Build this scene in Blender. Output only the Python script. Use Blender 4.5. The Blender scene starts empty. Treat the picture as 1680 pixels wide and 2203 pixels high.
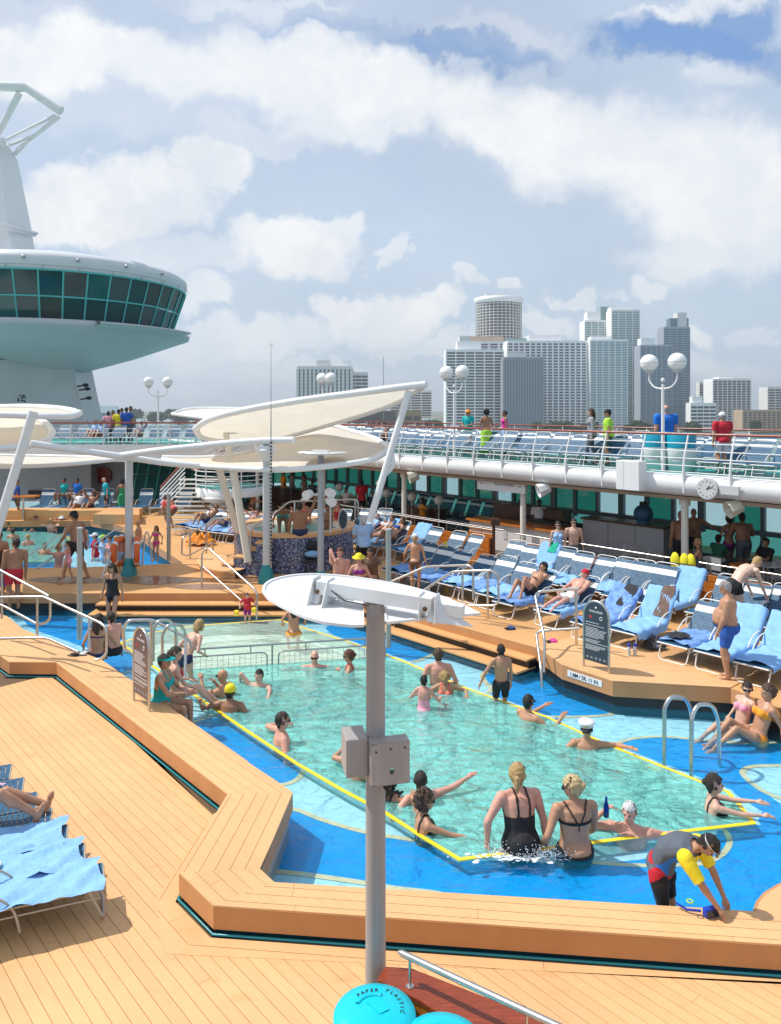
import bpy, bmesh, math, random
import numpy as np
from mathutils import Vector, Matrix, Quaternion
from mathutils.geometry import tessellate_polygon
random.seed(7)
S = bpy.context.scene
# ------------------------------------------------------------------ camera
HC = 5.3                       # eye height above the main deck (camera stands on the upper deck)
FD = 1650.0                    # focal length in units of a 1680 wide picture
cam = bpy.data.cameras.new('camera')
cam.sensor_fit = 'HORIZONTAL'; cam.sensor_width = 36.0
cam.lens = 36.0*FD/1680.0
cam.shift_y = -(1101-877)/1680.0
cam.clip_start = .05; cam.clip_end = 30000
co = bpy.data.objects.new('camera', cam); S.collection.objects.link(co)
co.location = (0, 0, HC); co.rotation_euler = (math.radians(90), 0, 0)
S.camera = co
# ------------------------------------------------------------------ render look
S.view_settings.view_transform = 'Standard'; S.view_settings.look = 'None'
S.view_settings.exposure = 0.0; S.view_settings.gamma = 1.0
S.view_settings.use_curve_mapping = False
try:
    S.cycles.max_bounces = 6; S.cycles.diffuse_bounces = 3; S.cycles.glossy_bounces = 3
    S.cycles.transparent_max_bounces = 24; S.cycles.transmission_bounces = 4
    S.cycles.use_denoising = True; S.cycles.sample_clamp_indirect = 6
except Exception: pass
# ------------------------------------------------------------------ sun
SUNV = Vector((-.80, .16, 1.14)).normalized()
sl = bpy.data.lights.new('sun', 'SUN'); sl.energy = 4.5; sl.angle = math.radians(.5); sl.color = (1, .965, .90)
so = bpy.data.objects.new('sun', sl); S.collection.objects.link(so)
so.rotation_euler = SUNV.to_track_quat('Z', 'Y').to_euler()
# ------------------------------------------------------------------ world
W = bpy.data.worlds.new('World'); S.world = W; W.use_nodes = True
class NT:
    def __init__(s, nt): s.nt = nt; s.n = nt.nodes; s.l = nt.links
    def new(s, t, **k):
        n = s.n.new(t)
        for a, b in k.items():
            if a.startswith('i_'): n.inputs[int(a[2:]) if a[2:].isdigit() else a[2:].replace('_', ' ')].default_value = b
            else: setattr(n, a, b)
        return n
    def ln(s, a, b): s.l.new(a, b)
    def math(s, op, a, b=None, c=None, clamp=False):
        n = s.n.new('ShaderNodeMath'); n.operation = op; n.use_clamp = clamp
        for i, v in enumerate((a, b, c)):
            if v is None: continue
            if isinstance(v, (int, float)): n.inputs[i].default_value = v
            else: s.ln(v, n.inputs[i])
        return n.outputs[0]
    def vm(s, op, a, b=None):
        n = s.n.new('ShaderNodeVectorMath'); n.operation = op
        for i, v in enumerate((a, b)):
            if v is None: continue
            if isinstance(v, (tuple, list)): n.inputs[i].default_value = v
            elif isinstance(v, (int, float)): n.inputs['Scale'].default_value = v
            else: s.ln(v, n.inputs[i])
        return n.outputs['Value'] if op in ('LENGTH', 'DOT_PRODUCT', 'DISTANCE') else n.outputs[0]
    def noise(s, vec, scale, detail=4, rough=.5, dist=0., w=None):
        n = s.n.new('ShaderNodeTexNoise'); n.inputs['Scale'].default_value = scale
        n.inputs['Detail'].default_value = detail; n.inputs['Roughness'].default_value = rough
        n.inputs['Distortion'].default_value = dist
        if vec is not None: s.ln(vec, n.inputs['Vector'])
        return n
    def ramp(s, fac, stops, interp='LINEAR'):
        n = s.n.new('ShaderNodeValToRGB'); e = n.color_ramp.elements; n.color_ramp.interpolation = interp
        while len(e) < len(stops): e.new(.5)
        for x, (p, c) in zip(e, stops):
            x.position = p; x.color = (c, c, c, 1) if isinstance(c, (int, float)) else (*c, 1)
        if fac is not None: s.ln(fac, n.inputs[0])
        return n.outputs[0]
    def mix(s, f, a, b, typ='MIX'):
        n = s.n.new('ShaderNodeMix'); n.data_type = 'RGBA'; n.blend_type = typ
        for i, v in ((0, f), (6, a), (7, b)):
            if isinstance(v, (int, float)): n.inputs[i].default_value = v if i == 0 else (v, v, v, 1)
            elif isinstance(v, (tuple, list)): n.inputs[i].default_value = (*v, 1)
            else: s.ln(v, n.inputs[i])
        return n.outputs[2]
def build_world():
    t = NT(W.node_tree); W.node_tree.nodes.clear()
    out = t.new('ShaderNodeOutputWorld')
    tc = t.new('ShaderNodeTexCoord'); d = t.vm('NORMALIZE', tc.outputs['Generated'])
    sky = t.new('ShaderNodeTexSky'); sky.sky_type = 'NISHITA'; sky.sun_disc = False
    sky.sun_elevation = math.asin(SUNV.z); sky.sun_rotation = math.atan2(SUNV.x, SUNV.y)
    sky.air_density = 1.0; sky.dust_density = .6; sky.ozone_density = 2.2
    bg1 = t.new('ShaderNodeBackground'); bg1.inputs[1].default_value = .10
    t.ln(sky.outputs[0], bg1.inputs[0])
    sep = t.new('ShaderNodeSeparateXYZ'); t.ln(d, sep.inputs[0]); X, Y, Z = sep.outputs
    az = t.math('ARCTAN2', X, Y); el = t.math('ARCSINE', Z)
    # domain warp: billowing edges
    n1 = t.noise(d, 5.5, 7, .58); n2 = t.noise(d, 22., 5, .6)
    w1 = t.vm('SUBTRACT', n1.outputs['Color'], (.5, .5, .5)); w2 = t.vm('SUBTRACT', n2.outputs['Color'], (.5, .5, .5))
    w = t.vm('ADD', t.vm('SCALE', w1, .16), t.vm('SCALE', w2, .055))
    for v in (): pass
    cb = t.new('ShaderNodeCombineXYZ'); t.ln(az, cb.inputs[0]); t.ln(el, cb.inputs[1])
    p = t.vm('ADD', cb.outputs[0], t.vm('MULTIPLY', w, (1, 1, 0)))
    def ang(x, y):
        v = Vector(((x-840)/FD, 1, (877-y)/FD)).normalized(); return math.atan2(v.x, v.y), math.asin(v.z)
    def blobs(lst, crisp=.45):
        acc = None
        for (x, y, rx, ry, rot, amp) in lst:
            a, e = ang(x, y)
            mp = t.new('ShaderNodeMapping'); mp.vector_type = 'TEXTURE'
            mp.inputs['Location'].default_value = (a, e, 0); mp.inputs['Rotation'].default_value = (0, 0, math.radians(rot))
            mp.inputs['Scale'].default_value = (rx/FD, ry/FD, 1)
            t.ln(p, mp.inputs[0]); L = t.vm('LENGTH', t.vm('MULTIPLY', mp.outputs[0], (1, 1, 0)))
            mr = t.new('ShaderNodeMapRange'); mr.interpolation_type = 'SMOOTHSTEP'
            t.ln(L, mr.inputs[0]); mr.inputs[1].default_value = 1.15; mr.inputs[2].default_value = crisp
            mr.inputs[3].default_value = 0; mr.inputs[4].default_value = amp
            acc = mr.outputs[0] if acc is None else t.math('SMOOTH_MAX', acc, mr.outputs[0], .3)
        return acc
    # high white sheet sweeping from upper left to the right, wisps above it
    sheet = blobs([(150, 130, 620, 90, 0, 1.), (700, 175, 430, 95, -6, 1.), (1150, 270, 420, 115, -16, 1.),
                   (1560, 400, 330, 150, -20, 1.), (1600, 520, 300, 90, 0, .85), (1100, 60, 240, 40, -4, .45), (800, 250, 260, 70, 5, .9),
                   (1500, 12, 240, 26, 0, .8), (560, 30, 300, 28, -3, .6), (1580, 165, 110, 34, 15, .6), (300, 250, 360, 90, 0, .45),
                   (60, 10, 200, 40, 0, .4)])
    cum = blobs([(250, 440, 250, 80, 8, 1.), (470, 370, 110, 60, 0, .95), (140, 480, 200, 60, 0, 1.), (620, 545, 155, 78, 0, 1.),
                 (690, 500, 70, 55, 0, .9), (560, 300, 180, 40, 0, .6), (820, 690, 170, 75, 5, 1.), (740, 670, 80, 50, 0, 1.), (930, 660, 90, 50, 0, .9),
                 (520, 740, 240, 50, 3, .75), (560, 810, 330, 34, 0, .6), (820, 565, 40, 26, 0, .7), (1010, 600, 55, 34, 0, .7), (1125, 600, 45, 26, 0, .75),
                 (1240, 632, 60, 24, 0, .7), (1365, 612, 62, 34, 0, .75), (1180, 700, 80, 34, 0, .7), (1500, 720, 46, 36, 0, .85), (1580, 785, 110, 32, 0, .6),
                 (1650, 700, 60, 22, 0, .6), (380, 560, 180, 60, 0, .7), (700, 800, 110, 30, 0, .6), (1450, 555, 70, 26, 0, .8), (900, 760, 120, 26, 0, .7), (400, 650, 120, 40, 0, .8), (1000, 740, 90, 26, 0, .7)], .60)
    # cloud field that carries on over the rest of the sky
    fld = t.ramp(t.noise(t.vm('MULTIPLY', d, (1, 1, 1.9)), 2.6, 7, .56).outputs['Fac'], [(.46, 0), (.66, .8)])
    behind = t.ramp(t.math('ABSOLUTE', az), [(.50, 0), (.75, 1)])
    gen = t.math('MULTIPLY', fld, behind)
    rift = blobs([(1480, 95, 260, 48, -18, 1.), (1000, 90, 250, 28, -3, .8), (700, 60, 200, 22, 0, .55), (1560, 60, 90, 60, 0, .9)])
    fine = t.ramp(t.noise(d, 9., 8, .62).outputs['Fac'], [(.3, .72), (.62, 1.)])
    shape = t.math('MULTIPLY', t.math('SMOOTH_MAX', t.math('SMOOTH_MAX', sheet, cum, .3), gen, .1), t.math('MULTIPLY', fine, t.math('SUBTRACT', 1.0, t.math('MULTIPLY', rift, .75))), None, True)
    # thin veil of haze over the blue, denser to the horizon, with a rift of clear blue at the upper right
    vn = t.ramp(t.noise(t.vm('MULTIPLY', d, (1, 1, 2.2)), 3.1, 5, .5).outputs['Fac'], [(.3, .62), (.7, .90)])
    veil = t.math('MAXIMUM', vn, rift)
    shade = t.noise(t.vm('ADD', d, t.vm('SCALE', w, .8)), 7., 6, .55).outputs['Fac']
    ccol = t.ramp(shade, [(.28, (.80, .83, .88)), (.45, (.92, .93, .945)), (.58, (1.04, 1.035, 1.02))])
    scol = t.ramp(shade, [(.26, (.88, .91, .95)), (.50, (1.03, 1.03, 1.025))])
    cc = t.mix(t.math('MULTIPLY', cum, .9), scol, ccol)
    vc = t.ramp(t.math('MULTIPLY', el, 2.0), [(0, (.62, .75, .86)), (.12, (.52, .68, .84)), (.45, (.54, .70, .88)), (1, (.50, .64, .86))])
    vc = t.mix(t.math('MULTIPLY', rift, .95), vc, (.14, .32, .68))
    bgv = t.new('ShaderNodeBackground'); t.ln(vc, bgv.inputs[0])
    bgc = t.new('ShaderNodeBackground'); t.ln(cc, bgc.inputs[0])
    m1 = t.new('ShaderNodeMixShader'); t.ln(veil, m1.inputs[0]); t.ln(bg1.outputs[0], m1.inputs[1]); t.ln(bgv.outputs[0], m1.inputs[2])
    m2 = t.new('ShaderNodeMixShader'); t.ln(shape, m2.inputs[0]); t.ln(m1.outputs[0], m2.inputs[1]); t.ln(bgc.outputs[0], m2.inputs[2])
    t.ln(m2.outputs[0], out.inputs[0])
build_world()
W.cycles.sampling_method = 'MANUAL'; W.cycles.sample_map_resolution = 256
# ------------------------------------------------------------------ places
def at(px, py, z):
    "the point of the level z that lies in the direction (px, py) of the surveyed 1680 x 2202 view"
    y = FD*(HC-z)/(py-877.); return Vector(((px-840.)/FD*y, y, z))
def dp(px, py, y):
    return Vector(((px-840.)/FD*y, y, HC-(py-877.)/FD*y))
BV = Vector((.6625, -.749, 0)).normalized()    # along the ship
NV = Vector((.749, .6625, 0)).normalized()     # across the ship
def st(s, t, z=0.): return BV*s+NV*t+Vector((0, 0, z))
def inv(p): return p.dot(BV), p.dot(NV)
RS = math.atan2(BV.y, BV.x)                    # heading of the ship axis
# ------------------------------------------------------------------ materials
MATS = {}
def mat(name, col, rough=.5, metal=0., var=.0, vscale=8., bump=0., bscale=40., spec=.5, sss=0., streak=None, alpha=None):
    if name in MATS: return MATS[name]
    m = bpy.data.materials.new(name); m.use_nodes = True; t = NT(m.node_tree)
    b = t.n['Principled BSDF']; b.inputs['Roughness'].default_value = rough; b.inputs['Metallic'].default_value = metal
    b.inputs['Specular IOR Level'].default_value = spec
    b.inputs['Base Color'].default_value = (*col, 1)
    tc = t.new('ShaderNodeTexCoord')
    if var:
        v = tc.outputs['Object']
        if streak:
            mp = t.new('ShaderNodeMapping'); mp.inputs['Scale'].default_value = streak; t.ln(v, mp.inputs[0]); v = mp.outputs[0]
        n = t.noise(v, vscale, 5, .6)
        f = t.ramp(n.outputs['Fac'], [(.25, 1-var), (.75, 1+var*.6)])
        oi = t.new('ShaderNodeObjectInfo')
        t.ln(t.mix(1., col, f, 'MULTIPLY'), b.inputs['Base Color'])
        r = t.ramp(n.outputs['Fac'], [(.2, min(1, rough+.12)), (.8, max(.02, rough-.08))]); t.ln(r, b.inputs['Roughness'])
    if bump:
        n = t.noise(tc.outputs['Object'], bscale, 3, .5); bp = t.new('ShaderNodeBump'); bp.inputs['Strength'].default_value = bump
        bp.inputs['Distance'].default_value = .02; t.ln(n.outputs['Fac'], bp.inputs['Height']); t.ln(bp.outputs[0], b.inputs['Normal'])
    if sss:
        b.inputs['Subsurface Weight'].default_value = 0
    MATS[name] = m; return m
def emis(name, col, s):
    m = bpy.data.materials.new(name); m.use_nodes = True; b = m.node_tree.nodes['Principled BSDF']
    b.inputs['Base Color'].default_value = (*col, 1); b.inputs['Emission Color'].default_value = (*col, 1); b.inputs['Emission Strength'].default_value = s
    return m
def plank_mat(name, col, grain=(1, 12, 12), lines=None, stain=.5):
    m = bpy.data.materials.new(name); m.use_nodes = True; t = NT(m.node_tree); b = t.n['Principled BSDF']
    tc = t.new('ShaderNodeTexCoord'); geo = t.new('ShaderNodeNewGeometry'); oi = t.new('ShaderNodeObjectInfo')
    mp = t.new('ShaderNodeMapping'); mp.inputs['Rotation'].default_value = (0, 0, -RS); t.ln(geo.outputs['Position'], mp.inputs[0])
    g = t.noise(t.vm('MULTIPLY', mp.outputs[0], grain), 3., 4, .6).outputs['Fac']
    big = t.noise(geo.outputs['Position'], .55, 5, .6).outputs['Fac']
    st_ = t.noise(t.vm('MULTIPLY', geo.outputs['Position'], (1, 2.6, 1)), 1.7, 6, .62).outputs['Fac']
    c = t.mix(1., col, t.ramp(g, [(.25, .93), (.75, 1.05)]), 'MULTIPLY')
    c = t.mix(1., c, t.ramp(big, [(.3, .90), (.7, 1.06)]), 'MULTIPLY')
    c = t.mix(1., c, t.ramp(oi.outputs['Random'], [(0, .955), (1, 1.035)]), 'MULTIPLY')
    sf = t.ramp(st_, [(.60, 0), (.74, stain)])
    c = t.mix(sf, c, (.50, .22, .045))
    dn = t.noise(geo.outputs['Position'], 11., 6, .7).outputs['Fac']
    c = t.mix(t.ramp(dn, [(.66, 0), (.82, .35)]), c, (.24, .13, .06))
    if lines:      # far boards, too small to pick apart: a groove every board width
        sp = t.new('ShaderNodeSeparateXYZ')
        mq = t.new('ShaderNodeMapping'); mq.inputs['Rotation'].default_value = (0, 0, -lines[1]); t.ln(geo.outputs['Position'], mq.inputs[0]); t.ln(mq.outputs[0], sp.inputs[0])
        fr = t.math('FRACT', t.math('DIVIDE', sp.outputs[1], lines[0])); gl = t.ramp(fr, [(0, 0), (.06, 1), (.94, 1), (1, 0)])
        c = t.mix(t.math('MULTIPLY', t.math('SUBTRACT', 1., gl), .45), c, (.16, .08, .03))
        bp = t.new('ShaderNodeBump'); bp.inputs['Strength'].default_value = .5; bp.inputs['Distance'].default_value = .004
        t.ln(gl, bp.inputs['Height']); t.ln(bp.outputs[0], b.inputs['Normal'])
    t.ln(c, b.inputs['Base Color']); t.ln(t.ramp(st_, [(.3, .62), (.7, .38)]), b.inputs['Roughness']); b.inputs['Specular IOR Level'].default_value = .3
    MATS[name] = m; return m
DECKC = (.76, .435, .205)
M_plank = plank_mat('composite_plank', DECKC, stain=.30)
M_far = plank_mat('far_deck_boards', (.70, .38, .155), lines=(.128, RS), stain=.5)
M_fars = plank_mat('shaded_deck_boards', (.22, .13, .075), lines=(.128, RS), stain=.2)
M_gap = mat('caulking', (.13, .075, .035), .8)
M_fascia = mat('fascia_board', (.54, .26, .105), .5, var=.12, vscale=2.5, streak=(1, 1, .35))
def canvas_mat(name, col):
    m = bpy.data.materials.new(name); m.use_nodes = True; t = NT(m.node_tree); t.n.clear(); o = t.new('ShaderNodeOutputMaterial'); tc = t.new('ShaderNodeTexCoord')
    n = t.noise(tc.outputs['Object'], 1.6, 4, .6); c = t.mix(1., col, t.ramp(n.outputs['Fac'], [(.25, .93), (.75, 1.04)]), 'MULTIPLY')
    d = t.new('ShaderNodeBsdfDiffuse'); r = t.new('ShaderNodeBsdfTranslucent'); x = t.new('ShaderNodeMixShader'); x.inputs[0].default_value = .42
    t.ln(c, d.inputs[0]); t.ln(c, r.inputs[0]); t.ln(d.outputs[0], x.inputs[1]); t.ln(r.outputs[0], x.inputs[2]); t.ln(x.outputs[0], o.inputs[0]); MATS[name] = m; return m
M_canvas = canvas_mat('sail_canvas', (.88, .82, .71))
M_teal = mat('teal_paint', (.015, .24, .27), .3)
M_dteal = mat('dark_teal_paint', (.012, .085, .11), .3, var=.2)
M_white = mat('white_paint', (.80, .80, .79), .35, var=.05, vscale=3)
M_white2 = mat('warm_white_paint', (.78, .75, .68), .4, var=.06, vscale=2)
M_cream = mat('canvas_cream', (.76, .70, .60), .8, var=.06, vscale=2, bump=.15, bscale=30)
M_greypost = mat('grey_post_paint', (.36, .335, .33), .42, var=.16, vscale=6, streak=(1, 1, .12), bump=.06, bscale=25)
M_steel = mat('brushed_steel', (.62, .60, .57), .28, metal=1., var=.08, vscale=20)
M_dsteel = mat('grey_steel_tube', (.45, .45, .45), .35, metal=.85)
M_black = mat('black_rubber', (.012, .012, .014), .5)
M_navy = mat('navy_sling', (.018, .10, .195), .55, var=.25, vscale=14)
M_strapw = mat('white_sling', (.80, .80, .78), .55)
M_frame = mat('chair_frame', (.76, .74, .70), .35)
M_framed = mat('beige_chair_frame', (.50, .43, .35), .4)
M_glassb = mat('globe_glass', (.88, .87, .84), .15)
def towel_mat(name, col, var=.3):
    return mat(name, col, .9, var=var, vscale=9, bump=.5, bscale=14, spec=.15)
M_towel = towel_mat('blue_towel', (.27, .50, .82), .16)
M_towel2 = towel_mat('patterned_towel', (.20, .36, .72), .55)
M_towelw = towel_mat('white_towel', (.75, .78, .82))
M_varn = mat('varnished_wood', (.28, .052, .018), .12, var=.45, vscale=5, streak=(1.2, 14, 14))
M_varn2 = mat('orange_teak', (.60, .19, .03), .28, var=.35, vscale=4, streak=(1, 1, 9))
M_brown = mat('dark_brown_panel', (.085, .035, .02), .35, var=.3)
# ------------------------------------------------------------------ mesh tools
COL = S.collection
class M:
    def __init__(s): s.v = []; s.f = []; s.m = []; s.mi = 0; s.sm = []
    def add(s, vs, fs, smooth=False):
        o = len(s.v); s.v += [tuple(v) for v in vs]
        for f in fs: s.f.append(tuple(i+o for i in f)); s.m.append(s.mi); s.sm.append(smooth)
        return s
    def box(s, c, size, rz=0., mat4=None):
        hx, hy, hz = [k/2 for k in size]; R = Matrix.Rotation(rz, 3, 'Z') if mat4 is None else mat4
        vs = [Vector(c)+R@Vector((x*hx, y*hy, z*hz)) for x in (-1, 1) for y in (-1, 1) for z in (-1, 1)]
        return s.add(vs, [(0, 1, 3, 2), (4, 6, 7, 5), (0, 4, 5, 1), (2, 3, 7, 6), (0, 2, 6, 4), (1, 5, 7, 3)])
    def prism(s, poly, z0, z1, cap=True):
        n = len(poly); p = [Vector((q[0], q[1], 0)) for q in poly]
        ar = sum(p[i].x*p[(i+1) % n].y-p[(i+1) % n].x*p[i].y for i in range(n))
        if ar < 0: p = p[::-1]
        vs = [(q.x, q.y, z0) for q in p]+[(q.x, q.y, z1) for q in p]
        fs = [(i, (i+1) % n, n+(i+1) % n, n+i) for i in range(n)]
        if cap: fs += [tuple(range(n, 2*n)), tuple(reversed(range(n)))]
        return s.add(vs, fs)
    def poly(s, pts): return s.add(pts, [tuple(range(len(pts)))])
    def tube(s, pts, r, n=8, closed=False, smooth=True, cap=True):
        P = [Vector(p) for p in pts]; k = len(P); rs = r if isinstance(r, (list, tuple)) else [r]*k
        up = Vector((0, 0, 1)); rings = []; prev = None
        for i in range(k):
            a = P[(i-1) % k] if (closed or i > 0) else P[i]; b = P[(i+1) % k] if (closed or i < k-1) else P[i]
            d = (b-a).normalized() if (b-a).length > 1e-9 else Vector((0, 0, 1))
            if prev is None:
                x = d.cross(up) if abs(d.z) < .95 else d.cross(Vector((1, 0, 0)))
            else: x = prev-d*prev.dot(d)
            x.normalize(); prev = x; y = d.cross(x)
            rings.append([P[i]+(x*math.cos(q)+y*math.sin(q))*rs[i] for q in [2*math.pi*j/n for j in range(n)]])
        vs = [v for rg in rings for v in rg]; fs = []
        for i in range(k if closed else k-1):
            a = i*n; b = ((i+1) % k)*n
            for j in range(n): fs.append((a+j, a+(j+1) % n, b+(j+1) % n, b+j))
        s.add(vs, fs, smooth)
        if cap and not closed: s.add(rings[0][::-1], [tuple(range(n))]); s.add(rings[-1], [tuple(range(n))])
        return s
    def cyl(s, c, r, h, n=16, r2=None): return s.tube([c, Vector(c)+Vector((0, 0, h))], [r, r if r2 is None else r2], n)
    def lathe(s, c, prof, n=24, smooth=True, a0=0, a1=2*math.pi):
        c = Vector(c); full = abs(a1-a0-2*math.pi) < 1e-6; k = n if full else n+1
        vs = [c+Vector((r*math.cos(a0+(a1-a0)*j/n), r*math.sin(a0+(a1-a0)*j/n), z)) for r, z in prof for j in range(k)]
        fs = []
        for i in range(len(prof)-1):
            for j in range(n):
                j2 = (j+1) % k; fs.append((i*k+j, i*k+j2, (i+1)*k+j2, (i+1)*k+j))
        return s.add(vs, fs, smooth)
    def ball(s, c, r, n=12, sq=(1, 1, 1)):
        pr = []
        m = max(4, n//2)
        vs = []; fs = []
        for i in range(m+1):
            a = math.pi*i/m
            for j in range(n): vs.append(Vector(c)+Vector((r*sq[0]*math.sin(a)*math.cos(2*math.pi*j/n), r*sq[1]*math.sin(a)*math.sin(2*math.pi*j/n), -r*sq[2]*math.cos(a))))
        for i in range(m):
            for j in range(n): fs.append((i*n+j, i*n+(j+1) % n, (i+1)*n+(j+1) % n, (i+1)*n+j))
        return s.add(vs, fs, True)
    def mesh(s, name, mats):
        me = bpy.data.meshes.new(name); me.from_pydata(s.v, [], s.f)
        for mm in (mats if isinstance(mats, (list, tuple)) else [mats]): me.materials.append(mm)
        me.polygons.foreach_set('material_index', s.m); me.polygons.foreach_set('use_smooth', s.sm)
        me.update(); return me
    def build(s, name, mats, parent=None, loc=None, **tags):
        return obj(name, s.mesh(name, mats), parent, loc, **tags)
def obj(name, me, parent=None, loc=None, rz=None, **tags):
    o = bpy.data.objects.new(name, me); COL.objects.link(o)
    if parent is not None: o.parent = parent
    if loc is not None: o.location = loc
    if rz is not None: o.rotation_euler = (0, 0, rz)
    for k, v in tags.items():
        if v is not None: o[k] = v
    return o
def thing(name, label, category, loc=(0, 0, 0), rz=0, group=None):
    return obj(name, None, None, loc, rz, label=label, category=category, group=group)
def bevel(o, w=.01, seg=2, ang=35):
    b = o.modifiers.new('bevel', 'BEVEL'); b.width = w; b.segments = seg; b.limit_method = 'ANGLE'; b.angle_limit = math.radians(ang)
    return o
def copy_tree(o, parent=None):
    c = o.copy(); COL.objects.link(c); c.parent = parent
    for ch in o.children: copy_tree(ch, c)
    return c
def smoothline(pts, k=6, closed=False):
    P = [Vector(p) for p in pts]; n = len(P); out = []
    rng = range(n if closed else n-1)
    for i in rng:
        p0 = P[(i-1) % n] if (closed or i) else P[i]; p1 = P[i]; p2 = P[(i+1) % n]; p3 = P[(i+2) % n] if (closed or i+2 < n) else P[(i+1) % n]
        for j in range(k):
            u = j/k; out.append(.5*((2*p1)+(p2-p0)*u+(2*p0-5*p1+4*p2-p3)*u*u+(3*p1-p0-3*p2+p3)*u**3))
    if not closed: out.append(P[-1])
    return out
def rnd_corner(pts, r, k=4):
    P = [Vector(p) for p in pts]; out = [P[0]]
    for i in range(1, len(P)-1):
        a = P[i-1]-P[i]; b = P[i+1]-P[i]; q = min(r, a.length*.45, b.length*.45)
        A = P[i]+a.normalized()*q; B = P[i]+b.normalized()*q
        for j in range(k+1):
            u = j/k; out.append(A*(1-u)**2+P[i]*2*u*(1-u)+B*u*u)
    out.append(P[-1]); return out
def clip_convex(poly, clip):
    "Sutherland-Hodgman of a 2D polygon by a convex CCW polygon"
    out = poly
    for i in range(len(clip)):
        a = clip[i]; b = clip[(i+1) % len(clip)]; inp = out; out = []
        if not inp: break
        side = lambda p: (b[0]-a[0])*(p[1]-a[1])-(b[1]-a[1])*(p[0]-a[0])
        for j in range(len(inp)):
            p = inp[j]; q = inp[(j+1) % len(inp)]; sp, sq = side(p), side(q)
            if sp >= 0: out.append(p)
            if (sp >= 0) != (sq >= 0):
                u = sp/(sp-sq); out.append((p[0]+(q[0]-p[0])*u, p[1]+(q[1]-p[1])*u))
    return out
def planks(parent, poly, ang, w=.128, gap=.006, z=0., th=.022, L=4.2, phase=0., mt=None, name='plank', scan=False):
    "boards laid along the heading ang inside a convex polygon, each an object"
    P = [(p[0], p[1]) for p in poly]; n = len(P)
    if sum(P[i][0]*P[(i+1) % n][1]-P[(i+1) % n][0]*P[i][1] for i in range(n)) < 0: P = P[::-1]
    c, s_ = math.cos(ang), math.sin(ang)
    uv = [(x*c+y*s_, -x*s_+y*c) for x, y in P]
    u0, u1 = min(a for a, b in uv), max(a for a, b in uv); v0, v1 = min(b for a, b in uv), max(b for a, b in uv)
    k = math.floor((v0-phase)/w); cnt = 0
    def cross(v):
        xs = []
        for i in range(len(uv)):
            (p0, q0), (p1, q1) = uv[i], uv[(i+1) % len(uv)]
            if (q0 > v) != (q1 > v): xs.append(p0+(p1-p0)*(v-q0)/(q1-q0))
        return sorted(xs)
    while scan and k*w+phase < v1:
        a = k*w+phase; X0, X1, Xm = cross(a+gap/2), cross(a+w-gap/2), cross(a+w/2)
        if len(X0) != len(Xm): X0 = Xm
        if len(X1) != len(Xm): X1 = Xm
        off = random.Random(k*7+3).random()*L
        for i in range(0, len(Xm)-1, 2):
            lo, hi = min(X0[i], X1[i]), max(X0[i+1], X1[i+1]); cuts = [lo]; u = lo-off+L
            while u < hi-.4:
                if u > lo+.4: cuts.append(u)
                u += L
            cuts.append(hi)
            for j in range(len(cuts)-1):
                l0, l1 = (X0[i], X1[i]) if j == 0 else (cuts[j]+gap*.3,)*2; r0, r1 = (X0[i+1], X1[i+1]) if j == len(cuts)-2 else (cuts[j+1]-gap*.3,)*2
                q = [(l0, a+gap/2), (r0, a+gap/2), (r1, a+w-gap/2), (l1, a+w-gap/2)]
                pts = [(x*c-y*s_, x*s_+y*c) for x, y in q]; cx = sum(p[0] for p in pts)/4; cy = sum(p[1] for p in pts)/4
                m = M(); m.prism([(p[0]-cx, p[1]-cy) for p in pts], -th, 0); m.build(name, mt or M_plank, parent, (cx, cy, z)); cnt += 1
        k += 1
    if scan: return cnt
    while k*w+phase < v1:
        a = k*w+phase; off = random.Random(k*7+3).random()*L; u = u0-off
        while u < u1:
            q = [(u+gap*.3, a+gap/2), (u+L-gap*.3, a+gap/2), (u+L-gap*.3, a+w-gap/2), (u+gap*.3, a+w-gap/2)]
            q = clip_convex(uv, q)
            if len(q) > 2:
                ar = abs(sum(q[i][0]*q[(i+1) % len(q)][1]-q[(i+1) % len(q)][0]*q[i][1] for i in range(len(q))))/2
                if ar > .003:
                    pts = [(x*c-y*s_, x*s_+y*c) for x, y in q]; cx = sum(p[0] for p in pts)/len(pts); cy = sum(p[1] for p in pts)/len(pts)
                    m = M(); m.prism([(p[0]-cx, p[1]-cy) for p in pts], -th, 0)
                    m.build(name, mt or M_plank, parent, (cx, cy, z)); cnt += 1
            u += L
        k += 1
    return cnt
# ================================================================== HULL, DECKS, POOL
def offs(line, d, closed=False):
    P = [Vector((p[0], p[1], 0)) for p in line]; n = len(P); out = []
    for i in range(n):
        a = P[i]-P[i-1] if (i or closed) else None; b = P[(i+1) % n]-P[i] if (i < n-1 or closed) else None
        na = Vector((-a.y, a.x, 0)).normalized() if a is not None else None; nb = Vector((-b.y, b.x, 0)).normalized() if b is not None else None
        if na is None: q = nb
        elif nb is None: q = na
        else:
            q = (na+nb).normalized(); q = q/max(.35, q.dot(na))
        out.append(P[i]+q*d)
    return out
def wall(m, line, off0, off1, z0, z1, closed=False):
    A = offs(line, off0, closed); B = offs(line, off1, closed); n = len(A)
    for i in range(n if closed else n-1):
        j = (i+1) % n
        vs = [(A[i].x, A[i].y, z0), (A[j].x, A[j].y, z0), (B[j].x, B[j].y, z0), (B[i].x, B[i].y, z0)]
        vs += [(x, y, z1) for x, y, _ in vs]
        m.add(vs, [(0, 1, 5, 4), (1, 2, 6, 5), (2, 3, 7, 6), (3, 0, 4, 7), (4, 5, 6, 7), (3, 2, 1, 0)])
    return m
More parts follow.
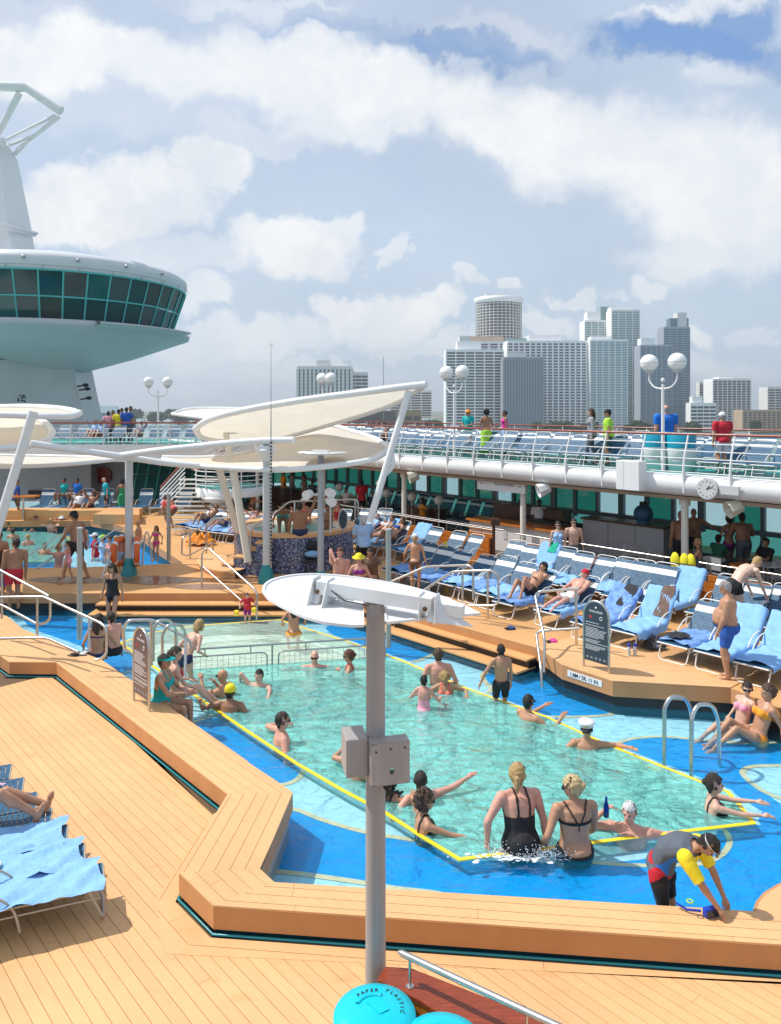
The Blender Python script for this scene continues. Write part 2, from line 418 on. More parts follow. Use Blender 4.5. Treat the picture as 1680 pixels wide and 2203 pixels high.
def sheet(poly, z, holes=()):
    loops = [[Vector((p[0], p[1], z)) for p in poly]]+[[Vector((p[0], p[1], z)) for p in h] for h in holes]
    tri = tessellate_polygon(loops); vs = [v for l in loops for v in l]; m = M()
    fs = []
    for a, b, c in tri:
        if (vs[b]-vs[a]).cross(vs[c]-vs[a]).z < 0: a, b = b, a
        fs.append((a, b, c))
    m.add(vs, fs); return m
def tr(pts, z): return [at(x, y, z) for x, y in pts]
ZB, ZW, ZL = .30, -.15, -.32
A_dir = (at(1600, 2029, ZB)-at(500, 1950, ZB)).normalized(); RA = math.atan2(A_dir.y, A_dir.x)
# main deck ---------------------------------------------------------
deck = M().box((2, 4, -.08), (40, 70, .10)); deck = None
O0, O1, O2, O3, O4, O5 = [at(*q, ZB) for q in ((20, 1423), (121, 1424), (490, 1707), (385, 1876), (459, 1947), (2300, 2074))]
O00 = st(*[inv(O0)[0]-9, inv(O0)[1]], ZB)
I1, I3, I4, I5, I6 = [at(*q, ZB) for q in ((219, 1419), (630, 1704), (560, 1869), (590, 1897), (1631, 1960))]
I6b = I6+(I6-I5).normalized()*3.2
md = sheet([st(-30, -6), st(9, -6), st(9, 9), st(2, 9), O5, O4, O3, O2, O1, O0, O00, st(-30, inv(O0)[1])], -.024)
base = md.build('main_deck', M_gap, kind='structure')
# boards of the main deck: everything in front of the pool surround
ca = O4-A_dir*0; kb = A_dir
front = [O4-A_dir*3.2+Vector((0, -.22, 0)), O4+A_dir*7.6+Vector((0, -.10, 0)), st(9, 8.3), st(9, -.6), O4-A_dir*3.2]
Cd = (O3-O2).normalized()
f1 = at(335, 1935, 0); f2 = st(-9.04, 4.921)
# left field ends on the slanted joint beside the surround, right field on the strip below it
jl = at(355, 2052, 0); jr = at(2200, 2136, 0)
left_poly = [st(-16, .6), jl+BV*9, jl, f1, f2, st(inv(f2)[0]-.1, inv(O2)[1]-.10), st(-16, inv(O2)[1]-.10)]
def hull_ok(p): return [(q[0], q[1]) for q in p]
nb = 0
nb += planks(base, [st(-15.5, 1.05), st(3.3, 1.05), st(4.0, 2.2), st(4.0, 8.2), jr, jl, f1, f2, st(-15.6, 4.985), st(-15.9, 4.985)], RS, phase=.02, L=5.2, scan=True)
# border boards that frame the fields (mitred round the surround)
nb += planks(base, hull_ok([f1, f2, O2+Cd*.05-NV*.02, O3-Vector((.03, 0, 0))+Vector((0, .04, 0)), O3+Vector((-.03, -.03, 0))]), math.atan2(Cd.y, Cd.x), w=.30, z=.003)
nb += planks(base, hull_ok([f1, O3+Vector((-.03, -.03, 0)), O4+Vector((-.02, -.04, 0)), jl]), RS, w=.22, z=.003)
nb += planks(base, hull_ok([jl, O4+Vector((-.02, -.04, 0)), O5+Vector((0, -.04, 0)), jr]), RA, w=.17, z=.003)
# pool surround (a low bench of boards round the basin) --------------
sur = sheet([at(-120, 1330, ZB), O0, O1, O2, O3, O4, O5, I6b, I5, I4, I3, I1, at(50, 1353, ZB), at(15, 1325, ZB), at(-160, 1262, ZB)], ZB-.024).build('pool_surround', M_gap, kind='structure')
planks(sur, [O1, O2, I3, I1], RS, w=.135, z=ZB)
planks(sur, [O2, O3, I4, I3], math.atan2(Cd.y, Cd.x), w=.16, z=ZB)
planks(sur, [O3, O4, I5, I4], RS, w=.15, z=ZB)
planks(sur, [O4, O5, I6b, I5], RA, w=.135, z=ZB)
L0 = at(-120, 1330, ZB)
planks(sur, [O0, O1, I1, at(50, 1353, ZB)], RA, w=.135, z=ZB)
planks(sur, [L0, O0, at(50, 1353, ZB), at(15, 1325, ZB), at(-160, 1262, ZB)], RS, w=.135, z=ZB)
ol = [L0, O0, O1, O2, O3, O4, O5]
wall(M(), ol, 0, .035, .060, ZB-.024).build('fascia', M_fascia, sur)
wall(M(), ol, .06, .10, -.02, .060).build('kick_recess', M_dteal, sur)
M().tube([Vector((p.x, p.y, .012)) for p in offs(ol, -.008)], .013, 8).build('deck_gutter_pipe', M_teal, sur)
M().tube([Vector((p.x, p.y, .045)) for p in offs(ol, .045)], .012, 8).build('gutter_pipe', M_dteal, sur)
rc = rnd_corner([I3, I4, I5, I6b], .04, 2)
il = [at(-160, 1262, ZB), at(15, 1325, ZB), at(50, 1353, ZB), I1]+[Vector((p.x, p.y, 0)) for p in rc]
M_tilewall = mat('pool_wall_tile', (.50, .40, .33), .4, var=.1)
wall(M(), il, 0, -.035, .06, ZB-.024).build('inner_fascia', M_fascia, sur)
wall(M(), il, -.05, -.09, -.5, .06).build('pool_wall', M_tilewall, sur)
# round wooden island at the right edge of the frame
isl = [at(x, y, ZB) for x, y in ((1626, 1961), (1633, 1940), (1650, 1921), (1680, 1903), (1760, 1880), (1900, 1880), (2150, 1905), (2160, 2000), (1700, 1966))]
sheet(isl, ZB-.001).build('surround_island', M_plank, sur)
wall(M(), isl, 0, .03, -.3, ZB-.002, True).build('island_wall', M_fascia, sur)
# platform between the two pools and the terrace on the right ------------
PY = 20.68
T = [at(*q, ZB) for q in ((740, 1277), (933, 1332.6), (1157, 1394), (1209, 1431), (1318, 1466), (1572, 1480), (1770, 1562))]
T[0] = Vector((T[0].x, PY, ZB))
fp = [at(*q, ZB) for q in ((-140, 1222), (150, 1221), (395, 1211), (345, 1180), (305, 1148), (262, 1131), (194, 1119), (-140, 1122))]
plat_outer = [Vector((-18, PY, ZB))]+T+[Vector((14, T[-1].y, ZB)), st(6, 27), st(-40, 27), st(-40, 4)]
plat = sheet(plat_outer, ZB, [fp]).build('terrace_deck', M_far, kind='structure')
fl = [Vector((-18, PY, 0))]+T
wall(M(), fl, 0, .04, .03, ZB-.003).build('fascia', M_fascia, plat)
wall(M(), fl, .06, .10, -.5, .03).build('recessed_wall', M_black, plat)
wall(M(), fp, 0, -.04, .03, ZB-.003, True).build('far_fascia', M_fascia, plat)
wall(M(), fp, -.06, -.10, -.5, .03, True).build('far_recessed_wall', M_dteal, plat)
# nearest terrace boards are wide enough to pick apart
planks(plat, [T[2], T[3], T[4], T[4]+NV*2.0-BV*.4, T[2]+NV*2.4], RS+math.radians(45), z=ZB+.018, th=.016, L=3.)
planks(plat, [T[4], T[5], T[5]+NV*1.3, T[4]+NV*2.0-BV*.4], RA, z=ZB+.018, th=.016, L=3.)
for (x0, x1, y1, z) in ((at(205, 1300, .1).x, T[0].x-.1, 20.30, .1), (at(205, 1322, -.08).x-.2, T[0].x-.1, 19.95, -.08)):
    m = M().box(((x0+x1)/2, (PY+y1)/2, z-.02), (x1-x0, PY-y1+.04, .04)); m.build('step_board', M_far, plat)
    M().box(((x0+x1)/2, (PY+y1)/2+.04, z-.10), (x1-x0, PY-y1-.08, .12)).build('step_riser', M_black, plat)
e0, e1 = T[0]+BV*.3, T[2]-BV*.05
for k, (o, z) in enumerate(((.30, .11), (.62, -.08))):
    a = e0-NV*o+BV*.1*k; b = e1-NV*o
    M().prism([e0, e1, b, a], z-.04, z).build('step_board', M_far, plat)
    M().prism([e0, e1, b+NV*.07, a+NV*.07], z-.2, z-.042).build('step_riser', M_black, plat)
# basin --------------------------------------------------------------
deepD = [(300, 1410), (430, 1500), (530, 1568), (640, 1640), (740, 1698), (830, 1745), (915, 1800), (990, 1845), (1040, 1838), (1180, 1822), (1290, 1807), (1400, 1793), (1615, 1768),
         (1590, 1735), (1562, 1703), (1500, 1680), (1300, 1600), (1180, 1545), (1000, 1480), (860, 1420), (740, 1378), (650, 1350), (600, 1333), (430, 1345), (330, 1360), (262, 1382)]
deep = tr(deepD, ZL)
outl = [at(-160, 1262, ZB), at(15, 1325, ZB), at(50, 1353, ZB), I1]+rc[:-1]+[I6b+A_dir*2, at(2500, 1900, ZB), at(2200, 1680, ZB), T[6], T[5], T[4], T[3], T[2]-NV*.02, T[1], T[0], Vector((-18, PY, 0))]
outer = [Vector((p[0], p[1], 0)) for p in outl]
M_lblue = mat('light_blue_mosaic', (.50, .84, .96), .4, var=.12, vscale=30)
M_blue = mat('deep_blue_mosaic', (.0, .34, .82), .35, var=.14, vscale=22)
M_sand = mat('sand_mosaic', (.80, .68, .36), .4, var=.10, vscale=30)
M_yel = mat('yellow_rim_tile', (.95, .66, .02), .35, var=.08, vscale=20)
big = [p-(p-Vector((2, 12, 0)))*-.03 for p in outer]
basin = sheet(big, ZL, [deep]).build('pool', M_lblue, kind='structure')
def region(name, pts, z, m_, par, smooth=5):
    P = [at(x, y, z) for x, y in pts]
    if smooth: P = smoothline(P, smooth, True)
    return sheet(P, z).build(name, m_, par)
def band(name, pts, wd, z, m_, par, smooth=5, closed=False):
    P = [at(x, y, z) for x, y in pts]
    if smooth: P = smoothline(P, smooth, closed)
    A = offs(P, wd/2, closed); B = offs(P, -wd/2, closed); m = M(); n = len(P)
    vs = [(p.x, p.y, z) for p in A]+[(p.x, p.y, z) for p in B]
    m.add(vs, [(i, n+i, n+(i+1) % n, (i+1) % n) if True else 0 for i in range(n if closed else n-1)])
    return m.build(name, m_, par)
z1, z2 = ZL+.004, ZL+.008
blues = [
 # near bottom sweep
 [(570, 1800), (612, 1742), (640, 1742), (700, 1765), (790, 1790), (900, 1808), (985, 1832), (995, 1852), (1100, 1850), (1250, 1862), (1400, 1846), (1480, 1855), (1520, 1830), (1545, 1785), (1625, 1775),
  (1640, 1745), (1600, 1720), (1560, 1692), (1450, 1650), (1322, 1602), (1345, 1592), (1380, 1586), (1430, 1584), (1520, 1592), (1620, 1598), (1800, 1594), (1900, 1700), (1720, 1760), (1640, 1700), (1600, 1670), (1598, 1655), (1620, 1648),
  (1780, 1645), (1900, 1760), (1990, 1960), (1700, 1990), (1300, 1975), (934, 1919), (787, 1900), (662, 1881), (575, 1872)],
 [(418, 1554), (445, 1543), (485, 1540), (530, 1572), (603, 1612), (640, 1636), (653, 1651), (645, 1668), (625, 1682), (590, 1684), (500, 1620)],
 [(215, 1419), (245, 1395), (272, 1400), (330, 1438), (292, 1442), (262, 1450)],
 [(722, 1340), (740, 1318), (840, 1358), (925, 1385), (950, 1400), (925, 1409), (898, 1419), (868, 1420), (820, 1416), (790, 1400), (745, 1380), (700, 1352)],
 [(1066, 1446), (1040, 1446), (1050, 1470), (1060, 1482), (1045, 1492), (1085, 1508), (1130, 1525), (1180, 1537), (1220, 1541), (1300, 1538), (1350, 1525), (1320, 1500), (1200, 1455), (1100, 1420)],
 [(150, 1325), (240, 1330), (500, 1335), (560, 1342), (585, 1334), (560, 1318), (500, 1314), (200, 1310), (60, 1310), (60, 1345), (120, 1370), (200, 1395), (240, 1385), (260, 1366)],
]
for i, b in enumerate(blues):
    region('blue_mosaic', b, z1, M_blue, basin, 0 if i == 0 else 3)
W1 = .085
band('sand_line', [(600, 1738), (640, 1742), (700, 1765), (790, 1790), (900, 1808), (985, 1830)], W1, z2, M_sand, basin)
band('sand_line', [(560, 1866), (582, 1872), (662, 1881), (787, 1899), (850, 1910), (940, 1921), (1000, 1940)], W1, z2, M_sand, basin)
band('sand_line', [(380, 1570), (418, 1552), (455, 1541), (490, 1536)], .1, z2, M_sand, basin)
band('sand_line', [(655, 1649), (647, 1668), (625, 1683), (590, 1687), (560, 1670)], .09, z2, M_sand, basin)
band('sand_line', [(250, 1450), (285, 1443), (330, 1440)], .1, z2, M_sand, basin)
band('sand_line', [(965, 1395), (948, 1401), (925, 1410), (898, 1421), (868, 1423), (820, 1418)], .11, z2, M_sand, basin)
band('sand_line', [(1085, 1443), (1052, 1445), (1038, 1452), (1043, 1466), (1057, 1481), (1045, 1492), (1020, 1494)], .12, z2, M_sand, basin)
band('sand_line', [(1180, 1541), (1240, 1541), (1300, 1538), (1335, 1528), (1350, 1515)], .09, z2, M_sand, basin)
band('sand_line', [(1318, 1604), (1345, 1592), (1380, 1586), (1430, 1584), (1520, 1592), (1620, 1598), (1800, 1594)], .08, z2, M_sand, basin)
band('sand_line', [(1780, 1645), (1680, 1646), (1620, 1648), (1599, 1657), (1604, 1672), (1640, 1700), (1700, 1725)], .09, z2, M_sand, basin)
band('sand_line', [(1215, 1850), (1323, 1858), (1402, 1861), (1500, 1858), (1545, 1843), (1567, 1820), (1568, 1800), (1553, 1778)], .075, z2, M_sand, basin)
band('sand_line', [(562, 1316), (590, 1330), (565, 1342), (500, 1338), (300, 1350)], .10, z2, M_sand, basin)
n = len(deep); RIMS = sum(deep[i].x*deep[(i+1) % n].y-deep[(i+1) % n].x*deep[i].y for i in range(n))
rim = wall(M(), deep, .03 if RIMS > 0 else -.03, -.10 if RIMS > 0 else .10, ZL-.05, ZL+.010, True).build('rim_kerb', M_lblue, basin)
rw_ = tr(deepD, ZW); RIMS2 = -1 if RIMS > 0 else 1
wall(M(), rw_, -.005*RIMS2, .055*RIMS2, ZW-.01, ZW+.003, True).build('yellow_rim', M_yel, basin)
M_floor = mat('pool_floor_plaster', (.60, .90, .85), .6, var=.2, vscale=.9)
M_shal = mat('shallow_floor_plaster', (.74, .86, .76), .6, var=.06, vscale=1.2)
fA, fB = at(405, 1440, ZW), at(830, 1412, ZW)
wall(M(), deep, -.02, .03, -1.6, ZL-.04, True).build('basin_wall', M_floor, basin)
sheet([p+(p-Vector((0, 12, 0)))*.02 for p in deep], -1.45).build('basin_floor', M_floor, basin)
shal = [fA-Vector((.9, -.35, 0)), fB, at(760, 1384, ZL), at(660, 1353, ZL), at(600, 1334, ZL), at(430, 1346, ZL), at(330, 1361, ZL), at(262, 1383, ZL), at(300, 1410, ZL)]
m = sheet(shal, -.58); m.build('shallow_floor', M_shal, basin)
wall(M(), [fA-Vector((.9, -.35, 0)), fB], 0, .05, -1.5, -.582).build('shallow_wall', M_shal, basin)
# water ----------------------------------------------------------------
def water_mat(name, tint, body, kbody, scale, bstr, gl=1.):
    m = bpy.data.materials.new(name); m.use_nodes = True; t = NT(m.node_tree); t.n.clear()
    o = t.new('ShaderNodeOutputMaterial'); geo = t.new('ShaderNodeNewGeometry')
    p = t.vm('MULTIPLY', geo.outputs['Position'], (1, 1.0, 1))
    wv = t.noise(p, 1.1*scale, 2, .5, .6); fn = t.noise(t.vm('MULTIPLY', p, (1, 1.5, 1)), 4.2*scale, 4, .6, .9)
    h = t.math('ADD', t.math('MULTIPLY', wv.outputs['Fac'], .9), t.math('MULTIPLY', fn.outputs['Fac'], .35))
    bp = t.new('ShaderNodeBump'); bp.inputs['Strength'].default_value = bstr; bp.inputs['Distance'].default_value = .12; t.ln(h, bp.inputs['Height'])
    bp2 = t.new('ShaderNodeBump'); bp2.inputs['Strength'].default_value = bstr*.9; bp2.inputs['Distance'].default_value = .30; t.ln(h, bp2.inputs['Height'])
    tp = t.new('ShaderNodeBsdfTransparent'); tp.inputs[0].default_value = (*tint, 1)
    df = t.new('ShaderNodeBsdfDiffuse'); df.inputs[0].default_value = (*body, 1); t.ln(bp2.outputs[0], df.inputs['Normal'])
    gs = t.new('ShaderNodeBsdfGlossy'); gs.inputs['Roughness'].default_value = .04; t.ln(bp.outputs[0], gs.inputs['Normal'])
    fr = t.new('ShaderNodeFresnel'); fr.inputs['IOR'].default_value = 1.33; t.ln(bp.outputs[0], fr.inputs['Normal'])
    m1 = t.new('ShaderNodeMixShader'); m1.inputs[0].default_value = kbody; t.ln(tp.outputs[0], m1.inputs[1]); t.ln(df.outputs[0], m1.inputs[2])
    m2 = t.new('ShaderNodeMixShader'); t.ln(t.math('MULTIPLY', fr.outputs[0], gl), m2.inputs[0]); t.ln(m1.outputs[0], m2.inputs[1]); t.ln(gs.outputs[0], m2.inputs[2])
    t.ln(m2.outputs[0], o.inputs[0]); return m
M_wdeep = water_mat('pool_water_deep', (.66, .96, .93), (.27, .78, .72), .56, 1.0, 1.6)
M_wled = water_mat('pool_water_over_ledge', (.93, .985, .99), (.0, .42, .75), .10, 1.25, .8, .8)
sheet(big, ZW, [[Vector((p.x, p.y, 0)) for p in tr(deepD, ZW)]]).build('ledge_water', M_wled, kind='structure')
M_wsh = water_mat('pool_water_shallow', (.88, .97, .93), (.74, .86, .76), .35, 1.0, .7)
xsh = [fA, fB, at(760, 1384, ZW), at(740, 1378, ZW), at(650, 1350, ZW), at(600, 1333, ZW), at(430, 1345, ZW), at(330, 1360, ZW), at(262, 1382, ZW), at(300, 1410, ZW), at(352, 1440, ZW)]
sheet(xsh, ZW+.003).build('shallow_water', M_wsh, kind='structure')
sheet([at(352, 1440, ZW), fA, fB]+[at(x, y, ZW) for x, y in ((860, 1420), (1000, 1480), (1180, 1545), (1300, 1600), (1500, 1680), (1562, 1703), (1590, 1735), (1615, 1768), (1400, 1793), (1290, 1807), (1180, 1822), (1040, 1838), (990, 1845), (915, 1800), (830, 1745), (740, 1698), (640, 1640), (530, 1568), (430, 1500))], ZW+.001).build('pool_water', M_wdeep, kind='structure')
# far pool
fo = [p+(p-Vector((-11, 29, 0)))*.04 for p in [Vector((q.x, q.y, 0)) for q in fp]]
fdeepD = [(-140, 1212), (130, 1208), (120, 1185), (152, 1160), (120, 1148), (88, 1142), (-140, 1139)]
fdeep = tr(fdeepD, ZL)
fb = sheet(fo, ZL, [fdeep]).build('far_pool', M_blue, kind='structure')
wall(M(), fdeep, .07, -.09, ZL-.05, ZL+.05, True).build('yellow_rim', M_yel, fb)
wall(M(), fdeep, -.02, .03, -1.6, ZL-.04, True).build('basin_wall', M_floor, fb)
sheet([p+(p-Vector((-11, 29, 0)))*.02 for p in fdeep], -1.4).build('basin_floor', M_floor, fb)
region('light_mosaic', [(135, 1216), (240, 1216), (230, 1190), (170, 1170), (150, 1180)], z1, M_lblue, fb, 3)
region('light_mosaic', [(180, 1150), (260, 1160), (250, 1135), (200, 1128)], z1, M_lblue, fb, 3)
sheet(fo, ZW, [[Vector((p.x, p.y, 0)) for p in tr(fdeepD, ZW)]]).build('far_ledge_water', M_wled, kind='structure')
sheet(tr(fdeepD, ZW), ZW+.001).build('far_pool_water', M_wdeep, kind='structure')
# sea and far shore ----------------------------------------------------
ZSEA = -27.
m = bpy.data.materials.new('sea_water'); m.use_nodes = True; t = NT(m.node_tree); b = t.n['Principled BSDF']
b.inputs['Base Color'].default_value = (.10, .26, .27, 1); b.inputs['Roughness'].default_value = .18
geo = t.new('ShaderNodeNewGeometry'); nn = t.noise(geo.outputs['Position'], .35, 6, .6); bp = t.new('ShaderNodeBump'); bp.inputs['Strength'].default_value = .7; bp.inputs['Distance'].default_value = .5
t.ln(nn.outputs['Fac'], bp.inputs['Height']); t.ln(bp.outputs[0], b.inputs['Normal'])
M().poly([(-6000, -2500, ZSEA), (6000, -2500, ZSEA), (6000, 9000, ZSEA), (-6000, 9000, ZSEA)]).build('sea', m, kind='structure')
M_land = mat('shore_ground', (.16, .17, .11), .9, var=.4, vscale=.02)
M_hull = mat('hull_white', (.74, .75, .75), .4)
M().prism([(-5200, 2700), (-700, 2300), (-250, 1500), (100, 985), (560, 960), (900, 900), (1500, 900), (3000, 3200), (3000, 6000), (-5200, 6000)], ZSEA-1, ZSEA+2.2).build('far_shore', M_land, kind='structure')
# ship side under the decks
hs = sheet([st(-45, -14), st(12, -14), st(12, 27.2), st(-45, 27.2)], -1.75)
m = M().prism([st(-45, -14), st(12, -14), st(12, 27.1), st(-45, 27.1)], ZSEA+.5, -1.7).build('ship_hull', M_hull, kind='structure')

# wet boards and the shaded band of the platform, both painted as dark patches
M_wet_shade = mat('wet_shade_boards', (.30, .155, .075), .12, var=.25, vscale=3)
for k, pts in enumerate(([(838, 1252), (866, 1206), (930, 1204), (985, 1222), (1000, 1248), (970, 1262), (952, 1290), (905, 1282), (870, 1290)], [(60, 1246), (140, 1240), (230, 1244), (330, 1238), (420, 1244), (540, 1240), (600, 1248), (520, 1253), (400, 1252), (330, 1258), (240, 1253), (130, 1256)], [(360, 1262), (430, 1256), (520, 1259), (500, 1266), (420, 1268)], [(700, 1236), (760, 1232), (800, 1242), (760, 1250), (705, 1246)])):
    P = smoothline([at(x, y, ZB) for x, y in pts], 4, True); sheet(P, ZB+.005+.001*k).build('wet_shade_patch', M_wet_shade, plat)
# filler boards at the two inner corners of the deck fields
for pp in ([(344, 2018), (360, 2018), (382, 2054), (348, 2058)],):
    M().prism([at(x, y, 0) for x, y in pp], -.02, -.002).build('plank', M_plank, base)
# ================================================================== FAR CITY
M_conc = mat('pale_concrete', (.70, .69, .67), .7, var=.08, vscale=.05)
M_glz = mat('dark_glazing', (.075, .085, .11), .25)
M_glb = mat('blue_glazing', (.12, .20, .25), .2)
M_brz = mat('bronze_glazing', (.10, .08, .08), .35)
M_mw = mat('mast_white', (.82, .81, .78), .5)
M_tan = mat('tan_stucco', (.50, .38, .27), .8, var=.1, vscale=.05)
M_grn = mat('green_glass', (.22, .36, .34), .25)
M_whb = mat('white_render', (.88, .88, .87), .6)
def tower(label, x0, x1, ytop, d, floors=30, style='slab', wallm=None, glass=None, fins=0, depthf=.6, ybot=960, rot=0., crown=None, fin_m=None):
    wallm = wallm or M_conc; glass = glass or M_glz
    L = dp(x0, ybot, d); R = dp(x1, ybot, d); w = (R.x-L.x); top = HC-(ytop-877)/FD*d; z0 = ZSEA+2
    c = Vector(((L.x+R.x)/2, d, z0)); H = top-z0; D = w*depthf
    root = thing('tower_block' if style != 'round' else 'round_tower', label, 'building', c, rot)
    fh = H/floors
    if style == 'round':
        r = w/2; M().lathe((0, 0, 0), [(r*.94, 0), (r*.94, H)], 40).build('glazed_wall', glass, root)
        m = M()
        for i in range(floors+1): m.lathe((0, 0, i*fh), [(r*.93, -.5), (r, -.5), (r, .5), (r*.93, .5)], 40)
        m.build('floor_slabs', wallm, root, kind='stuff')
        m = M()
        for j in range(36):
            a = 2*math.pi*j/36; m.box((r*.985*math.cos(a), r*.985*math.sin(a), H/2), (1.3, 1.1, H), a)
        m.build('fins', wallm, root, kind='stuff')
        M().lathe((0, 0, H-7), [(r*1.0, 0), (r*1.06, 3), (r*1.06, 9), (r*.9, 9.5), (0, 9.5)], 40).build('crown', M_whb, root)
        M().box((-r*.15, 0, H+5), (r*.9, r*.7, 7)).build('plant_room', wallm, root)
        return root
    M().box((0, D/2, H/2), (w*.985, D*.985, H)).build('glazed_wall', glass, root)
    m = M()
    for i in range(floors+1):
        if style in ('slab', 'balcony'): m.box((0, D/2, i*fh), (w, D, fh*(.40 if style == 'balcony' else .27)))
        else: m.box((0, D/2, i*fh), (w*.99, D*.99, fh*.14))
    m.build('floor_slabs', wallm, root, kind='stuff')
    if fins:
        for k in range(fins+1):
            mm = M().box((-w/2+w*k/fins, D/2, H/2), (w*(.022 if style != 'panel' else .045), D*1.02, H)); mm.build('fin', fin_m or wallm, root)
        kk = max(2, int(fins*depthf*.6))
        for k in range(1, kk):
            M().box((0, D*k/kk, H/2), (w*1.015, D*.03, H)).build('fin', fin_m or wallm, root)
    M().box((0, D/2, H+fh*.3), (w*1.01, D*1.01, fh*.9)).build('parapet', wallm, root)
    if crown:
        for (fx0, fx1, hh, ma) in crown:
            M().box((-w/2+w*(fx0+fx1)/2, D*.5, H+fh*.6+hh/2), (w*(fx1-fx0), D*(.6+.04*fx1+.001*hh), hh)).build('roof_block', ma, root)
    return root
tower('dark banded slab tower alone in the skyline left of the canopy tip', 640, 756, 793, 1150, 17, 'panel', M_conc, M_brz, 13, .5, crown=[(.34, .6, 10, M_conc), (.84, .97, 10, M_whb)])
tower('stepped dark lower wing beside the lone banded slab', 752, 791, 806, 1165, 15, 'balcony', M_conc, M_brz, 3, .6)
tower('pale curved apartment block low behind the canopy tip', 840, 928, 843, 1250, 14, 'balcony', M_whb, M_glz, 4, .5, crown=[(.4, .8, 6, M_conc)])
tower('cylindrical tower with white crown, tallest above the slab blocks', 1023, 1122, 645, 1230, 44, 'round', M_conc, M_brz)
tower('broad white hotel slab with barrel-roofed top behind the front towers', 1010, 1262, 738, 1120, 34, 'balcony', M_whb, M_glz, 12, .35, crown=[(.0, .3, 9, M_tan), (.33, .5, 6, M_grn), (.52, .8, 11, M_whb)])
tower('white balconied block at the left end of the downtown cluster', 960, 1083, 756, 1000, 27, 'balcony', M_whb, M_brz, 6, .5, crown=[(.2, .62, 12, M_whb), (.24, .42, 19, M_conc)])
tower('grey ribbed office slab in front of the white balconied block', 1084, 1167, 772, 960, 30, 'panel', mat('ribbed_grey', (.30, .31, .33), .6), M_glb, 14, .5, crown=[(.1, .6, 7, M_conc)])
tower('wide pale grid-fronted slab behind the ribbed office slab', 1092, 1262, 737, 1010, 31, 'balcony', M_whb, mat('grid_glass', (.10, .11, .14), .3), 14, .35)
tower('pale green stepped glass tower, tallest of the slender pair', 1258, 1330, 692, 1180, 46, 'slab', M_whb, M_grn, 5, .6, crown=[(.1, .5, 14, M_whb), (.5, 1., 22, M_grn)])
tower('pale green glass shaft behind the rounded white tower', 1316, 1376, 669, 1150, 50, 'slab', M_whb, M_grn, 4, .7, crown=[(.0, .8, 5, M_whb)])
tower('rounded white tower with glass balcony stack', 1270, 1350, 734, 1000, 36, 'slab', M_whb, mat('grey_green_glass', (.27, .36, .38), .3), 6, .6, crown=[(.05, .6, 5, M_whb)])
tower('narrow pale balconied wing low beside the rounded white tower', 1255, 1276, 785, 1020, 27, 'balcony', M_whb, M_grn, 2, .6)
tower('blue-grey stepped tower behind the large double globe lamp', 1378, 1446, 745, 1050, 38, 'slab', mat('bluegrey_slab', (.36, .40, .46), .5), M_glb, 6, .6, crown=[(.05, .5, 10, M_whb)])
tower('dark blue slender tower with stepped top at the right of the cluster', 1428, 1484, 706, 1080, 44, 'slab', mat('bluegrey_slab', (.36, .40, .46), .5), M_glb, 4, .7, crown=[(.3, 1., 13, M_glb), (.57, .93, 21, M_conc)])
tower('slim grey block left of the white apartment tower at the far right', 1505, 1536, 826, 1250, 18, 'balcony', M_conc, M_glz, 3, .6)
tower('white apartment tower with vertical bays near the right edge', 1534, 1615, 818, 1150, 19, 'slab', M_whb, M_glz, 8, .6, crown=[(.2, .6, 3, M_whb)], fin_m=M_whb)
tower('low white terraced houses between the clusters', 1486, 1540, 872, 1000, 7, 'balcony', M_whb, M_glz, 4, .5, crown=[(.1, .5, 9, M_whb)])
tower('long tan hotel block with balconies at the right edge', 1600, 1760, 885, 1000, 8, 'balcony', M_tan, M_brz, 16, .3, rot=-.05)
tower('grey block standing behind the tan hotel at the right edge', 1652, 1730, 836, 1300, 14, 'balcony', M_conc, M_glz, 5, .5)
tower('low tan hotel with flat roof seen over the canopy', 735, 905, 893, 900, 3, 'slab', mat('ochre_stucco', (.38, .26, .14), .8), M_brz, 10, .3)
tower('low dark warehouse on the shore below the curved block', 770, 850, 898, 860, 2, 'slab', mat('dark_roofing', (.13, .10, .09), .8), M_brz, 4, .4)
tower('small white pavilion on the shore beside the curved block', 886, 935, 903, 1150, 3, 'slab', M_whb, M_glz, 4, .4)
tower('long white port building low behind the upper deck crowd', 212, 250, 885, 900, 3, 'balcony', M_whb, M_glb, 5, .4)
tower('small blue-roofed port shed left of the upper deck crowd', 196, 213, 886, 880, 2, 'slab', M_whb, M_glb, 2, .4)
tower('low pale building on the far shore right of the lamp', 372, 404, 896, 1500, 2, 'slab', M_tan, M_glz, 4, .4)
# trees on the shore
M_leaf = mat('shore_foliage', (.055, .085, .035), .9, var=.5, vscale=.3)
M_trunk = mat('tree_trunk', (.12, .08, .05), .9)
rt = random.Random(3)
def tree_mesh(seed, w, h):
    r = random.Random(seed); m = M()
    for k in range(150):
        a = r.random()*6.28; q = r.random()**.5; z = h*(.35+.62*r.random()); rr = w/2*q*(1-((z/h-.55)/.55)**2*.6)
        c = Vector((rr*math.cos(a), rr*math.sin(a), z)); s_ = w*.10*(.6+r.random())
        R = Matrix.Rotation(r.random()*6.28, 3, 'Z') @ Matrix.Rotation(r.random()*2, 3, 'X')
        m.add([c+R@Vector((s_, 0, 0)), c+R@Vector((-s_*.5, s_*.8, s_*.2)), c+R@Vector((-s_*.5, -s_*.8, -s_*.2)), c+R@Vector((0, 0, s_*.9))], [(0, 1, 2), (0, 1, 3), (1, 2, 3), (2, 0, 3)])
    return m.mesh('crown', M_leaf)
crowns = [tree_mesh(s_, 12, 11) for s_ in range(4)]
trk = M().tube([(0, 0, 0), (.2, 0, 5), (.1, 0, 8)], [.5, .35, .15], 6).mesh('trunk', M_trunk)
